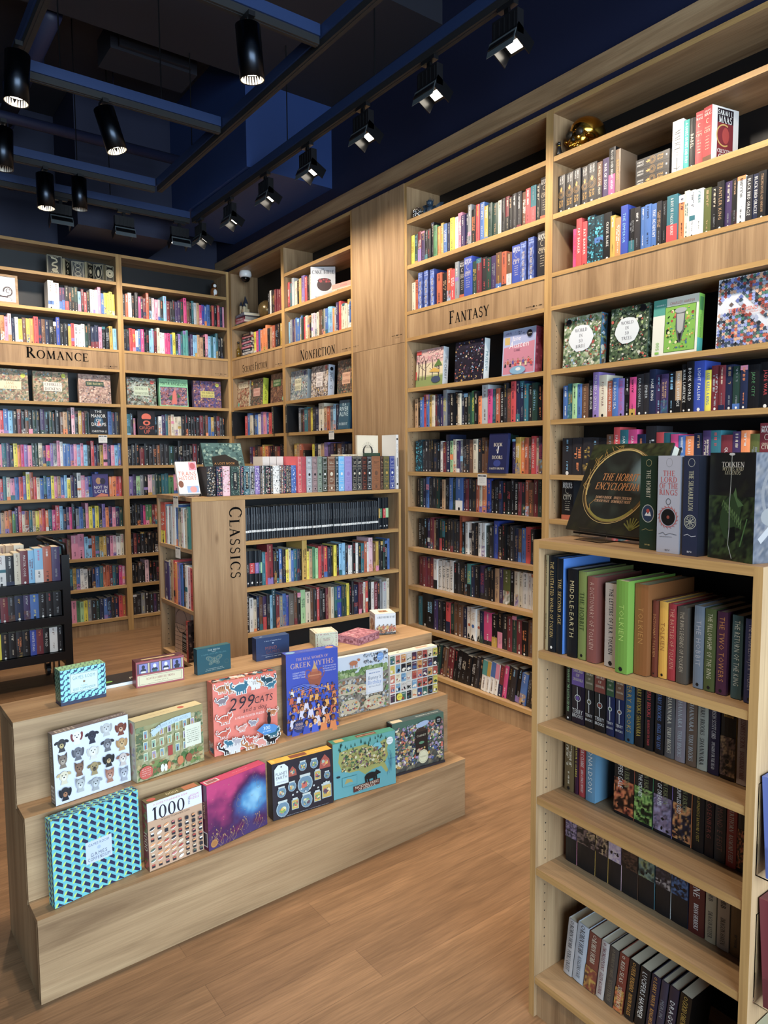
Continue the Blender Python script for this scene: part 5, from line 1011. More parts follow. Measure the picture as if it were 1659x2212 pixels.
def a_bunny(cv, w, h):
    R = RR(30); paint(cv, 0, 0, w, h, ['6a6058', '8a8078', 'a89c8c', '5a5048', 'c0b4a0'], 26, 26, 8, 4); cv.rect(0, h*.7, w, h, 'ccd4e0'); collage(cv, R, 0, h*.62, w, h*.8, ['6a8a4a', '8aa060', '54703c', 'a8b880'], 90, .006, .014); collage(cv, R, w*.5, h*.8, w, h, ['6a6a72', '9aa8b8', 'd8dce0', '4a4a52'], 60, .003, .01)
    collage(cv, R, 0, 0, w, h*.62, ['a89880', '7a6a5a', '5a5048', 'c8bca8', '8a9ab0', '9a6a48', 'd8d0c0', '6a8a58'], 260, .004, .012)
    for x, y, rx, ry in ((.2,.45,.05,.022),(.22,.15,.05,.03),(.7,.14,.055,.03),(.45,.42,.03,.02)): cv.ell(w*x, h*y, rx, ry, 'c4b494', 16); collage(cv, R, w*x-rx*.8, h*y-ry*.7, w*x+rx*.8, h*y+ry*.7, ['c87840', '8a5a38', '3a5a98', 'd8ccb0', '6a8a48', 'a83a30'], 22, .003, .008)
    cv.ell(w*.3, h*.88, .02, .01, 'b86a3c', 12); cv.ell(w*.4, h*.92, .007, .006, 'b86a3c', 8); [cv.rect(w*.3+dx, h*.8, w*.3+dx+.003, h*.87, 'b86a3c') for dx in (-.015, -.008, .008, .015)]
    cv.rect(w*.53, h*.3, w*.87, h*.72, 'dcdde2'); cv.frame(w*.55, h*.32, w*.85, h*.7, .0008, '7a9ac0'); cv.text("Bunny's", w*.7, h*.57, .015, '5a6a8a', it=.1, maxw=w*.26); cv.text('Birthday', w*.7, h*.49, .017, '6a8ac8', it=.1, maxw=w*.28); cv.text('100 Piece Puzzle', w*.7, h*.42, .006, '5a6a8a', maxw=w*.24); cv.marks(R, w*.7, h*.65, w*.22, .005, '5a7ab0')
    cv.ell(w*.82, h*.91, .017, .017, '6a9ad8', 18); cv.marks(R, w*.82, h*.91, .024, .004, 'e8f0f8')
def a_covers(cv, w, h):
    R = RR(33); cv.rect(0, 0, w, h, 'e4dcd0')
    for i in range(9):
        for j in range(5):
            x = w*(.01+.11*i); y = h*(.03+.193*j); c = R.choice(['2a4a7a', 'c8883a', 'a83a2c', '3a6a5a', '1c1c24', 'd8c8a8', '6a98b8', 'c86a58', 'c8b840', '4a2c48', 'c8c0b8', '8a4a30']); cv.rect(x, y, x+w*.092, y+h*.165, c)
            collage(cv, R, x, y, x+w*.092, y+h*.1, [R.choice(['e8dcc8', '1c1c24', 'c87038', '3a5a8a']), R.choice(['e8dcc8', '8a2c28', '2a4a3a'])], 4, .004, .009); cv.marks(R, x+w*.046, y+h*.135, w*.07, .004, R.choice(['e8e4dc', '1c1c20', 'd8b060']))
    cv.ell(w*.17, h*.13, .016, .016, 'd8cc28', 16); cv.marks(R, w*.17, h*.13, .02, .004, '3a3a20')
def a_agatha(cv, w, h):
    R = RR(36); cv.rect(0, 0, w, h, 'a03a44'); cv.rect(w*.025, h*.06, w*.975, h*.46, 'dcd0a8'); cv.frame(w*.06, h*.1, w*.94, h*.42, .0009, '4a3a44'); cv.text('AGATHA CHRISTIE TRIVIA', w*.5, h*.3, .0075, 'a04048', 's', maxw=w*.6); cv.marks(R, w*.5, h*.18, w*.3, .003, '8a7a68')
    cv.rect(w*.02, h*.52, w*.98, h*.93, '5a3c4a')
    for i in range(4): x = w*(.15+.233*i); cv.rect(x-.0145, h*.55, x+.0145, h*.9, '7a78b8'); cv.rect(x+.0165, h*.54, x+.0215, h*.92, 'c8b890'); cv.ell(x, h*.64, .011, .007, R.choice(['1c2034', '2a6a68', 'e0e0e4', '1c2034']), 10); cv.ell(x, h*.78, .006, .0075, R.choice(['e0dce0', '1c2034', 'd8c0b0']), 10); cv.rect(x-.008, h*.55, x+.008, h*.62, ['d8d8dc', '2a6a68', 'e8e8ea', '1c2034'][i])
def t_agatha(cv, w, h): cv.rect(0, 0, w, h, '5a2c38'); cv.line([(w*.15, h*.5), (w*.85, h*.5)], h*.22, 'd8c088'); [cv.rect(w*(.1+.2*i), h*.05, w*(.1+.2*i)+.012, h*.15, 'b84838') for i in range(5)]
def a_moth(cv, w, h):
    cv.rect(0, 0, w, h, '14505c'); cv.text('THE MOTH', w*.5, h*.89, .006, 'c8ccc0', sp=.1); cv.text('PRESENTS', w*.5, h*.82, .0026, 'c8ccc0'); cv.text('A GAME OF STORYTELLING', w*.5, h*.74, .0048, '5a8a90', maxw=w*.8, sp=.1); g = '6a7a70'
    cv.ell(w*.5, h*.48, .003, .013, g, 10)
    for s in (-1, 1):
        for k in range(4): cv.ell(w*.5+s*.016, h*.54, .019-.004*k, .009-.0018*k, (g, '1c5a64')[k % 2], 14, 0, s*.45); 
        for k in range(3): cv.ell(w*.5+s*.012, h*.38, .011-.003*k, .007-.0018*k, (g, '1c5a64')[k % 2], 12, 0, -s*.4)
    cv.ring(w*.87, h*.34, .008, .008, .0005, g); cv.marks(RR(1), w*.5, h*.16, w*.5, .0026, 'a8b4ac'); cv.marks(RR(4), w*.5, h*.1, w*.56, .0026, 'a8b4ac')
def a_mind(cv, w, h): cv.rect(0, 0, w, h, '1c3560'); cv.text('A Game of Telepathic Fever', w*.5, h*.84, .0042, 'b8c4d8'); cv.ell(w*.5, h*.72, .0045, .0022, 'c8d0dc', 10); cv.text('MIND', w*.45, h*.52, .013, '8a4a4a', sp=.1); cv.text('GAMES', w*.5, h*.34, .012, '6a4450', sp=.1); cv.line([(w*.15, h*.22), (w*.85, h*.22)], .0005, 'a8b4c8'); cv.marks(RR(3), w*.5, h*.13, w*.45, .003, 'c8d0dc')
def floral(c0, words):
    def f(cv, w, h):
        R = RR(41); cv.rect(0, 0, w, h, c0); 
        for k in range(70): a = R.uniform(0, 2*PI); q = R.choice(((R.uniform(.04,.96), R.choice((.1,.9))), (R.choice((.08,.92)), R.uniform(.06,.94)))); cv.ell(w*q[0], h*q[1], .003, .0016, R.choice(['b87888', '8a9a78', 'a86a7a', '9aa888']), 6, 0, a, k % 6 == 0)
        cv.ring(w*.5, h*.48, w*.3, h*.36, .0006, '9a7a80', 24); cv.marks(R, w*.5, h*.62, w*.36, .003, '8a7a70'); cv.text(words, w*.5, h*.5, .0075, 'b8808a', 's', maxw=w*.46)
    return f
def a_art(cv, w, h):
    R = RR(44); cv.rect(0, 0, w, h, 'd8dce0'); cv.rect(0, 0, w, h*.1, '2c2422'); cv.marks(R, w*.5, h*.05, w*.85, .003, 'c8c0b0'); cv.text('A Brief History of Art', w*.54, h*.83, .0105, '2a2a34', 's', maxw=w*.86)
    for k in range(14): person(cv, R, w*(.08+.065*k), h*(.24+.12*((k*7) % 3)/2), .012, R.choice(['c89878', 'b8845c']), R.choice(['b8502c', 'c8a84a', '5a6a88', 'd8ccb8', '8a3a2c', 'a87838']))
    collage(cv, R, w*.02, h*.11, w*.98, h*.3, ['c89860', 'a8683a', '6a5040', 'd8c8a8', '8a3a2c'], 34, .004, .01)
def l_art(cv, w, h): R = RR(45); cv.rect(0, 0, w, h, 'd4ccc8'); cv.text('Brief History', w*.5, h*.84, .009, '6a5048', 's', maxw=w*.85); cv.ell(w*.5, h*.4, w*.36, h*.33, 'b88a68', 14); collage(cv, R, w*.1, h*.05, w*.9, h*.6, ['c89860', '6a4a3a', 'd8c0a0', 'a86a5a'], 20, .005, .012)
def t_art(cv, w, h): cv.rect(0, 0, w, h, 'dcd8d0'); cv.rect(w*.3, h*.3, w*.72, h*.72, 'a0805c'); collage(cv, RR(3), w*.32, h*.32, w*.7, h*.7, ['c8a070', 'a84a38', '6a4a3a'], 12, .004, .009)
Z1, Z2, Z3 = TZ
GP = 'puzzle boxes on the stepped display'
def LY(x, y): return (x-.414, y-2.155)   # display coordinates
def onstep(name, label, cat, x, y, z, yawd, w, h, t, lean, *a, **k):
    X, Y = LY(x, y); lim = {Z1: TY[1], Z2: TY[2], Z3: 9}[z]-.003; c, s_, l = math.cos(rad(yawd)), math.sin(rad(yawd)), math.sin(rad(lean))
    Y = min(Y, lim-max(0, w*s_)-(t+h*l)*c)
    return gamebox(name, label, cat, FST, X, Y, z, yawd, w, h, t, lean, *a, **k)
pz = 'jigsaw puzzle'
onstep('game_box', 'big teal, navy and lime diamond patterned games box, lowest tier', 'board game', .468, 2.186, Z1, 8, .275, .268, .04, 1.5, '3a4a60', a_comp, lambda cv, w, h: cubes(cv, w, h, .8), lambda cv, w, h: cubes(cv, w, h, .8), edge='2a2c58', group=GP)
onstep('puzzle_box', 'tan puzzle box with large 1000 and rows of little sushi', pz, .757, 2.188, Z1, 4, .193, .225, .04, 2, 'c49a78', a_sushi, t_sushi, l_sushi, group=GP)
onstep('puzzle_box', 'magenta edged puzzle box with pink to blue underwater picture', pz, .957, 2.178, Z1, 8, .246, .228, .042, 1.5, '5a1038', a_pink, t_pink, l_pink, group=GP)
onstep('puzzle_box', 'dark puzzle box with glass jars and white tag, yellow top edge', pz, 1.228, 2.222, Z1, -5, .253, .212, .042, 2, '2c2832', a_planet, t_planet, group=GP)
onstep('puzzle_box', 'teal puzzle box with a map of parks and a black bear', pz, 1.49, 2.205, Z1, -8, .284, .222, .042, 1.5, '2f8a78', a_parks, t_parks, lambda cv, w, h: (cv.rect(0, 0, w, h, '8a5a3a'),), group=GP)
onstep('puzzle_box', 'crowded cabinet of curiosities puzzle box, right end of lowest tier', pz, 1.798, 2.222, Z1, -6, .27, .222, .042, 1.5, '26282e', a_curio, t_curio, group=GP)
onstep('puzzle_box', 'white puzzle box with twenty painted dog heads', pz, .507, 2.286, Z2, 7, .243, .225, .036, 2, '5a5046', a_dogs, t_dogs, l_dogs, group=GP)
onstep('puzzle_box', 'cream edged puzzle box showing a hotel facade with lit windows', pz, .757, 2.282, Z2, 6, .25, .205, .05, 1.5, 'c0b894', a_hotel, t_hotel, l_hotel, group=GP)
onstep('puzzle_box', 'orange puzzle box covered in cartoon cats with the number 299', pz, 1.046, 2.31, Z2, -2, .256, .268, .048, 1.0, 'd06a54', a_cats, t_cats, lambda cv, w, h: (cv.rect(0, 0, w, h, 'c85a40'), collage(cv, RR(3), 0, 0, w, h*.2, ['1f6478', 'c8b8a8'], 8, .008, .016), cv.text('299 CATS', w*.5, h*.6, .012, '8a3a30', rot=-90)), group=GP)
onstep('puzzle_box', 'tall blue puzzle box with a Greek vase and crowd of women', pz, 1.349, 2.311, Z2, -8, .222, .317, .044, .4, '1f3fb0', a_greek, t_greek, lambda cv, w, h: cv.rect(0, 0, w, h, '2a2a58'), group=GP)
onstep('puzzle_box', 'white edged puzzle box of animal burrows for a birthday', pz, 1.606, 2.342, Z2, -4.5, .255, .25, .022, .5, 'd8d8dc', a_bunny, group=GP)
onstep('puzzle_box', 'white puzzle box with a grid of tiny book covers', pz, 1.872, 2.326, Z2, -2, .27, .218, .04, .5, 'e4dcd0', a_covers, lambda cv, w, h: (cv.rect(0, 0, w, h, 'e0d8c8'), cv.rect(w*.6, h*.3, w*.85, h*.8, 'c89a88'), cv.marks(RR(2), w*.4, h*.5, w*.2, .005, 'c8b8a0'), cv.rect(w*.2, h*.4, w*.25, h*.6, '3a3430')), group=GP)
GQ = 'small games along the top tier'
onstep('game_box', 'small light blue zigzag quiz box on the top tier, far left', 'card game', .568, 2.43, Z3, 3, .147, .118, .055, 0, '23466a', a_quiz, t_quiz, l_quiz, group=GQ)
onstep('game_box', 'dark red trivia box with four little portraits on the top tier', 'card game', .824, 2.455, Z3, -4, .172, .092, .05, 0, 'a03a44', a_agatha, t_agatha, group=GQ)
onstep('game_box', 'deep teal storytelling game box with a moth outline', 'card game', 1.053, 2.456, Z3, 1, .137, .097, .03, 1, '124854', a_moth, lambda cv, w, h: cv.rect(0, 0, w, h, '1f6470'), group=GQ)
onstep('game_box', 'navy blue card game box with thin white line on top tier', 'card game', 1.309, 2.475, Z3, -5, .145, .091, .04, 0, '1c3560', a_mind, lambda cv, w, h: (cv.rect(0, 0, w, h, '2a4a7c'), cv.ell(w*.2, h*.5, .006, .003, 'c8d0dc')), group=GQ)
onstep('game_box', 'pale green floral trivia box on the top tier', 'card game', 1.6, 2.492, Z3, -17, .1, .062, .095, 0, 'd0d6c0', floral('ccd4be', 'TRIVIA'), floral('dcd8c4', ' '), floral('ccd4be', 'TRIVIA'), group=GQ)
onstep('game_box', 'flat dusty pink patterned box lying on the top tier', 'card game', 1.764, 2.405, Z3, 17, .155, .032, .12, 0, 'b07080', lambda cv, w, h: (cv.rect(0, 0, w, h, 'b07080'), collage(cv, RR(5), 0, 0, w, h, ['8a4a58', 'c88a94'], 40, .004, .01)), lambda cv, w, h: (cv.rect(0, 0, w, h, 'c07c8c'), collage(cv, RR(6), 0, 0, w, h, ['a85a6a', 'd8a0aa', 'b06a7a'], 120, .003, .009), cv.frame(.006, .006, w-.006, h-.006, .001, '8a3a4c')), lambda cv, w, h: (cv.rect(0, 0, w, h, 'b07080'), collage(cv, RR(7), 0, 0, w, h, ['8a4a58', 'c88a94'], 30, .004, .01)), group=GQ)
onstep('game_box', 'white cube box with painted figures and history of art title', 'card game', 1.925, 2.497, Z3, -22, .098, .098, .095, 0, 'd4ccc8', a_art, t_art, l_art, group=GQ)
# flat black and white book lying behind the small games
b = MB(); b.box(0, .24, 0, .11, 0, .012, cc('e8e8e4')); b.box(-.002, .242, -.002, .111, .012, .0145, cc('18181a'))
o = b.build('book', [PRINT]); X, Y = LY(.71, 2.515); o.location = FST.w(X, Y, Z3+.0002); o.rotation_euler = (0, 0, FST.a); tag(o, 'thin book lying flat, black cover with green oval, top tier', 'book')
m = MB(); cv = Canvas(m, (0, 0, .0146), (1,0,0), (0,1,0), (0,0,1)); cv.ell(.04, .03, .02, .009, '7ac84a'); cv.text('Petits', .15, .03, .018, 'e8e4d0', it=.2); m.build('cover_print', [PRINT], o)
# ================================================================ boxes and face-out books on the shelves
def mosaic(pal, n, lab, lx, ly, lw, lh, lc='e8e0cc', tc='4a3a3a', s0=.006, s1=.02, seed=1, dot=None, base=None, font='s'):
    def f(cv, w, h):
        R = RR(seed); paint(cv, 0, 0, w, h, [base or pal[0], pal[1], pal[2], pal[0], pal[3], pal[1]], 26, 26, 7, seed, 1.7); collage(cv, R, 0, 0, w, h, pal, n, s0*.7, s1*.62)
        if lab:
            (cv.rect(w*(lx-lw/2), h*(ly-lh/2), w*(lx+lw/2), h*(ly+lh/2), lc) if lh < .37 or lw < .47 else [cv.ell(w*(lx+.1*math.cos(a)), h*(ly+.08*math.sin(a)), w*lw*.48, h*lh*.46, lc, 9, a) for a in (0, 1, 2.1, 3.3, 4.4, 5.4)]); L = lab.split('/')
            for k, t in enumerate(L): cv.text(t, w*lx, h*(ly+lh*(.5-(k+.5)/len(L))), h*lh*.62/len(L), tc, font, 'c', w*lw*.88)
        if dot: cv.ell(w*dot[0], h*dot[1], .018, .018, dot[2], 16); cv.marks(R, w*dot[0], h*dot[1], .022, .004, 'k')
    return f
def sidetext(c, t, ink='k', rot=-90):
    def f(cv, w, h): cv.rect(0, 0, w, h, c); cv.text(t, w*.5, h*.45, w*.45, ink, 'b', 'c', h*.6, rot)
    return f
LON = ['6a7a5a', 'a8785a', 'c8b08a', '7a5a4a', '8aa8b0', '9a4a3a', 'd8c8a8', '5a6a48', 'b89a70']
DRK = ['3a3038', '5a4a40', '8a6a50', '4a6a58', 'a8a088', 'c87848', '2a2830', '6a7a60']
CRW = ['b08a78', 'd8b8a0', '8a6a60', 'c8a090', '5a4848', 'e0ccb8', 'a87868', '9a9098']
def shelfbox(fr, u, z, w, h, label, art, t=.05, base='c8c0b0', right=None, lean=3, yaw=0, d=.038, name='puzzle_box', cat='jigsaw puzzle', top=None, left=None):
    return gamebox(name, label, cat, fr, u, d, z, yaw, w, h, t, lean, base, art, top, left, right)
zf, zn = 2.0602, 2.0862
def cherry(cv, w, h):
    R = RR(50); cv.rect(0, 0, w, h, 'd8b0a8'); cv.rect(0, h*.3, w, h*.62, 'e0d0a8'); cv.rect(0, 0, w, h*.3, '8a9a58'); cv.rect(0, h*.26, w, h*.3, 'b8b880')
    for x, s in ((.1, 1.2), (.36, 1.1), (.24, .7), (.62, .7), (.85, .9)):
        cv.line([(w*x, h*.18), (w*x+.004, h*.45), (w*x-.004, h*.7)], .009*s, '5a4648')
        for k in range(5): a = R.uniform(.3, 2.8); cv.line([(w*x, h*(.42+.06*k)), (min(max(w*x+.05*s*math.cos(a), .003), w-.003), min(h*(.42+.06*k)+.06*s*math.sin(a), h*.97))], .003*s, '6a5254')
    collage(cv, R, 0, h*.66, w, h, ['d8a0a0', 'c88890', 'e4c0b8'], 40, .006, .014); cv.poly([(w*.5,h*.38),(w*.68,h*.48),(w*.9,h*.4),(w*.88,h*.34)], 'd8a838'); cv.poly([(w*.68,h*.5),(w*.85,h*.7),(w*.98,h*.52)], '5a7a38'); cv.ell(w*.76, h*.16, .045, .022, '3a4868', 16); cv.rect(w*.02, h*.87, w*.2, h*.97, 'd03028'); cv.rect(0, h*.2, w*.05, h*.42, 'c83a2c')
shelfbox(FFL, .068, zf, .272, .246, 'puzzle box with pink sky park trees under the fantasy header', cherry, .045, 'c8c0b8', sidetext('c8ccd0', 'THE CHERRY', 'K'))
shelfbox(FFL, .455, zf, .258, .25, 'black puzzle box of tiny museum curiosities with red label', mosaic(['1c1826', '16131f', '221d30', '2a2438', '3a3450', 'c85a48', '8aa8c8', 'd8c8a8', '5a78a8', '7a4a6a', 'c8a048'], 150, '', .5, .5, .1, .1, seed=2, base='16131f', s0=.005, s1=.013), .045, '16131f', sidetext('d4dcdc', 'MUSEUM', 'T'))
REDLAB = None
def austen(cv, w, h):
    R = RR(52); cv.rect(0, 0, w, h, 'a8bcdc'); cv.rect(w*.03, h*.03, w*.97, h*.97, 'c87a90'); cv.poly([(w*.03,h*.62),(w*.97,h*.7),(w*.97,h*.97),(w*.03,h*.97)], 'a8b0d8'); cv.rect(w*.06, h*.68, w*.22, h*.84, 'c8a860'); cv.text('Jane', w*.42, h*.8, .026, 'f0e8ec', it=.2); cv.text('Austen', w*.5, h*.66, .034, 'f0e8ec', it=.2, maxw=w*.6); cv.text('GAME', w*.45, h*.54, .014, '5a2a4a', 's')
    for k in range(11): person(cv, R, w*(.1+.08*k), h*(.3 if k % 2 else .24), .015, 'd8a888', R.choice(['5a4a9a', 'c8302c', '2a2a38', 'd8d0a0', '8a9a58', 'b85a30']))
    cv.ell(w*.5, h*.1, .06, .024, '7aa8c8', 16); cv.ell(w*.52, h*.12, .02, .01, 'd8dce0', 10); cv.ell(w*.83, h*.86, .02, .02, '16141c', 16); cv.marks(R, w*.83, h*.86, .024, .004, 'w'); collage(cv, R, w*.1, h*.86, w*.7, h*.95, ['5a6a9a', '3a4a6a'], 14, .003, .006)
shelfbox(FFL, .866, zf, .25, .262, 'pink game box with ballroom dancers under the fantasy header', austen, .06, 'b03a5a', lambda cv, w, h: (cv.rect(0, 0, w, h, 'b03a5c'), collage(cv, RR(3), 0, 0, w, h, ['c85a78', '902a48'], 20, .006, .016)), name='game_box', cat='board game')
GRN = ['5a7a48', '8aa070', 'c8c8b0', '3a4a3a', 'b8683a', '9ab8d0', 'e0dcd0', '6a5a48', 'a83a30']
shelfbox(FFR, .075, zf, .236, .265, 'white centred puzzle box of fifty birds, leftmost under blank header', mosaic(GRN, 190, 'WORLD/IN/50/BIRDS', .48, .56, .5, .42, 'dce0e4', '6a6a72', .006, .018, 5, (.14, .9, '16161a')), .05, '5a7a8a', lambda cv, w, h: (cv.rect(0, 0, w, h, '3a6a8a'), collage(cv, RR(3), 0, 0, w, h, GRN, 24, .008, .02)))
shelfbox(FFR, .367, zf, .212, .265, 'dark foliage puzzle box of fifty trees, beside the birds box', mosaic(['2c3c2c', '4a6440', '6a7a58', '1c2420', '9aa88a', 'b84a38', '5a6a5a', 'c8c8b8', 'a8b878'], 200, 'WORLD/IN/50/TREES', .46, .56, .48, .38, 'd4dadc', '6a6a72', .006, .018, 6, (.86, .92, '16161a')), .05, '3a4a3c', lambda cv, w, h: (cv.rect(0, 0, w, h, '3a4a40'), collage(cv, RR(4), 0, 0, w, h, ['2c3c2c', '6a7a68', '1c2420', '8a9a90'], 24, .008, .02)))
def harper(cv, w, h):
    R = RR(55); cv.rect(0, 0, w, h, 'dcdccc'); cv.rect(0, h*.72, w*.3, h, '4a9a8a'); cv.rect(w*.3, h*.88, w, h, 'dcdccc'); cv.text('CHARLEY HARPER', w*.64, h*.9, .013, 'c86a5a', maxw=w*.55); cv.marks(R, w*.15, h*.9, w*.24, .007, 'd0e4dc'); cv.rect(w*.27, h*.05, w*.95, h*.85, '3a5a28'); cv.rect(w*.28, h*.06, w*.94, h*.84, '7ab03c')
    collage(cv, R, w*.3, h*.08, w*.92, h*.82, ['a83a28', '3a5a28', 'c8b040', '1c2a1c', 'c86838', '4a8a48', 'e0d8a0', '3a6a8a'], 70, .004, .01)
    cv.poly([(w*.52,h*.74),(w*.72,h*.74),(w*.72,h*.45),(w*.64,h*.2),(w*.6,h*.2),(w*.52,h*.45)], '5a5e60'); cv.poly([(w*.54,h*.7),(w*.7,h*.7),(w*.68,h*.42),(w*.62,h*.36),(w*.56,h*.42)], 'a8aaa4'); cv.ell(w*.62, h*.76, .03, .012, 'a4a8a6', 14); cv.poly([(w*.58,h*.36),(w*.66,h*.36),(w*.63,h*.22),(w*.61,h*.22)], '1c1c1e')
    cv.text('500', w*.13, h*.18, .017, '7ab83c', rot=90); cv.rect(w*.08, h*.04, w*.17, h*.08, '7ab83c')
shelfbox(FFR, .604, zf, .226, .265, 'green puzzle box with a long grey stylised bird, blank header shelf', harper, .045, '5aa83a', lambda cv, w, h: (cv.rect(0, 0, w, h, '7ab83c'), cv.rect(0, 0, w, h*.25, '3aa09a'), cv.rect(w*.15, h*.72, w*.85, h*.95, '4a8a48'), cv.text('CHARLEY HARPER', w*.5, h*.45, w*.3, '4a7a28', 'b', 'c', h*.4, -90)))
def tetro(cv, w, h):
    R = RR(57); cv.rect(0, 0, w, h, 'd8dae0')
    for i in range(22):
        for j in range(22):
            u = (i+.5)/22; v = (j+.5)/22
            if abs(v-.5-.16*math.sin(u*6)) < .11 and R.random() < .85: continue
            s = w/30; x, y = min(max(w*u, s*1.1), w-s*1.1), min(max(h*v, s*1.1), h-s*1.1); cv.ell(x, y, s*1.05, s*1.05, R.choice(['5a6ab0', 'c85a3a', '3a4a5a', '8a9ad8', '4a7a6a', '9a3a30', 'd8a888', '2c3038', 'a8b0c8', '6a5a58']), 4, 0, PI/4*(i % 2)*0, (i+j) % 5 == 0)
    cv.text('TETROMINO CITY', w*.48, h*.52, .018, 'd85a40', maxw=w*.62); cv.text('A GEOMETRIC JIGSAW PUZZLE', w*.48, h*.465, .008, 'd88a78', maxw=w*.6); cv.rect(w*.78, h*.8, w*.95, h, 'd8402c'); cv.text('300', w*.865, h*.88, .014, 'f0e0dc')
shelfbox(FFR, .918, zf, .3, .3, 'large colourful geometric city puzzle box at the right edge', tetro, .045, 'c8ccd4')
shelfbox(FNF, .036, zn, .285, .25, 'street scene puzzle box, leftmost under the nonfiction header', mosaic(['8a98a0', 'a8b4b8', '6a7a88', 'c8c8b8', '9a5a4a', '5a8a78', 'd8d4c8', '4a4a58'], 130, 'Virginia/Woolf', .46, .52, .38, .4, 'd8d4b0', '4a4a48', seed=8, dot=(.84, .88, '2a3a7a')), .045, '8a98a0')
shelfbox(FNF, .385, zn, .262, .252, 'pale crowd puzzle box with white side, middle under nonfiction', mosaic(['c8b8a8', '8a7a78', '3a3438', 'e0d8d0', 'a88a7a', '5a5a6a', 'c8a048', 'd8c8c0'], 150, 'JANES/TAKES/BITE', .5, .56, .38, .46, 'e0d8d4', '8a7a7a', seed=9, dot=(.88, .92, 'd85a48')), .06, 'd0d8e4', lambda cv, w, h: (cv.rect(0, 0, w, h, 'c4cfe0'), cv.ell(w*.5, h*.87, w*.26, w*.26, '16161c', 12), cv.text('Jigsaw', w*.5, h*.6, w*.4, '22222a', 'b', 'c', h*.3, -90), cv.ring(w*.5, h*.28, w*.2, w*.2, .003, '22222a')))
shelfbox(FNF, .785, zn, .255, .262, 'brown library puzzle box cut by the panel, under nonfiction', mosaic(DRK+['8a5a3a'], 140, 'THE WORLD OF/SHAKESPEARE', .5, .45, .44, .34, 'd8a888', '8a4a38', seed=10, dot=(.84, .86, 'c85a38')), .045, '4a3a30')
shelfbox(FSF, .034, zn, .262, .25, 'cream puzzle box of a ballroom, leftmost under science fiction header', mosaic(['c8b08a', 'a83a2c', '6a4a38', 'd8c8a0', '8a6a4a', 'b89058'], 120, 'Jane Austen', .5, .85, .8, .22, 'ddd0b0', '8a7a60', seed=11, dot=(.14, .12, '6ac0a8')), .04, 'cfc4a4', lambda cv, w, h: (cv.rect(0, 0, w, h, 'c8c0a8'), cv.marks(RR(2), w*.5, h*.5, h*.8, w*.5, '3a3028', -90)))
shelfbox(FSF, .33, zn, .25, .25, 'dark puzzle box with bright yellow side under science fiction header', mosaic(DRK, 130, 'THE WORLD OF/KING ARTHUR', .5, .5, .54, .3, 'd8a898', 'a04838', seed=12, dot=(.12, .85, 'd8c030')), .055, '4a4438', sidetext('d0dc28', 'KING ARTHUR', '5a6a10'))
shelfbox(FSF, .735, zn, .285, .262, 'brown bottle shelf puzzle box with green label, science fiction header', mosaic(['4a3028', '6a4434', '8a5a40', 'a87850', '3a2420', '7a6a58'], 130, 'THE WORLD OF/HOBBITS', .42, .68, .5, .24, '3a6a3a', 'c8c8a0', seed=13, dot=(.84, .12, '8ac0a0')), .045, '4a3228')
shelfbox(FBR, .05, zn, .268, .25, 'puzzle box of a gothic monster village, left under blank rear header', mosaic(['4a4840', '8a9a88', 'c8d0c8', '6a5a48', 'a89878', '2c2a28', 'b86a48', '7a9a7a'], 170, 'THE WORLD OF/FRANKENSTEIN', .48, .52, .5, .34, 'c8d4b8', '4a5a4a', seed=14, dot=(.86, .86, 'c85048')), .045, 'c0b898', None, 3, 0, .038, 'puzzle_box', 'jigsaw puzzle', None, lambda cv, w, h: (cv.rect(0, 0, w, h, 'b8b098'), cv.marks(RR(2), w*.5, h*.5, h*.8, w*.5, '3a3028', -90)))
def angelou(cv, w, h):
    mosaic(['8a5a70', 'c87058', '4a4a68', 'a8889a', 'd8a888', '3a2a3a', '7a8ac0'], 150, '', .5, .5, .1, .1, seed=15)(cv, w, h); cv.poly([(w*.42,h*.08),(w*.6,h*.08),(w*.58,h*.5),(w*.54,h*.62),(w*.46,h*.5)], 'd86a60'); cv.poly([(w*.3,h*.3),(w*.42,h*.22),(w*.44,h*.42)], '3a6a48'); cv.poly([(w*.62,h*.3),(w*.74,h*.36),(w*.62,h*.5)], '3a6a48')
    cv.rect(0, h*.7, w, h, '88cc9c'); cv.rect(0, 0, w*.03, h*.7, '88cc9c'); cv.rect(w*.97, 0, w, h*.7, '88cc9c'); cv.rect(0, 0, w, h*.03, '88cc9c'); cv.text('MAYA ANGELOU', w*.5, h*.82, .03, '1c3028', maxw=w*.9); cv.text('THE WORLD OF', w*.5, h*.94, .012, '1c3028')
shelfbox(FBR, .348, zn, .28, .26, 'mint topped puzzle box with red dress figure, rear shelf', angelou, .045, '88cc9c')
shelfbox(FBR, .684, zn, .285, .258, 'purple city puzzle box with yellow label, rear shelf by corner', mosaic(['4a3a6a', '7a5a8a', 'a86a58', '3a4a88', 'c8906a', '2a2440', '8a7ab8', 'd8b078'], 170, 'THE HARLEM/RENAISSANCE', .5, .5, .5, .24, 'd8cc70', '3a3a3a', seed=16, dot=(.86, .86, 'd8dc50')), .045, '6a5a78')
shelfbox(FBL, .735, zn, .272, .262, 'cream label puzzle box at the left edge under romance', mosaic(LON, 160, 'Jane/Austen', .5, .48, .6, .26, 'e0d4b0', 'b89a68', seed=17, dot=(.86, .8, 'd8dc30')), .045, 'a89878')
shelfbox(FBL, 1.045, zn, .28, .258, 'old city puzzle box with white label under romance lettering', mosaic(LON, 160, 'CHARLES/DICKENS', .55, .5, .52, .3, 'e4dccc', '5a4a4a', seed=18, dot=(.87, .88, 'd8dc30')), .045, 'a89878')
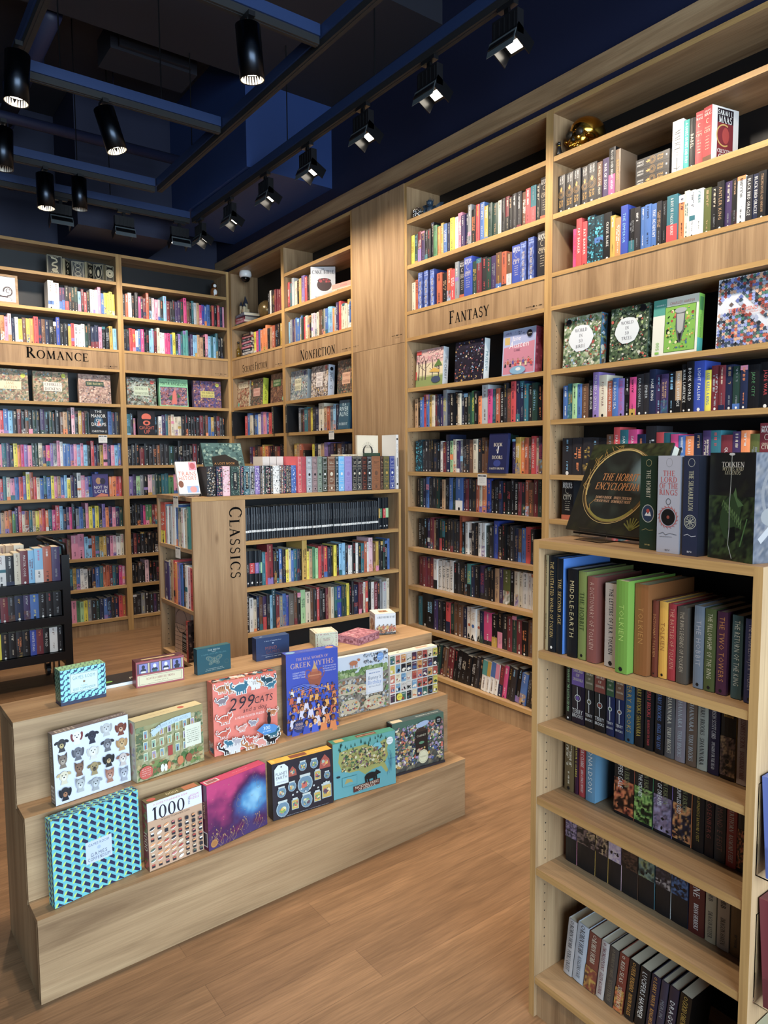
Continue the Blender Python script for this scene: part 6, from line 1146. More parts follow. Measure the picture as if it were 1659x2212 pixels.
shelfbox(FBL, 1.41, zn, .275, .255, 'pinkish crowd puzzle box with dark green label under romance', mosaic(CRW, 170, 'TERRY PRATCHETT', .5, .68, .56, .16, '28483c', 'd8c888', seed=19), .045, 'a88a7a')
# ---- books shown cover first
def fb(fr, u, z, w, h, label, base, art, lean=5, d=.006, t=.022, yaw=0, **k): return gamebox('book', label, 'book', fr, u, d, z, yaw, w, h, t, lean, base, art, None, None, None, **k)
def simple(bg, lines, ink='w', pic=None, font='s'):
    def f(cv, w, h):
        cv.rect(0, 0, w, h, bg)
        if pic: pic(cv, w, h)
        for t, y, s in lines: cv.text(t, w*.5, h*y, s, ink, font, 'c', w*.88)
    return f
fb(FBL, 1.49, 1.811, .145, .222, 'black cover-out novel under romance puzzles, white brush lettering', 'k', simple('16161c', [('THE', .92, .022), ('MANOR', .74, .03), ('OF', .56, .025), ('DREAMS', .4, .03), ('CHRISTINA LI', .12, .018)], 'w', lambda cv, w, h: (cv.ell(w*.5, h*.5, .04, .05, '2a5a78', 12), cv.poly([(w*.4,h*.35),(w*.5,h*.6),(w*.62,h*.33)], 'c8503a')), 'b'))
fb(FBL, 1.49, 1.251, .135, .205, 'purple cover-out novel with kissing couple, romance bookcase', '4a3a8a', simple('3e3078', [('NOT IN', .42, .026), ('LOVE', .24, .03)], 'w', lambda cv, w, h: (cv.ell(w*.38, h*.7, .024, .03, 'b88a58', 12), cv.ell(w*.65, h*.68, .024, .03, '2c2440', 12), cv.poly([(w*.1,0),(w*.5,h*.16),(w*.95,h*.1),(w*.95,0)], 'd87858')), 'b'))
fb(FBR, .13, 1.811, .16, .222, 'black cover-out book with orange masked helmet, rear corner bookcase', 'k', simple('1a1a22', [('CAUGHT', .3, .03), ('UP', .13, .032)], 'd85a3a', lambda cv, w, h: (cv.ell(w*.5, h*.74, .045, .035, 'd85a3a', 16), cv.rect(w*.25, h*.55, w*.75, h*.66, '16161c'), cv.ell(w*.5, h*.5, .034, .024, 'd85a3a', 14), cv.ell(w*.5, h*.5, .018, .012, '2a1a1a', 10)), 'b'))
fb(FFL, .79, 1.494, .15, .235, 'navy cover-out novel with a tall glowing numeral, fantasy bookcase', '1c2250', simple('1a2050', [('BOOK', .72, .02), ('OF', .58, .014), ('DOORS', .4, .02), ('GARETH BROWN', .12, .012)], 'W', lambda cv, w, h: (cv.poly([(w*.47,h*.5),(w*.53,h*.5),(w*.56,h*.68),(w*.5,h*.68)], 'e8e8f0'), cv.ell(w*.5, h*.25, .03, .02, '2a3a88', 12)), 's'), d=-.002)
fb(FNF, .84, 1.811, .14, .225, 'blue cover-out science book with white lettering, nonfiction bookcase', '24566e', simple('24566e', [('IS A', .85, .02), ('RIVER', .7, .032), ('ALIVE', .52, .032), ('ROBERT', .18, .02)], 'c8e4ec', None, 'b'))
fb(FFR, .82, 2.876, .045, .235, 'red spined novel with white and red cover, end of gold skull shelf', 'b82a30', lambda cv, w, h: sp_city(cv, w, h, dict(c='r', c2='C', ink='w'), RR(1)), 0, .03, .17) if False else None
o = gamebox('book', 'thick novel with red and white cover showing, under the gold skull', 'book', FFR, .838, .03, 2.876, -12, .044, .238, .165, 0, 'e4dcd4', lambda cv, w, h: (cv.rect(0, 0, w, h, 'b02a30'), sp_city(cv, w, h, dict(c='r', c2='C', ink='w'), RR(1))), None, None,
    lambda cv, w, h: (cv.rect(0, 0, w, h, 'e0dcd8'), cv.rect(w*.2, h*.03, w*.8, h*.97, '7a1c24'), cv.rect(w*.2, h*.72, w*.8, h*.97, '241a22'), cv.text('SARAH J.', w*.5, h*.9, .02, 'w', 's', 'c', w*.56), cv.text('MAAS', w*.5, h*.78, .028, 'w', 's', 'c', w*.5), cv.ring(w*.46, h*.5, .045, .045, .006, 'c8a050', 18, 60, 300), cv.ell(w*.52, h*.5, .022, .035, 'a83028', 12), cv.text('CRESCENT', w*.5, h*.22, .016, 'w', 's', 'c', w*.56), cv.text('CITY', w*.5, h*.1, .03, 'w', 's', 'c', w*.5)))
gamebox('book', 'white cake cookbook with chocolate cake photo on its cover', 'book', FNF, .43, .03, 2.876, -38, .035, .262, .2, 0, 'd8d8d8', None, None, None, lambda cv, w, h: (cv.rect(0, 0, w, h, 'd4d6da'), cv.text('THE', w*.5, h*.93, .011, 'k', 's'), cv.text('CAKE BIBLE', w*.5, h*.84, .027, '26262c', 's', 'c', w*.9), cv.ell(w*.55, h*.35, .085, .03, 'ecebea', 20), cv.ell(w*.55, h*.45, .06, .05, '3a1a1a', 18), cv.ell(w*.55, h*.58, .055, .02, '4a2422', 16), collage(cv, RR(3), w*.3, h*.5, w*.8, h*.66, ['b81c28', '8a1620'], 16, .008, .012), cv.text('ROSE LEVY', w*.4, h*.08, .013, '5a5a62', 's')))
# ---- flat lying books
def flatbook(fr, u, d, z, w, dp, t, c, label, yaw=0, title=None, ink='w', group=None):
    a = fr.w(u, d, z+.0002); b = MB(); cvr = cc(c); b.box(0, w, 0, dp, 0, .0015, cvr); b.box(0, w, 0, dp, t-.0015, t, cvr); b.box(0, w, 0, .002, .0015, t-.0015, cvr)
    o = b.build('book', [PRINT]); o.location = a; o.rotation_euler = (0, 0, fr.a+rad(yaw)); tag(o, label, 'book', group)
    b = MB(); b.box(.003, w-.002, .0022, dp-.003, .0016, t-.0016, cc('e0d6bc')); b.build('page_block', [PRINT], o)
    m = MB(); cv = Canvas(m, (0, -.0004, 0), (1,0,0), (0,0,1), (0,-1,0))
    if title: cv.text(title, w*.5, t*.5, t*.5, ink, 'b', 'c', w*.85)
    else: cv.marks(RR(int(u*1000)), w*.5, t*.5, w*.7, t*.42, ink)
    m.build('spine_print', [PRINT], o); return o
z = 2.876
for k in range(3):
    t = .04
    a = FFR.w(.5, .035, z+.0002+k*.0425); b = MB(); b.box(0, .175, 0, .13, 0, .042, cc('2a2829')); o = b.build('book', [PRINT]); o.location = a; o.rotation_euler = (0, 0, FFR.a)
    tag(o, ('lowest', 'middle', 'topmost')[k]+' thick black book lying flat under the gold skull shelf', 'book', 'black books lying in a stack')
    m = MB(); cv = Canvas(m, (.175, -.0003, .042), (0,0,-1), (-1,0,0), (0,-1,0)); sp_iron(cv, .042, .175, dict(), RR(1)); m.build('spine_print', [PRINT], o)
for k, (c, t, lb, ti, ink, w) in enumerate((('4a8a70', .022, 'lowest green book in the flat stack under the castle', None, 'w', .2), ('c86a8a', .022, 'pink book second from bottom under the castle', None, 'w', .21), ('a02a38', .034, 'thick dark red book third up under the castle', None, 'w', .2), ('5a6a88', .026, 'grey blue book on top of the stack, castle stands on it', None, 'E', .24))):
    flatbook(FSF, .05+.008*(k % 2), .03, z, w, .16, t, c, lb, (4, -3, 2, -6)[k], ti, ink, 'flat stack on the science fiction top shelf'); z += t+.0004
ZC_ = z
z = 2.573
for k, (c, t, ink, lb) in enumerate((('3a3a48', .022, 'w', 'charcoal book at the very bottom'), ('e0dcd8', .02, 'K', 'white book second from bottom'), ('1c1c26', .034, 'w', 'thick black book third from bottom'), ('c84a68', .02, 'w', 'rose red book fourth from bottom'), ('2a3048', .024, 'w', 'navy book in the middle'), ('c85a78', .018, 'w', 'pink book above the navy one'), ('26242c', .032, 'E', 'thick dark book third from top'), ('b83a48', .02, 'w', 'red book second from top'), ('241c20', .03, 'c', 'black book on the very top'))):
    flatbook(FSF, .13+.012*((k*5) % 3), .05, z, .22-.01*(k % 3), .15, t, c, lb+', left of yellow spines', (k*7 % 5)-2, 'CHRONICLES' if k == 8 else None, ink, 'flat stack above science fiction lettering'); z += t+.0004
z = 2.876
for k, (c, t, ink, ti, lb) in enumerate((('c8bca8', .028, 'k', None, 'patterned book under the pink cookbook, nonfiction top books'), ('e08878', .036, 'r', 'crumbs', 'salmon pink cookbook lying on top, nonfiction shelf'))): flatbook(FNF, .74, .03, z, .29, .2, t, c, lb, 6, ti, ink, 'cookbooks lying flat'); z += t+.0004
# ---- section dividers
def divider(fr, u, z, h, text, label, d=-.012):
    b = MB(); b.box(0, .03, 0, .2, 0, h, cc('101012')); o = b.build('section_divider', [PRINT]); o.location = fr.w(u, d, z+.0003); o.rotation_euler = (0, 0, fr.a); tag(o, label, 'section divider', 'black section dividers')
    m = MB(); cv = Canvas(m, (0, -.0003, 0), (1,0,0), (0,0,1), (0,-1,0)); cv.frame(.003, .008, .027, h-.008, .0012, 'c8b890'); cv.text(text, .015, h*.5, .014, 'd8d0b8', 's', 'c', h*.8, -90); m.build('lettering', [PRINT], o)
divider(FSF, .04, 1.811, .235, 'SPORTS', 'black divider lettered sports in the corner', -.03)
divider(FSF, .85, 1.811, .24, 'SCIENCE FICTION', 'black divider lettered science fiction')
divider(FNF, .032, 1.811, .235, 'NATURE', 'black divider lettered nature')
divider(FNF, .31, 1.536, .12, 'SCIENCE', 'short black divider among the lower nonfiction books', .0)
# ---- shelf cards
def card(fr, u, z, label):
    b = MB(); b.box(0, .075, -.0014, -.0004, 0, .068, cc('e8e4dc')); o = b.build('shelf_card', [PRINT]); o.location = fr.w(u, -.0012, z); o.rotation_euler = (0, 0, fr.a); tag(o, label, 'shelf card', 'white cards hung on shelf edges')
    m = MB(); cv = Canvas(m, (0, -.0016, 0), (1,0,0), (0,0,1), (0,-1,0)); R = RR(3); cv.rect(.004, .054, .028, .062, '2c303c'); cv.rect(.047, .054, .071, .062, '2c303c'); cv.ell(.0375, .058, .006, .006, '5a5e68', 10)
    for k in range(4): cv.marks(R, .034, .044-.008*k, .05, .0024, '8a8a8a')
    m.build('card_print', [PRINT], o)
card(FBL, 1.55, 1.737, 'small white card on the romance bookcase shelf edge')
card(FNF, .72, 1.737, 'small white card on the nonfiction shelf edge')
card(FFL, .71, 1.42, 'small white card on the fantasy shelf edge')
card(FCS, .29, 1.31, 'white card at the top edge of the classics case side')
card(FCS, .3, 1.012, 'white card on the lower side shelf edge of classics case')
# ---- ornaments
def skull():
    root = empty('skull_ornament', FFR.w(.135, .115, 3.1735), FFR.a, 'shiny gold skull on the topmost right shelf', 'ornament')
    b = MB(); T = Matrix.Translation((0, 0, 0)); b.ell((0, .02, .088), (.066, .082, .062), 24); b.ell((0, -.035, .05), (.046, .036, .042), 18); o = b.build('cranium', [GOLD], root, True)
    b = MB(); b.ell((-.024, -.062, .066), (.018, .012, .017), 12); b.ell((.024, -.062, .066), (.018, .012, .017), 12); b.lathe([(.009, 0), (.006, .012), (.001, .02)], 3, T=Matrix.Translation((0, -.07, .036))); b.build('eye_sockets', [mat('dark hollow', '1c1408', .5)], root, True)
    b = MB(); b.ell((0, -.034, .018), (.034, .032, .018), 16); [b.ell((-.021+.007*k, -.066, .026), (.0035, .004, .007), 8) for k in range(7)]; b.build('jaw', [GOLD], root, True)
    b = MB(); b.ell((-.052, -.028, .052), (.012, .03, .01), 10); b.ell((.052, -.028, .052), (.012, .03, .01), 10); b.build('cheekbones', [GOLD], root, True); root.scale = (1.3, 1.3, 1.3)
skull()
root = empty('cat_figurine', FFR.w(.046, .022, 3.173), FFR.a, 'small black seated cat figurine left of the gold skull', 'figurine')
b = MB(); b.lathe([(.014, 0), (.016, .01), (.012, .03), (.009, .045), (.007, .055)], 14); b.ell((0, -.002, .062), (.01, .011, .01), 12)
for s in (-1, 1): b.lathe([(.004, 0), (.0005, .01)], 6, T=Matrix.Translation((s*.006, 0, .068)))
b.tube([(0, .012, .004), (.014, .018, .005), (.02, .008, .004)], [.004, .004, .002], 8); b.build('body', [BLKP], root, True)
b = MB(); b.lathe([(.0085, .048), (.009, .051), (.0085, .054)], 12); b.build('collar', [GOLD], root, True)
root = empty('gargoyle_figurine', FFL.w(.175, .085, 3.174), FFL.a+.4, 'blue grey winged gargoyle figurine with spiky crown', 'figurine')
b = MB(); b.ell((0, 0, .035), (.034, .028, .036), 14); b.ell((0, -.018, .078), (.023, .024, .022), 14); b.ell((-.022, -.022, .014), (.014, .022, .014), 10); b.ell((.022, -.022, .014), (.014, .022, .014), 10); b.tube([(-.03, -.01, .055), (-.036, -.03, .03), (-.02, -.04, .01)], [.009, .008, .006], 8); b.tube([(.03, -.01, .055), (.036, -.03, .03), (.02, -.04, .01)], [.009, .008, .006], 8); b.ell((0, -.04, .072), (.01, .01, .008), 10); b.build('body', [DBLUE], root, True)
for s in (-1, 1):
    b = MB(); P = [(s*.012, .015, .06), (s*.05, .03, .092), (s*.078, .03, .088), (s*.066, .03, .066), (s*.05, .03, .06), (s*.04, .028, .045)]; b.face(P); b.face([(x, y+.004, z) for x, y, z in P][::-1])
    for i in range(len(P)): j = (i+1) % len(P); p, q = P[i], P[j]; b.face([p, q, (q[0], q[1]+.004, q[2]), (p[0], p[1]+.004, p[2])])
    b.build('wing', [DBLUE], root)
b = MB(); [b.lathe([(.005, 0), (.0008, .026-.004*abs(k))], 6, T=Matrix.Translation((.01*k, -.014, .092-.003*abs(k))) @ Matrix.Rotation(.25*k, 4, 'Y')) for k in (-2, -1, 0, 1, 2)]; b.build('crown_spikes', [DBLUE], root, True)
b = MB()
for k in range(4): b.tube([(.034*(1-.22*k)*math.cos(2*PI*i/18), .004*math.sin(i+k), .036+.034*(1-.22*k)*math.sin(2*PI*i/18)) for i in range(19)], .004, 8)
b.ell((0, 0, .036), (.01, .01, .01), 10); o = b.build('spiral_ornament', [CHROME], None, True); o.location = FFL.w(.085, .045, 3.174); o.rotation_euler = (0, 0, FFL.a+.5); tag(o, 'silver spiral ring ornament left of the gargoyle', 'ornament')
root = empty('castle_figurine', FSF.w(.17, .075, ZC_+.0003), FSF.a, 'small pale castle figurine with dark pointed towers', 'figurine')
b = MB(); b.box(-.04, .04, -.03, .03, 0, .05); [b.lathe([(r, z0), (r*.92, z1)], 12, T=Matrix.Translation((x, y, 0))) for x, y, r, z0, z1 in ((-.036, -.02, .017, 0, .085), (.034, -.02, .017, 0, .07), (0, .01, .022, .02, .105), (-.03, .02, .011, .04, .125))]; b.build('walls', [mat('painted cream stone', 'b8a888', .7)], root)
for x, y, r, z0, z1 in ((-.036, -.02, .02, .085, .13), (.034, -.02, .02, .07, .112), (0, .01, .027, .105, .175), (-.03, .02, .014, .125, .19)): b = MB(); b.lathe([(r, z0), (r*.5, (z0+z1)/2), (.0008, z1)], 12, T=Matrix.Translation((x, y, 0))); b.build('tower_roof', [mat('slate tower roof', '2c3240', .5)], root)
b = MB(); b.box(-.009, .009, -.0312, -.0302, 0, .024); [b.box(x, x+.006, -.0312, -.0302, .03, .042) for x in (-.026, .02)]; b.build('gate', [HOLE], root)
b = MB(); b.ell((0, 0, .098), (.088, .088, .088), 24); o = b.build('globe_ornament', [mat('mottled bronze glass', '6a5838', .25, .5)], None, True); o.location = FSF.w(.53, .13, 2.8766); tag(o, 'round mottled bronze globe ornament beside dark spines', 'ornament')
b = MB(); b.lathe([(.034, 0), (.036, .003), (.03, .012), (.03, .014)], 20); b.build('base_ring', [GOLD], o, True, (0, 0, .0))
b = MB(); b.lathe([(.02, 0), (.022, .05), (.02, .085), (.008, .1), (.008, .13), (.01, .14)], 16); o = b.build('bottle', [mat('amber bottle glass', '5a4418', .1)], None, True); o.location = FSF.w(.075, .045, 2.573); tag(o, 'little dark amber bottle left of the flat book stack', 'bottle')
b = MB(); b.lathe([(.011, .14), (.011, .16)], 12); b.build('cap', [BLKP], o, True)
root = empty('nesting_doll', FBR.w(.955, .12, 3.173), 0, 'brown and white painted nesting doll by the corner', 'figurine')
b = MB(); b.lathe([(.026, 0), (.034, .015), (.038, .05), (.034, .08), (.026, .098)], 20); b.build('body', [mat('brown lacquer', '7a4a28', .25)], root, True)
b = MB(); b.lathe([(.026, .098), (.029, .115), (.026, .135), (.012, .15), (.001, .153)], 20); b.build('head', [mat('dark brown lacquer', '3a2416', .25)], root, True)
b = MB(); b.ell((0, -.023, .118), (.017, .008, .018), 14); b.ell((0, -.03, .055), (.02, .01, .03), 14); b.build('painted_face', [WHITEP], root, True)
b = MB(); b.lathe([(.034, 0), (.036, .01), (.03, .014)], 16); b.build('foot_ring', [WHITEP], root, True)
# framed drawing
root = empty('framed_picture', FBL.w(.63, .02, 2.877), 0, 'framed ink drawing of curling tentacles on romance bookcase', 'picture', rx=-.06)
b = MB(); b.box(0, .33, 0, .016, 0, .018); b.box(0, .33, 0, .016, .222, .24); b.box(0, .018, 0, .016, .018, .222); b.box(.312, .33, 0, .016, .018, .222); b.build('frame', [WOODX], root)
m = MB(); m.box(.018, .312, .006, .012, .018, .222, cc('e4e6ea')); cv = Canvas(m, (.018, .0055, .018), (1,0,0), (0,0,1), (0,-1,0))
cv.line([(.0,.15),(.03,.175),(.06,.17),(.08,.13),(.1,.08),(.14,.055),(.19,.04),(.235,.04)], .014, '2c1c2a'); cv.ring(.235, .085, .032, .036, .012, '2c1c2a', 20, -100, 190); cv.ring(.238, .09, .015, .017, .007, '2c1c2a', 16, 0, 300); cv.line([(.235,.04),(.26,.03),(.265,.015),(.25,.008)], .004, '2c1c2a'); cv.ring(.03, .1, .03, .03, .014, '2c1c2a', 16, -120, 120); m.build('drawing', [PRINT], root)
# six black and gold decorated boxes
for k, (u, yaw_, w, nm) in enumerate(((1.19, 0, .125, 'coiled snake'), (1.335, 52, .1, 'two diamonds'), (1.395, -8, .105, 'oval lattice'), (1.515, 40, .1, 'small sun'), (1.575, -28, .09, 'arched figure'), (1.672, 8, .078, 'round medallion'))):
    def art(cv, W_, H_, k=k):
        g = 'c8bc98'; cv.rect(0, 0, W_, H_, '14140f'); cv.frame(.005, .005, W_-.005, H_-.005, .0025, g); cv.frame(.011, .011, W_-.011, H_-.011, .001, g)
        if k == 0: cv.line([(W_*.3, H_*.85), (W_*.6, H_*.8), (W_*.68, H_*.66), (W_*.4, H_*.58), (W_*.34, H_*.46), (W_*.66, H_*.42), (W_*.64, H_*.28), (W_*.36, H_*.26), (W_*.4, H_*.16), (W_*.7, H_*.18)], .012, g)
        elif k == 1: [cv.ell(W_*.5, H_*y, .022, .022, g, 4) for y in (.3, .68)]; [cv.ell(W_*.5, H_*y, .012, .012, '14140f', 4) for y in (.3, .68)]
        elif k == 2: [cv.ring(W_*.5, H_*y, .02, .016, .003, g, 14) for y in (.26, .5, .74)]; cv.ring(W_*.5, H_*.5, .036, .06, .002, g)
        elif k == 3: cv.ell(W_*.5, H_*.5, .018, .018, g, 12); cv.ring(W_*.5, H_*.5, .028, .04, .002, g)
        elif k == 4: cv.ring(W_*.5, H_*.5, .028, .055, .003, g); cv.ell(W_*.5, H_*.45, .01, .03, g, 10)
        else: cv.ell(W_*.5, H_*.5, .036, .036, g, 20); cv.ring(W_*.5, H_*.5, .026, .026, .002, '14140f'); cv.ell(W_*.5, H_*.5, .008, .008, '14140f', 10)
        cv.marks(RR(k), W_*.5, H_*.9, W_*.5, .007, g); cv.marks(RR(k+9), W_*.5, H_*.1, W_*.5, .007, g)
    gamebox('book', 'black book with gold %s pattern on the top romance shelf' % nm, 'book', FBL, u, .03+(.0 if yaw_ >= 0 else .035), 3.1725, yaw_, w, .16 if k == 0 else .145, .022, 0, '14140f', art, edge='a89c78', group='six black and gold books')
# security camera
root = empty('security_camera', FSF.w(.2, .075, top-.026), FSF.a, 'white dome security camera under the corner bookcase top', 'security camera')
b = MB(); b.lathe([(.052, -.001), (.058, -.02), (.06, -.045), (.05, -.06), (.046, -.062)], 28); b.build('housing', [WHITEP], root, True)
b = MB(); b.lathe([(.044, -.0625), (.042, -.08), (.03, -.098), (.012, -.106), (.001, -.107)], 24); b.build('dome', [SMOKE], root, True)
# ---- things on top of the classics case
GT = CH
gamebox('book', 'white paperback about trans history leaning on a clear stand', 'book', FCL, -.03, .1, GT+.008, -6, .12, .2, .026, 24, 'e6e2de', simple('e8e4e0', [('TRANS', .62, .026), ('HISTORY', .48, .024)], 'c8685a', lambda cv, w, h: (cv.rect(w*.62, h*.72, w*.98, h*.98, 'd88aa0'), cv.ell(w*.8, h*.86, .016, .02, 'b8505a', 12), cv.ell(w*.14, h*.3, .015, .022, '7a4a38', 12), cv.rect(w*.4, h*.03, w*.96, h*.24, '8aa8d0'), cv.ell(w*.7, h*.13, .02, .02, 'd88a88', 12)), 'b'), lambda cv, w, h: cv.rect(0, 0, w, h, 'e0dcd8'), None, lambda cv, w, h: cv.rect(0, 0, w, h, 'd8d4e0'))
b = MB(); b.box(0, .1, 0, .09, 0, .003); b.box(0, .1, -.003, 0, 0, .02); b.box(0, .1, .087, .09, .003, .12); o = b.build('book_stand', [ACR]); o.location = FCL.w(-.01, .088, GT+.0006); o.rotation_euler = (0, 0, FCL.a-rad(6)); tag(o, 'clear acrylic stand holding the white trans history book', 'book stand')
gamebox('book', 'large dark green book on a stand behind the patterned classics', 'book', FCL, .235, .3, GT+.02, 0, .27, .31, .02, 22, '2c4444', simple('28302c', [('A LOST BOOK', .55, .014)], 'c8883a', lambda cv, w, h: (cv.rect(0, 0, w, h, '4a6a68'), collage(cv, RR(3), 0, h*.5, w, h, ['3a5a58', '6a8a80', '2a4444', '8aa090'], 80, .006, .016), cv.poly([(w*.2,h*.05),(w*.85,h*.05),(w*.85,h*.6),(w*.55,h*.75),(w*.2,h*.7)], '26221e'), [cv.marks(RR(k), w*.52, h*(.42-.06*k), w*.5, .004, 'b8a888') for k in range(4)]), 'b'))
for k in range(3): gamebox('book', ('left', 'middle', 'right')[k]+' one of three white page edges behind patterned classics', 'book', FCL, .56+.05*k, .22, GT, 0, .047, .228, .13, 0, 'dcd4cc', None, group='white page edges behind the patterned set')
gamebox('book', 'tall red book cover behind the patterned set, before the leather books', 'book', FCL, .712, .21, GT, 0, .09, .228, .02, 0, 'd03a4a', lambda cv, w, h: (cv.rect(0, 0, w, h, 'd03a4a'), [cv.marks(RR(k), w*.5, h*(.9-.06*k), w*.6, .003, 'e88a90') for k in range(3)]))
gamebox('book', 'dark green book behind the olive and navy leather spines', 'book', FCL, 1.345, .212, GT, 0, .135, .248, .02, 0, '24402e', None)
gamebox('book', 'tall cream book with ink drawing of hair, right end of classics', 'book', FCL, 1.3, .236, GT, 0, .18, .372, .02, 0, 'e0d4bc', lambda cv, w, h: (cv.rect(0, 0, w, h, 'e0d6c0'), cv.ell(w*.5, h*.7, .045, .045, '2a2622', 16), cv.ell(w*.5, h*.7, .03, .045, 'd8ccb4', 14), [cv.line([(w*.5+.004*k, h*.76), (w*.5+.009*k, h*.88-.001*k*k)], .0012, '2a2622') for k in range(-6, 7)]))
gamebox('book', 'tall white spine with black emblems at the panel end', 'book', FCL, 1.484, .035, GT, 0, .02, .372, .16, 0, 'e4e2de', lambda cv, w, h: (cv.rect(0, 0, w, h, 'e4e2de'), cv.ell(w*.5, h*.92, .007, .007, 'k', 12), cv.ell(w*.5, h*.09, .007, .007, 'k', 12), cv.rect(w*.38, h*.42, w*.62, h*.58, 'k'), [cv.ring(w*.5, h*y, .006, .011, .001, 'k', 12) for y in (.8, .7, .34, .24)]))
b = MB(); 
flatbook(FCL, 1.08, .09, GT+.2275, .15, .14, .012, 'd8ccb0', 'cream book lying flat across the dark leather spines', 3, None, 'C')
gamebox('book', 'leaning book with cobblestone street cover, bottom of classics side', 'book', FCS, .16, .03, .41, 0, .25, .284, .015, 2, 'c8a890', lambda cv, w, h: (cv.rect(0, 0, w, h, 'c8a48c'), [cv.line([(0, h*.09*k), (w*.6, h*(.09*k+.03))], .0016, '4a3428') for k in range(8)], [cv.line([(w*.12*k, 0), (w*.12*k+.01, h*.66)], .0014, '4a3428') for k in range(6)], cv.ring(w*.4, h*.72, .09, .07, .004, '3a2a24'), cv.rect(w*.48, h*.08, w*.85, h*.5, '16120f'), cv.text('CREOLE', w*.66, h*.43, .016, 'w', 'b', 'c', w*.33), cv.text('GENIUS', w*.66, h*.34, .016, 'w', 'b', 'c', w*.33), [cv.marks(RR(k), w*.66, h*(.26-.04*k), w*.3, .004, 'w') for k in range(4)]))
gamebox('book', 'red spined book in front of the cobblestone cover', 'book', FCS, .42, .002, .41, 0, .028, .24, .1, 0, '8a2a24', lambda cv, w, h: (cv.rect(0, 0, w, h, 'a8302a'), cv.marks(RR(2), w*.5, h*.6, h*.6, w*.4, 'W', -90)), None, None, lambda cv, w, h: (cv.rect(0, 0, w, h, '3a2a26'), collage(cv, RR(6), 0, 0, w, h, ['5a4038', '1c1614', '8a6a58'], 40, .005, .014)))
# ---- things on top of the near case
def disc(cv, cx_, cy_, rx, ry, f, n=36, m=12):
    cv.k += 1; vs = [cv.p(cx_, cy_)]; cs = [f(0, 0)+(1,)]; fs = []
    for j in range(1, m+1):
        for i in range(n): x, y = j/m*math.cos(2*PI*i/n), j/m*math.sin(2*PI*i/n); vs.append(cv.p(cx_+rx*x, cy_+ry*y)); cs.append(f(x, y)+(1,))
    for i in range(n): fs.append((0, 1+i, 1+(i+1) % n))
    for j in range(m-1):
        for i in range(n): a = 1+j*n; k = (i+1) % n; fs.append((a+i, a+n+i, a+n+k, a+k))
    b = len(cv.mb.v); cv.mb.v.extend(vs); cv.mb.c.extend(cs); cv.mb.f.extend([tuple(q+b for q in g) for g in fs]); cv.mb.m.extend([0]*len(fs))
def encyc(cv, w, h):
    R = RR(60); paint(cv, 0, 0, w, h, ['1c1b18', '2a2822', '24231c', '33321f', '201f1a'], 30, 30, 5, 3); paint(cv, 0, h*.82, w, h, ['20221a', '3c4426', '24261a', '4e5030'], 30, 8, 9, 4)
    cx_, cy_ = w*.49, h*.53; cv.ell(cx_, cy_, w*.37, h*.38, '201f1c', 30); disc(cv, cx_, cy_, w*.375, h*.385, lambda x, y: (lambda g, t: (.02+.25*g+.03*t, .022+.42*g+.05*t, .02+.52*g+.04*t))(max(0, 1-math.hypot((x-.75)/.5, (y-.35)/.55)), max(0, noise.noise(Vector((x*3, y*3, 2))))))
    for k in range(5): cv.ring(cx_+R.uniform(-.004, .004), cy_+R.uniform(-.004, .004), w*.385+.002*k, h*.395+.0015*k, .0035-.0005*k, ['6a5228', '8a6c34', 'a88a50', '5e4828', 'c0a468'][k], 40, R.uniform(0, 60), R.uniform(330, 380))
    for k in range(16): a = rad(R.uniform(100, 260)); x, y = cx_+w*.38*math.cos(a), cy_+h*.39*math.sin(a); cv.line([(x, y), (x+R.uniform(-.02, .01), y+R.uniform(.005, .03)), (max(.004, x+R.uniform(-.03, .01)), min(h*.97, y+R.uniform(.02, .05)))], .0012, 'b8903c', k == 0)
    cv.ring(cx_, cy_, w*.38, h*.39, .007, '8a8038', 24, 225, 320); cv.ring(cx_, cy_+.002, w*.38, h*.39, .003, 'd0b870', 24, 60, 200)
    for t, y, s, mw in (('THE HOBBIT', .62, .0185, .46), ('ENCYCLOPEDIA', .515, .0185, .56)): cv.text(t, w*.5, h*y, s*1.12, 'd08a4c', 's', 'c', w*mw, it=.12)
    cv.text('DAMIEN BADOR   VIVIEN STOCKER', w*.5, h*.39, .0075, 'e0b088', 's', 'c', w*.46); cv.text('CORALIE PIGOT   DOMINIQUE VIGOT', w*.5, h*.35, .0075, 'e0b088', 's', 'c', w*.46)
    for k in range(7): a = rad(30+20*k); cv.line([(w*.83, h*.06), (w*.83+.03*math.cos(a), h*.06+.035*math.sin(a))], .004, '6a6a30', k == 0)
def encb(cv, w, h): pass
o = gamebox('book', 'large dark square book with golden twisted branch ring on its cover', 'book', FFC, -.008, .142, FH+.017, -7.4, .275, .262, .006, 24, '24221d', encyc)
b = MB(); b.box(.004, .271, .0065, .03, .004, .258, cc('cfc6b4')); b.build('page_block', [PRINT], o)
b = MB(); b.box(0, .275, .031, .035, 0, .262, cc('24221d')); b.build('back_cover', [PRINT], o)
b = MB(); b.box(0, .1, 0, .11, 0, .002); b.box(0, .0015, -.0015, .0, 0, .032); b.box(.0985, .1, -.0015, 0, 0, .032); b.box(.0015, .0985, -.0015, 0, .0, .031); b.box(0, .1, -.022, .0, 0, .002); b.box(0, .1, .107, .11, .002, .14)
o = b.build('book_stand', [ACR]); o.location = FFC.w(.07, .105, FH+.0003); o.rotation_euler = (0, 0, FFC.a-rad(7.4)); tag(o, 'clear acrylic easel under the large dark square book', 'book stand')
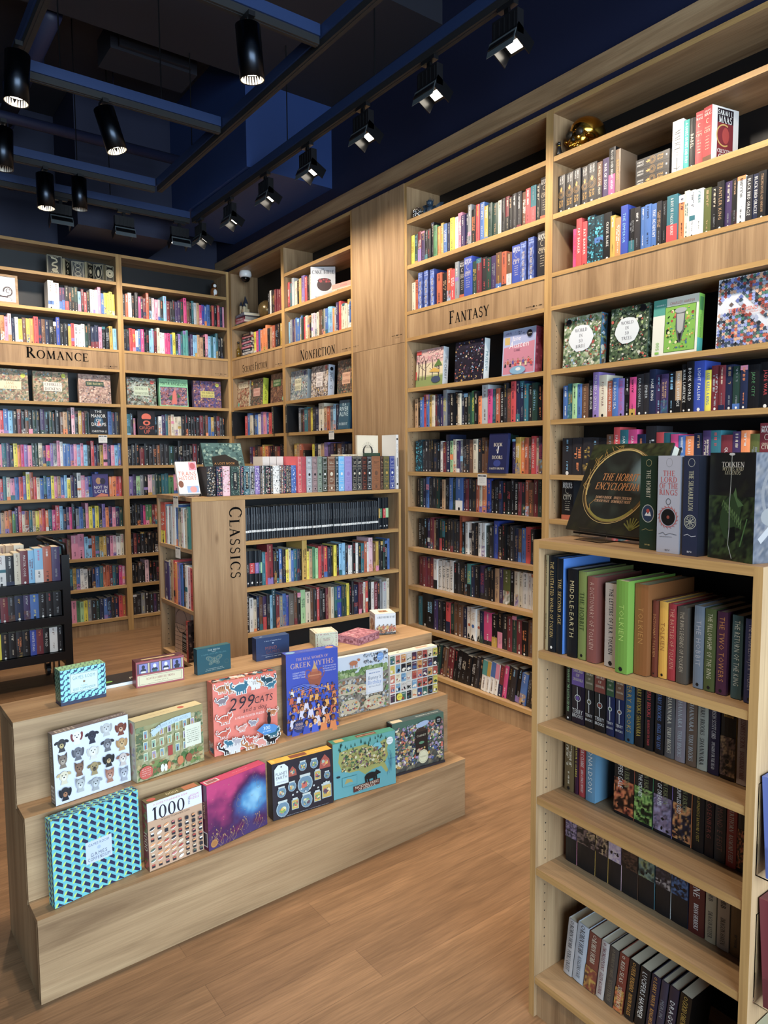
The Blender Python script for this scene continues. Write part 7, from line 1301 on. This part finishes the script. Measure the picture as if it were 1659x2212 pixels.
def hob(cv, w, h): cv.rect(0, 0, w, h, '22382c'); cv.ring(w*.5, h*.925, .008, .008, .001, 'b0a878'); cv.text('THE HOBBIT', w*.5, h*.7, .0125, 'd0ccb8', 's', 'c', h*.3, -90, sp=.08); cv.ell(w*.5, h*.385, .017, .02, '2c3c58', 18); cv.ring(w*.5, h*.385, .018, .021, .0018, 'b8bcb4', 20); cv.poly([(w*.3,h*.36),(w*.42,h*.4),(w*.5,h*.375),(w*.62,h*.41),(w*.7,h*.36)], 'd8dce0'); cv.ell(w*.5, h*.415, .005, .005, 'b83a2c', 10); cv.line([(w*.15, h*.2), (w*.4, h*.22), (w*.6, h*.205), (w*.85, h*.215)], .0009, 'a89c60'); cv.marks(RR(2), w*.5, h*.05, w*.3, .004, 'a89c60')
def lotr(cv, w, h):
    cv.rect(0, 0, w, h, 'a8a8b4'); cv.ring(w*.5, h*.93, .008, .01, .001, '8a8a90')
    for k, t in enumerate(('THE', 'LORD', 'OF THE', 'RINGS')): cv.text(t, w*.5, h*(.82-.065*k), .0125, 'b0484a', 's', 'c', w*.84, sp=.06)
    cv.ring(w*.5, h*.53, .006, .007, .0015, '5a5a60'); cv.ell(w*.5, h*.37, .0185, .0195, '1a1818', 24); cv.ell(w*.5, h*.37, .004, .004, '8a3a28', 10); cv.ring(w*.5, h*.37, .0225, .0225, .0018, 'b05048', 24); [cv.line([(w*.5+.023*math.cos(a), h*.37+.023*math.sin(a)), (w*.5+.027*math.cos(a+.2), h*.37+.027*math.sin(a+.2))], .0012, 'b05048', False) for a in [PI*k/9 for k in range(18)]]
    cv.line([(w*.1, h*.19), (w*.3, h*.21), (w*.4, h*.185), (w*.6, h*.205), (w*.9, h*.195)], .0011, '5a5a60'); cv.line([(w*.14, h*.165), (w*.7, h*.17)], .0008, '5a5a60'); cv.marks(RR(3), w*.5, h*.03, w*.2, .004, '6a6a70')
def silm(cv, w, h): cv.rect(0, 0, w, h, '262c44'); cv.ring(w*.5, h*.93, .008, .009, .001, 'a8a8a0'); cv.text('THE SILMARILLION', w*.5, h*.65, .0115, 'b8b494', 's', 'c', h*.4, -90); cv.ring(w*.5, h*.34, .0145, .0155, .0014, 'b8b8a4', 24); cv.ring(w*.5, h*.34, .011, .012, .001, 'b8b8a4', 20); [cv.line([(w*.5, h*.34), (w*.5+.01*math.cos(a), h*.34+.01*math.sin(a))], .002, 'a8a898', k == 0) for k, a in enumerate([PI*k/4 for k in range(8)])]; cv.line([(w*.1, h*.2), (w*.35, h*.215), (w*.6, h*.195), (w*.9, h*.205)], .001, 'c8c8d0'); cv.marks(RR(3), w*.5, h*.04, w*.3, .004, 'c8c8d0')
def myth(cv, w, h):
    R = RR(62); paint(cv, 0, 0, w, h, ['161618', '1e2020', '1a1a1c', '26281f'], 14, 26, 3, 3, 1.6, 1); paint(cv, 0, 0, w, h*.6, ['161817', '1e2a1c', '161817', '3a4e2a', '1a201a', '2c3c24'], 20, 24, 4.5, 5, 1.7); cv.text('TOLKIEN', w*.52, h*.89, .011, 'c8c8c4', 's', 'c', w*.5); cv.text('MYTHS AND', w*.52, h*.85, .0075, 'a8a48c', 's'); cv.text('LEGENDS', w*.52, h*.815, .0075, 'a8a48c', 's')
    cv.poly([(w*.25,h*.35),(w*.32,h*.52),(w*.5,h*.62),(w*.62,h*.6),(w*.75,h*.55),(w*.7,h*.42),(w*.76,h*.3),(w*.55,h*.32),(w*.48,h*.18),(w*.35,h*.22)], '2e4428'); cv.poly([(w*.55,h*.62),(w*.6,h*.68),(w*.64,h*.58),(w*.78,h*.52),(w*.66,h*.5)], '4a6a40')
    for k in range(9): cv.line([(w*(.3+.05*k), h*(.5-.02*k)), (w*(.34+.05*k), h*(.56-.02*k)), (w*(.4+.04*k), h*(.46-.02*k))], .0016, '5a7a48', k == 0)
    cv.poly([(w*.45,h*.3),(w*.6,h*.32),(w*.62,h*.2),(w*.5,h*.16)], '101412'); cv.line([(w*.86, h*.4), (w*.72, h*.14)], .003, '4a7040'); pass
    cv.line([(w*.5, h*.98), (w*.49, h*.7), (w*.47, h*.5), (w*.48, h*.3), (w*.46, h*.15), (w*.55, h*.02)], .0016, 'a8b0b0'); cv.ell(w*.5, h*.985, .008, .003, 'c8ccd0', 8)
def mythr(cv, w, h): R = RR(63); paint(cv, 0, 0, w, h, ['282e3a', '4a4c58', '646268', '343a46', '7a7270', '3e404c'], 24, 32, 8, 3, 1.9); cv.ring(w*.45, h*.62, .05, .06, .009, '6a6668', 24, 20, 220); cv.ell(w*.3, h*.42, .03, .02, '7a7674', 14); cv.line([(w*.1, h*.2), (w*.3, h*.32), (w*.45, h*.25), (w*.35, h*.1)], .014, '9a9492')
GH = 'boxed volumes on the near bookcase'
gamebox('book', 'dark green boxed hardcover with round mountain emblem on spine', 'book', FFC, .283, .066, FH, -9, .05, .226, .15, 0, '1e3228', hob, None, None, lambda cv, w, h: cv.rect(0, 0, w, h, '24382e'), group=GH)
gamebox('book', 'silver grey boxed hardcover with black ring emblem on spine', 'book', FFC, .345, .043, FH, -4, .0595, .226, .15, 0, '9a9aa8', lotr, None, None, lambda cv, w, h: cv.rect(0, 0, w, h, 'a4a8b8'), group=GH)
gamebox('book', 'navy boxed hardcover with round star emblem on spine', 'book', FFC, .4135, .037, FH, -4, .038, .226, .15, 0, '1c2034', silm, None, None, lambda cv, w, h: cv.rect(0, 0, w, h, '181c28'), group=GH)
gamebox('boxed_set', 'shrink wrapped black box with green helmet, carved dragon side', 'boxed set', FFC, .466, .053, FH, -14.5, .118, .232, .16, 0, '1c1c1e', myth, lambda cv, w, h: (cv.rect(0, 0, w, h, '33363a'), collage(cv, RR(5), 0, 0, w, h, ['4a4e54', '2a2c30', '6a7078'], 24, .006, .02)), None, mythr)
gamebox('boxed_set', 'white box behind the shrink wrapped set, only its top showing', 'boxed set', FFC, .5, .245, FH, 0, .1, .268, .05, 0, 'dcdad4', lambda cv, w, h: (cv.rect(0, 0, w, h, 'dcdad4'), cv.text('THE', w*.35, h*.94, .012, '2a2a2c', 's')))
# ---- clear pockets with books on the end of the near case
FE = rotf(NFC, 1.447, .694)
for k, (z0, c, lb, hh) in enumerate(((.735, '5a74c8', 'blue book in the upper clear pocket at right edge', .215), (.445, '7a2c38', 'dark red book in the lower clear pocket at right edge', .235), (.14, 'c8c4a0', 'pale green book in the lowest clear pocket', .25))):
    root = empty('wall_pocket', FE.w(.012+.01*k, -.0005, z0-.02), FE.a, ('upper', 'lower', 'lowest')[k]+' clear acrylic book pocket on the near bookcase end', 'book pocket')
    b = MB(); b.box(0, .19, -.002, 0, 0, .2); b.build('back_plate', [ACR], root); b = MB(); b.box(0, .19, -.05, -.048, 0, .07); b.box(0, .19, -.048, -.002, 0, .002); b.box(0, .002, -.048, -.002, .002, .07); b.box(.188, .19, -.048, -.002, .002, .07); b.build('tray', [ACR], root)
    gamebox('book', lb, 'book', FE, .016+.01*k, -.04, z0-.0175, 0, .15, hh, .02, 4, c, lambda cv, w, h, k=k: (cv.rect(0, 0, w, h, ('5a74c8', '7a2c38', 'c8c4a0')[k]), cv.marks(RR(k), w*.14, h*.6, h*.5, .01, 'w', -90)))
# ================================================================ ceiling: tracks, lamps, pipes
TZ0 = 3.565
def trackbar(x0, y0, x1, y1, lab):
    root = empty('ceiling_track', ((x0+x1)/2, (y0+y1)/2, TZ0), 0, lab, 'lighting track', 'suspended lighting track grid'); a = (x1-x0)/2; b_ = (y1-y0)/2; h = .026
    m = MB(); m.box(-a-(h if b_ else 0), a+(h if b_ else 0), -b_-(h if a else 0), b_+(h if a else 0), .036, .09); m.build('steel_tube', [TUBE], root)
    h = .018; m = MB(); m.box(-a-(h if b_ else 0), a+(h if b_ else 0), -b_-(h if a else 0), b_+(h if a else 0), 0, .035); h = .005; m.box(-a-(h if b_ else 0), a+(h if b_ else 0), -b_-(h if a else 0), b_+(h if a else 0), -.002, 0); m.build('power_track', [TRACK], root)
    L = 2*(a or b_); n = max(2, int(L/1.1)+1)
    for k in range(n):
        t = -1+2*(k+.35)/n; w = MB(); w.tube([(a*t, b_*t, .09), (a*t, b_*t, ZC-TZ0)], .0035, 6); w.build('suspension_wire', [BLK], root)
trackbar(2.385, -1.0, 2.385, 5.83, 'long track bar parallel to the fantasy wall, nearest to it')
trackbar(-.6, 5.86, 2.355, 5.86, 'rear track bar in front of the romance wall')
trackbar(1.912, .4, 1.912, 5.31, 'inner long track bar with three cross bars joining it')
trackbar(-.6, 5.33, 1.88, 5.33, 'inner cross bar furthest from the viewer')
trackbar(.79, 4.16, 1.88, 4.16, 'middle inner cross bar')
trackbar(.79, 3.02, 1.88, 3.02, 'nearest inner cross bar at the top of the view')
trackbar(.76, .4, .76, 4.13, 'left inner bar running toward the viewer')
def spot(loc, d, watts, size, blend, col, rr=.03):
    ld = bpy.data.lights.new('lamp_light', 'SPOT'); ld.energy = watts; ld.spot_size = rad(size); ld.spot_blend = blend; ld.color = col; ld.shadow_soft_size = rr
    o = bpy.data.objects.new('lamp_light', ld); C.objects.link(o); o.location = loc; o.rotation_euler = Vector(d).to_track_quat('-Z', 'Y').to_euler(); return o
def washer(x, y, ang, lab, vis=True):
    root = empty('track_spotlight', (x, y, TZ0), ang, lab, 'wall washer lamp', 'square wall washer lamps on the tracks')   # local +x faces the wall
    if vis:
        m = MB(); m.box(-.015, .015, -.05, .05, -.02, -.001); m.build('track_adapter', [BLKP], root)
        m = MB(); m.box(-.008, .008, -.012, .012, -.06, -.021); m.build('stem', [BLK], root)
        m = MB(); m.box(-.018, .022, -.075, .075, -.15, -.05); [m.box(-.02, -.018, -.06+.03*k, -.052+.03*k, -.14, -.06) for k in range(5)]; m.build('driver_housing', [BLKP], root)
        T = Matrix.Translation((.03, 0, -.15)) @ Matrix.Rotation(rad(28), 4, 'Y')
        m = MB(); m.box(-.055, -.05, -.075, .075, -.06, .02, T=T); m.box(-.05, .06, -.075, .075, .015, .02, T=T); m.box(-.05, .06, -.075, -.07, -.045, .015, T=T); m.box(-.05, .06, .07, .075, -.045, .015, T=T); m.build('head', [BLK], root)
        m = MB(); P = Matrix.Translation((-.03, 0, -.15)) @ Matrix.Rotation(rad(16), 4, 'Y'); m.box(-.002, 0, -.08, .08, -.062, .01, T=P); m.build('reflector_plate', [PLATE], root)
        m = MB(); m.box(-.048, -.046, -.066, .066, -.04, .01, T=T); m.build('reflector', [LAMPR], root)
        m = MB(); m.box(-.02, .045, -.045, .045, .0095, .0135, T=T); m.build('lamp_face', [LAMP], root)
    c, s = math.cos(ang), math.sin(ang)
    spot((x+c*.06, y+s*.06, TZ0-.18), (c*.46, s*.46, -.95), SPOT_W, 118, .8, WARM, .04)
YS = (2.262, 2.785, 3.36, 3.968, 4.538, 5.128, 5.699)
for k, y in enumerate(YS): washer(2.385, y, 0, 'wall washer lamp over the right wall, %s from the viewer' % ('nearest', 'second', 'third', 'fourth', 'fifth', 'sixth', 'furthest')[k])
for y in (1.65, 1.0, .3): washer(2.385, y, 0, '', False) if False else spot((2.45, y, TZ0-.18), (.46, 0, -.95), SPOT_W, 118, .8, WARM, .04)
for k, x in enumerate((1.345, 1.815, 2.27)): washer(x, 5.86, PI/2, 'wall washer lamp seen from behind on rear track, %s' % ('left', 'middle', 'right')[k])
for x in (.8, .3): spot((x, 5.92, TZ0-.18), (0, .46, -.95), SPOT_W, 118, .8, WARM, .04)
def cylinder(x, y, tilt, az, lab, lit=True, L=.225, r=.056, drop=.045):
    root = empty('cylinder_spotlight', (x, y, TZ0), 0, lab, 'spotlight', 'black cylinder spotlights')
    m = MB(); m.box(-.016, .016, -.045, .045, -.022, -.001); m.build('track_adapter', [BLKP], root)
    T = Matrix.Translation((0, 0, -drop)) @ Matrix.Rotation(az, 4, 'Z') @ Matrix.Rotation(tilt, 4, 'Y')
    m = MB(); m.tube([(0, 0, -.02), (0, 0, -drop-.03)], .008, 8); m.build('stem', [BLK], root)
    m = MB(); m.lathe([(.001, 0), (r, 0), (r, -L), (r*.93, -L), (r*.86, -L+.045), (.001, -L+.045)], 28, T=T @ Matrix.Translation((.0, 0, 0))); o = m.build('housing', [ANOD], root, True)
    m = MB(); m.lathe([(r*.925, -L+.002), (r*.88, -L+.034)], 24, T=T, caps=False); o = m.build('reflector', [LAMPR], root)
    m = MB(); m.lathe([(.001, -L+.036), (r*.8, -L+.036), (r*.8, -L+.04), (.001, -L+.04)], 24, T=T); m.build('lamp_face', [LAMP if lit else LAMPR], root)
    d = (T.to_3x3() @ Vector((0, 0, -1))).normalized(); p = Vector((x, y, TZ0))+(T @ Vector((0, 0, -L-.01)))
    if lit: spot(p, d, CYL_W, 62, .7, WARM2, .03)
cylinder(1.503, 3.0, rad(6), rad(200), 'large black cylinder lamp with blue sheen, top centre')
cylinder(1.2, 4.16, rad(16), rad(160), 'tilted black cylinder lamp on the middle cross bar')
cylinder(1.13, 5.33, rad(3), rad(90), 'lit cylinder lamp on the furthest cross bar')
cylinder(1.35, 5.33, 0, 0, 'unlit looking straight cylinder lamp right of the lit one', False, .21, .05, .02)
cylinder(.72, 3.85, rad(4), rad(0), 'large cylinder lamp at the upper left edge')
cylinder(.79, 4.75, rad(2), rad(0), 'cylinder lamp cut by the left edge', False)
# lamps of the same kind whose fittings hang outside the view, over the display and the near case
for p, d, w in (((1.25, 2.35, 3.4), (.0, -.02, -1), .9), ((.55, 2.4, 3.4), (.05, .0, -1), .8), ((1.9, 2.5, 3.4), (.0, .0, -1), .8), ((.55, .7, 3.4), (.5, .12, -1), .75), ((.3, 1.2, 3.4), (.6, -.02, -1), .6), ((.9, 3.4, 3.4), (.25, .3, -1), .9)): spot(p, d, CYL_W*w, 70, .8, WARM2, .03)
for i, (p0, p1, r) in enumerate((((-1.2, 5.6, 3.95), (2.2, 5.6, 3.95), .038), ((-1.2, 6.35, 3.75), (1.5, 6.35, 3.75), .03), ((1.1, 4.8, 4.3), (1.1, 6.8, 4.3), .06))):
    m = MB(); m.tube([p0, p1], r, 14); [m.tube([(p0[0]+(p1[0]-p0[0])*t-(.02 if i < 2 else 0), p0[1]+(p1[1]-p0[1])*t, p0[2]), (p0[0]+(p1[0]-p0[0])*t+(.02 if i < 2 else 0), p0[1]+(p1[1]-p0[1])*t+(0 if i < 2 else .03), p0[2])], r*1.25, 14) for t in (.3, .6, .85)]
    [m.tube([(p0[0]+(p1[0]-p0[0])*t, p0[1]+(p1[1]-p0[1])*t, p0[2]), (p0[0]+(p1[0]-p0[0])*t, p0[1]+(p1[1]-p0[1])*t, ZC)], .004, 6) for t in (.3, .6, .85)]
    o = m.build('ceiling_pipe', [NAVY], None, True); tag(o, ('navy ceiling pipe crossing behind the middle track bar', 'thin navy pipe low over the romance wall', 'thick pipe running away overhead at left')[i], 'pipe')
m = MB(); m.box(1.5, 2.1, 5.0, 5.3, 4.32, 4.5); m.box(1.55, 2.05, 4.97, 5.0, 4.34, 4.48); m.box(1.6, 1.7, 5.1, 5.2, 4.5, ZC); o = m.build('air_duct', [NAVYD]); tag(o, 'dark rectangular air unit high under the ceiling', 'air duct')
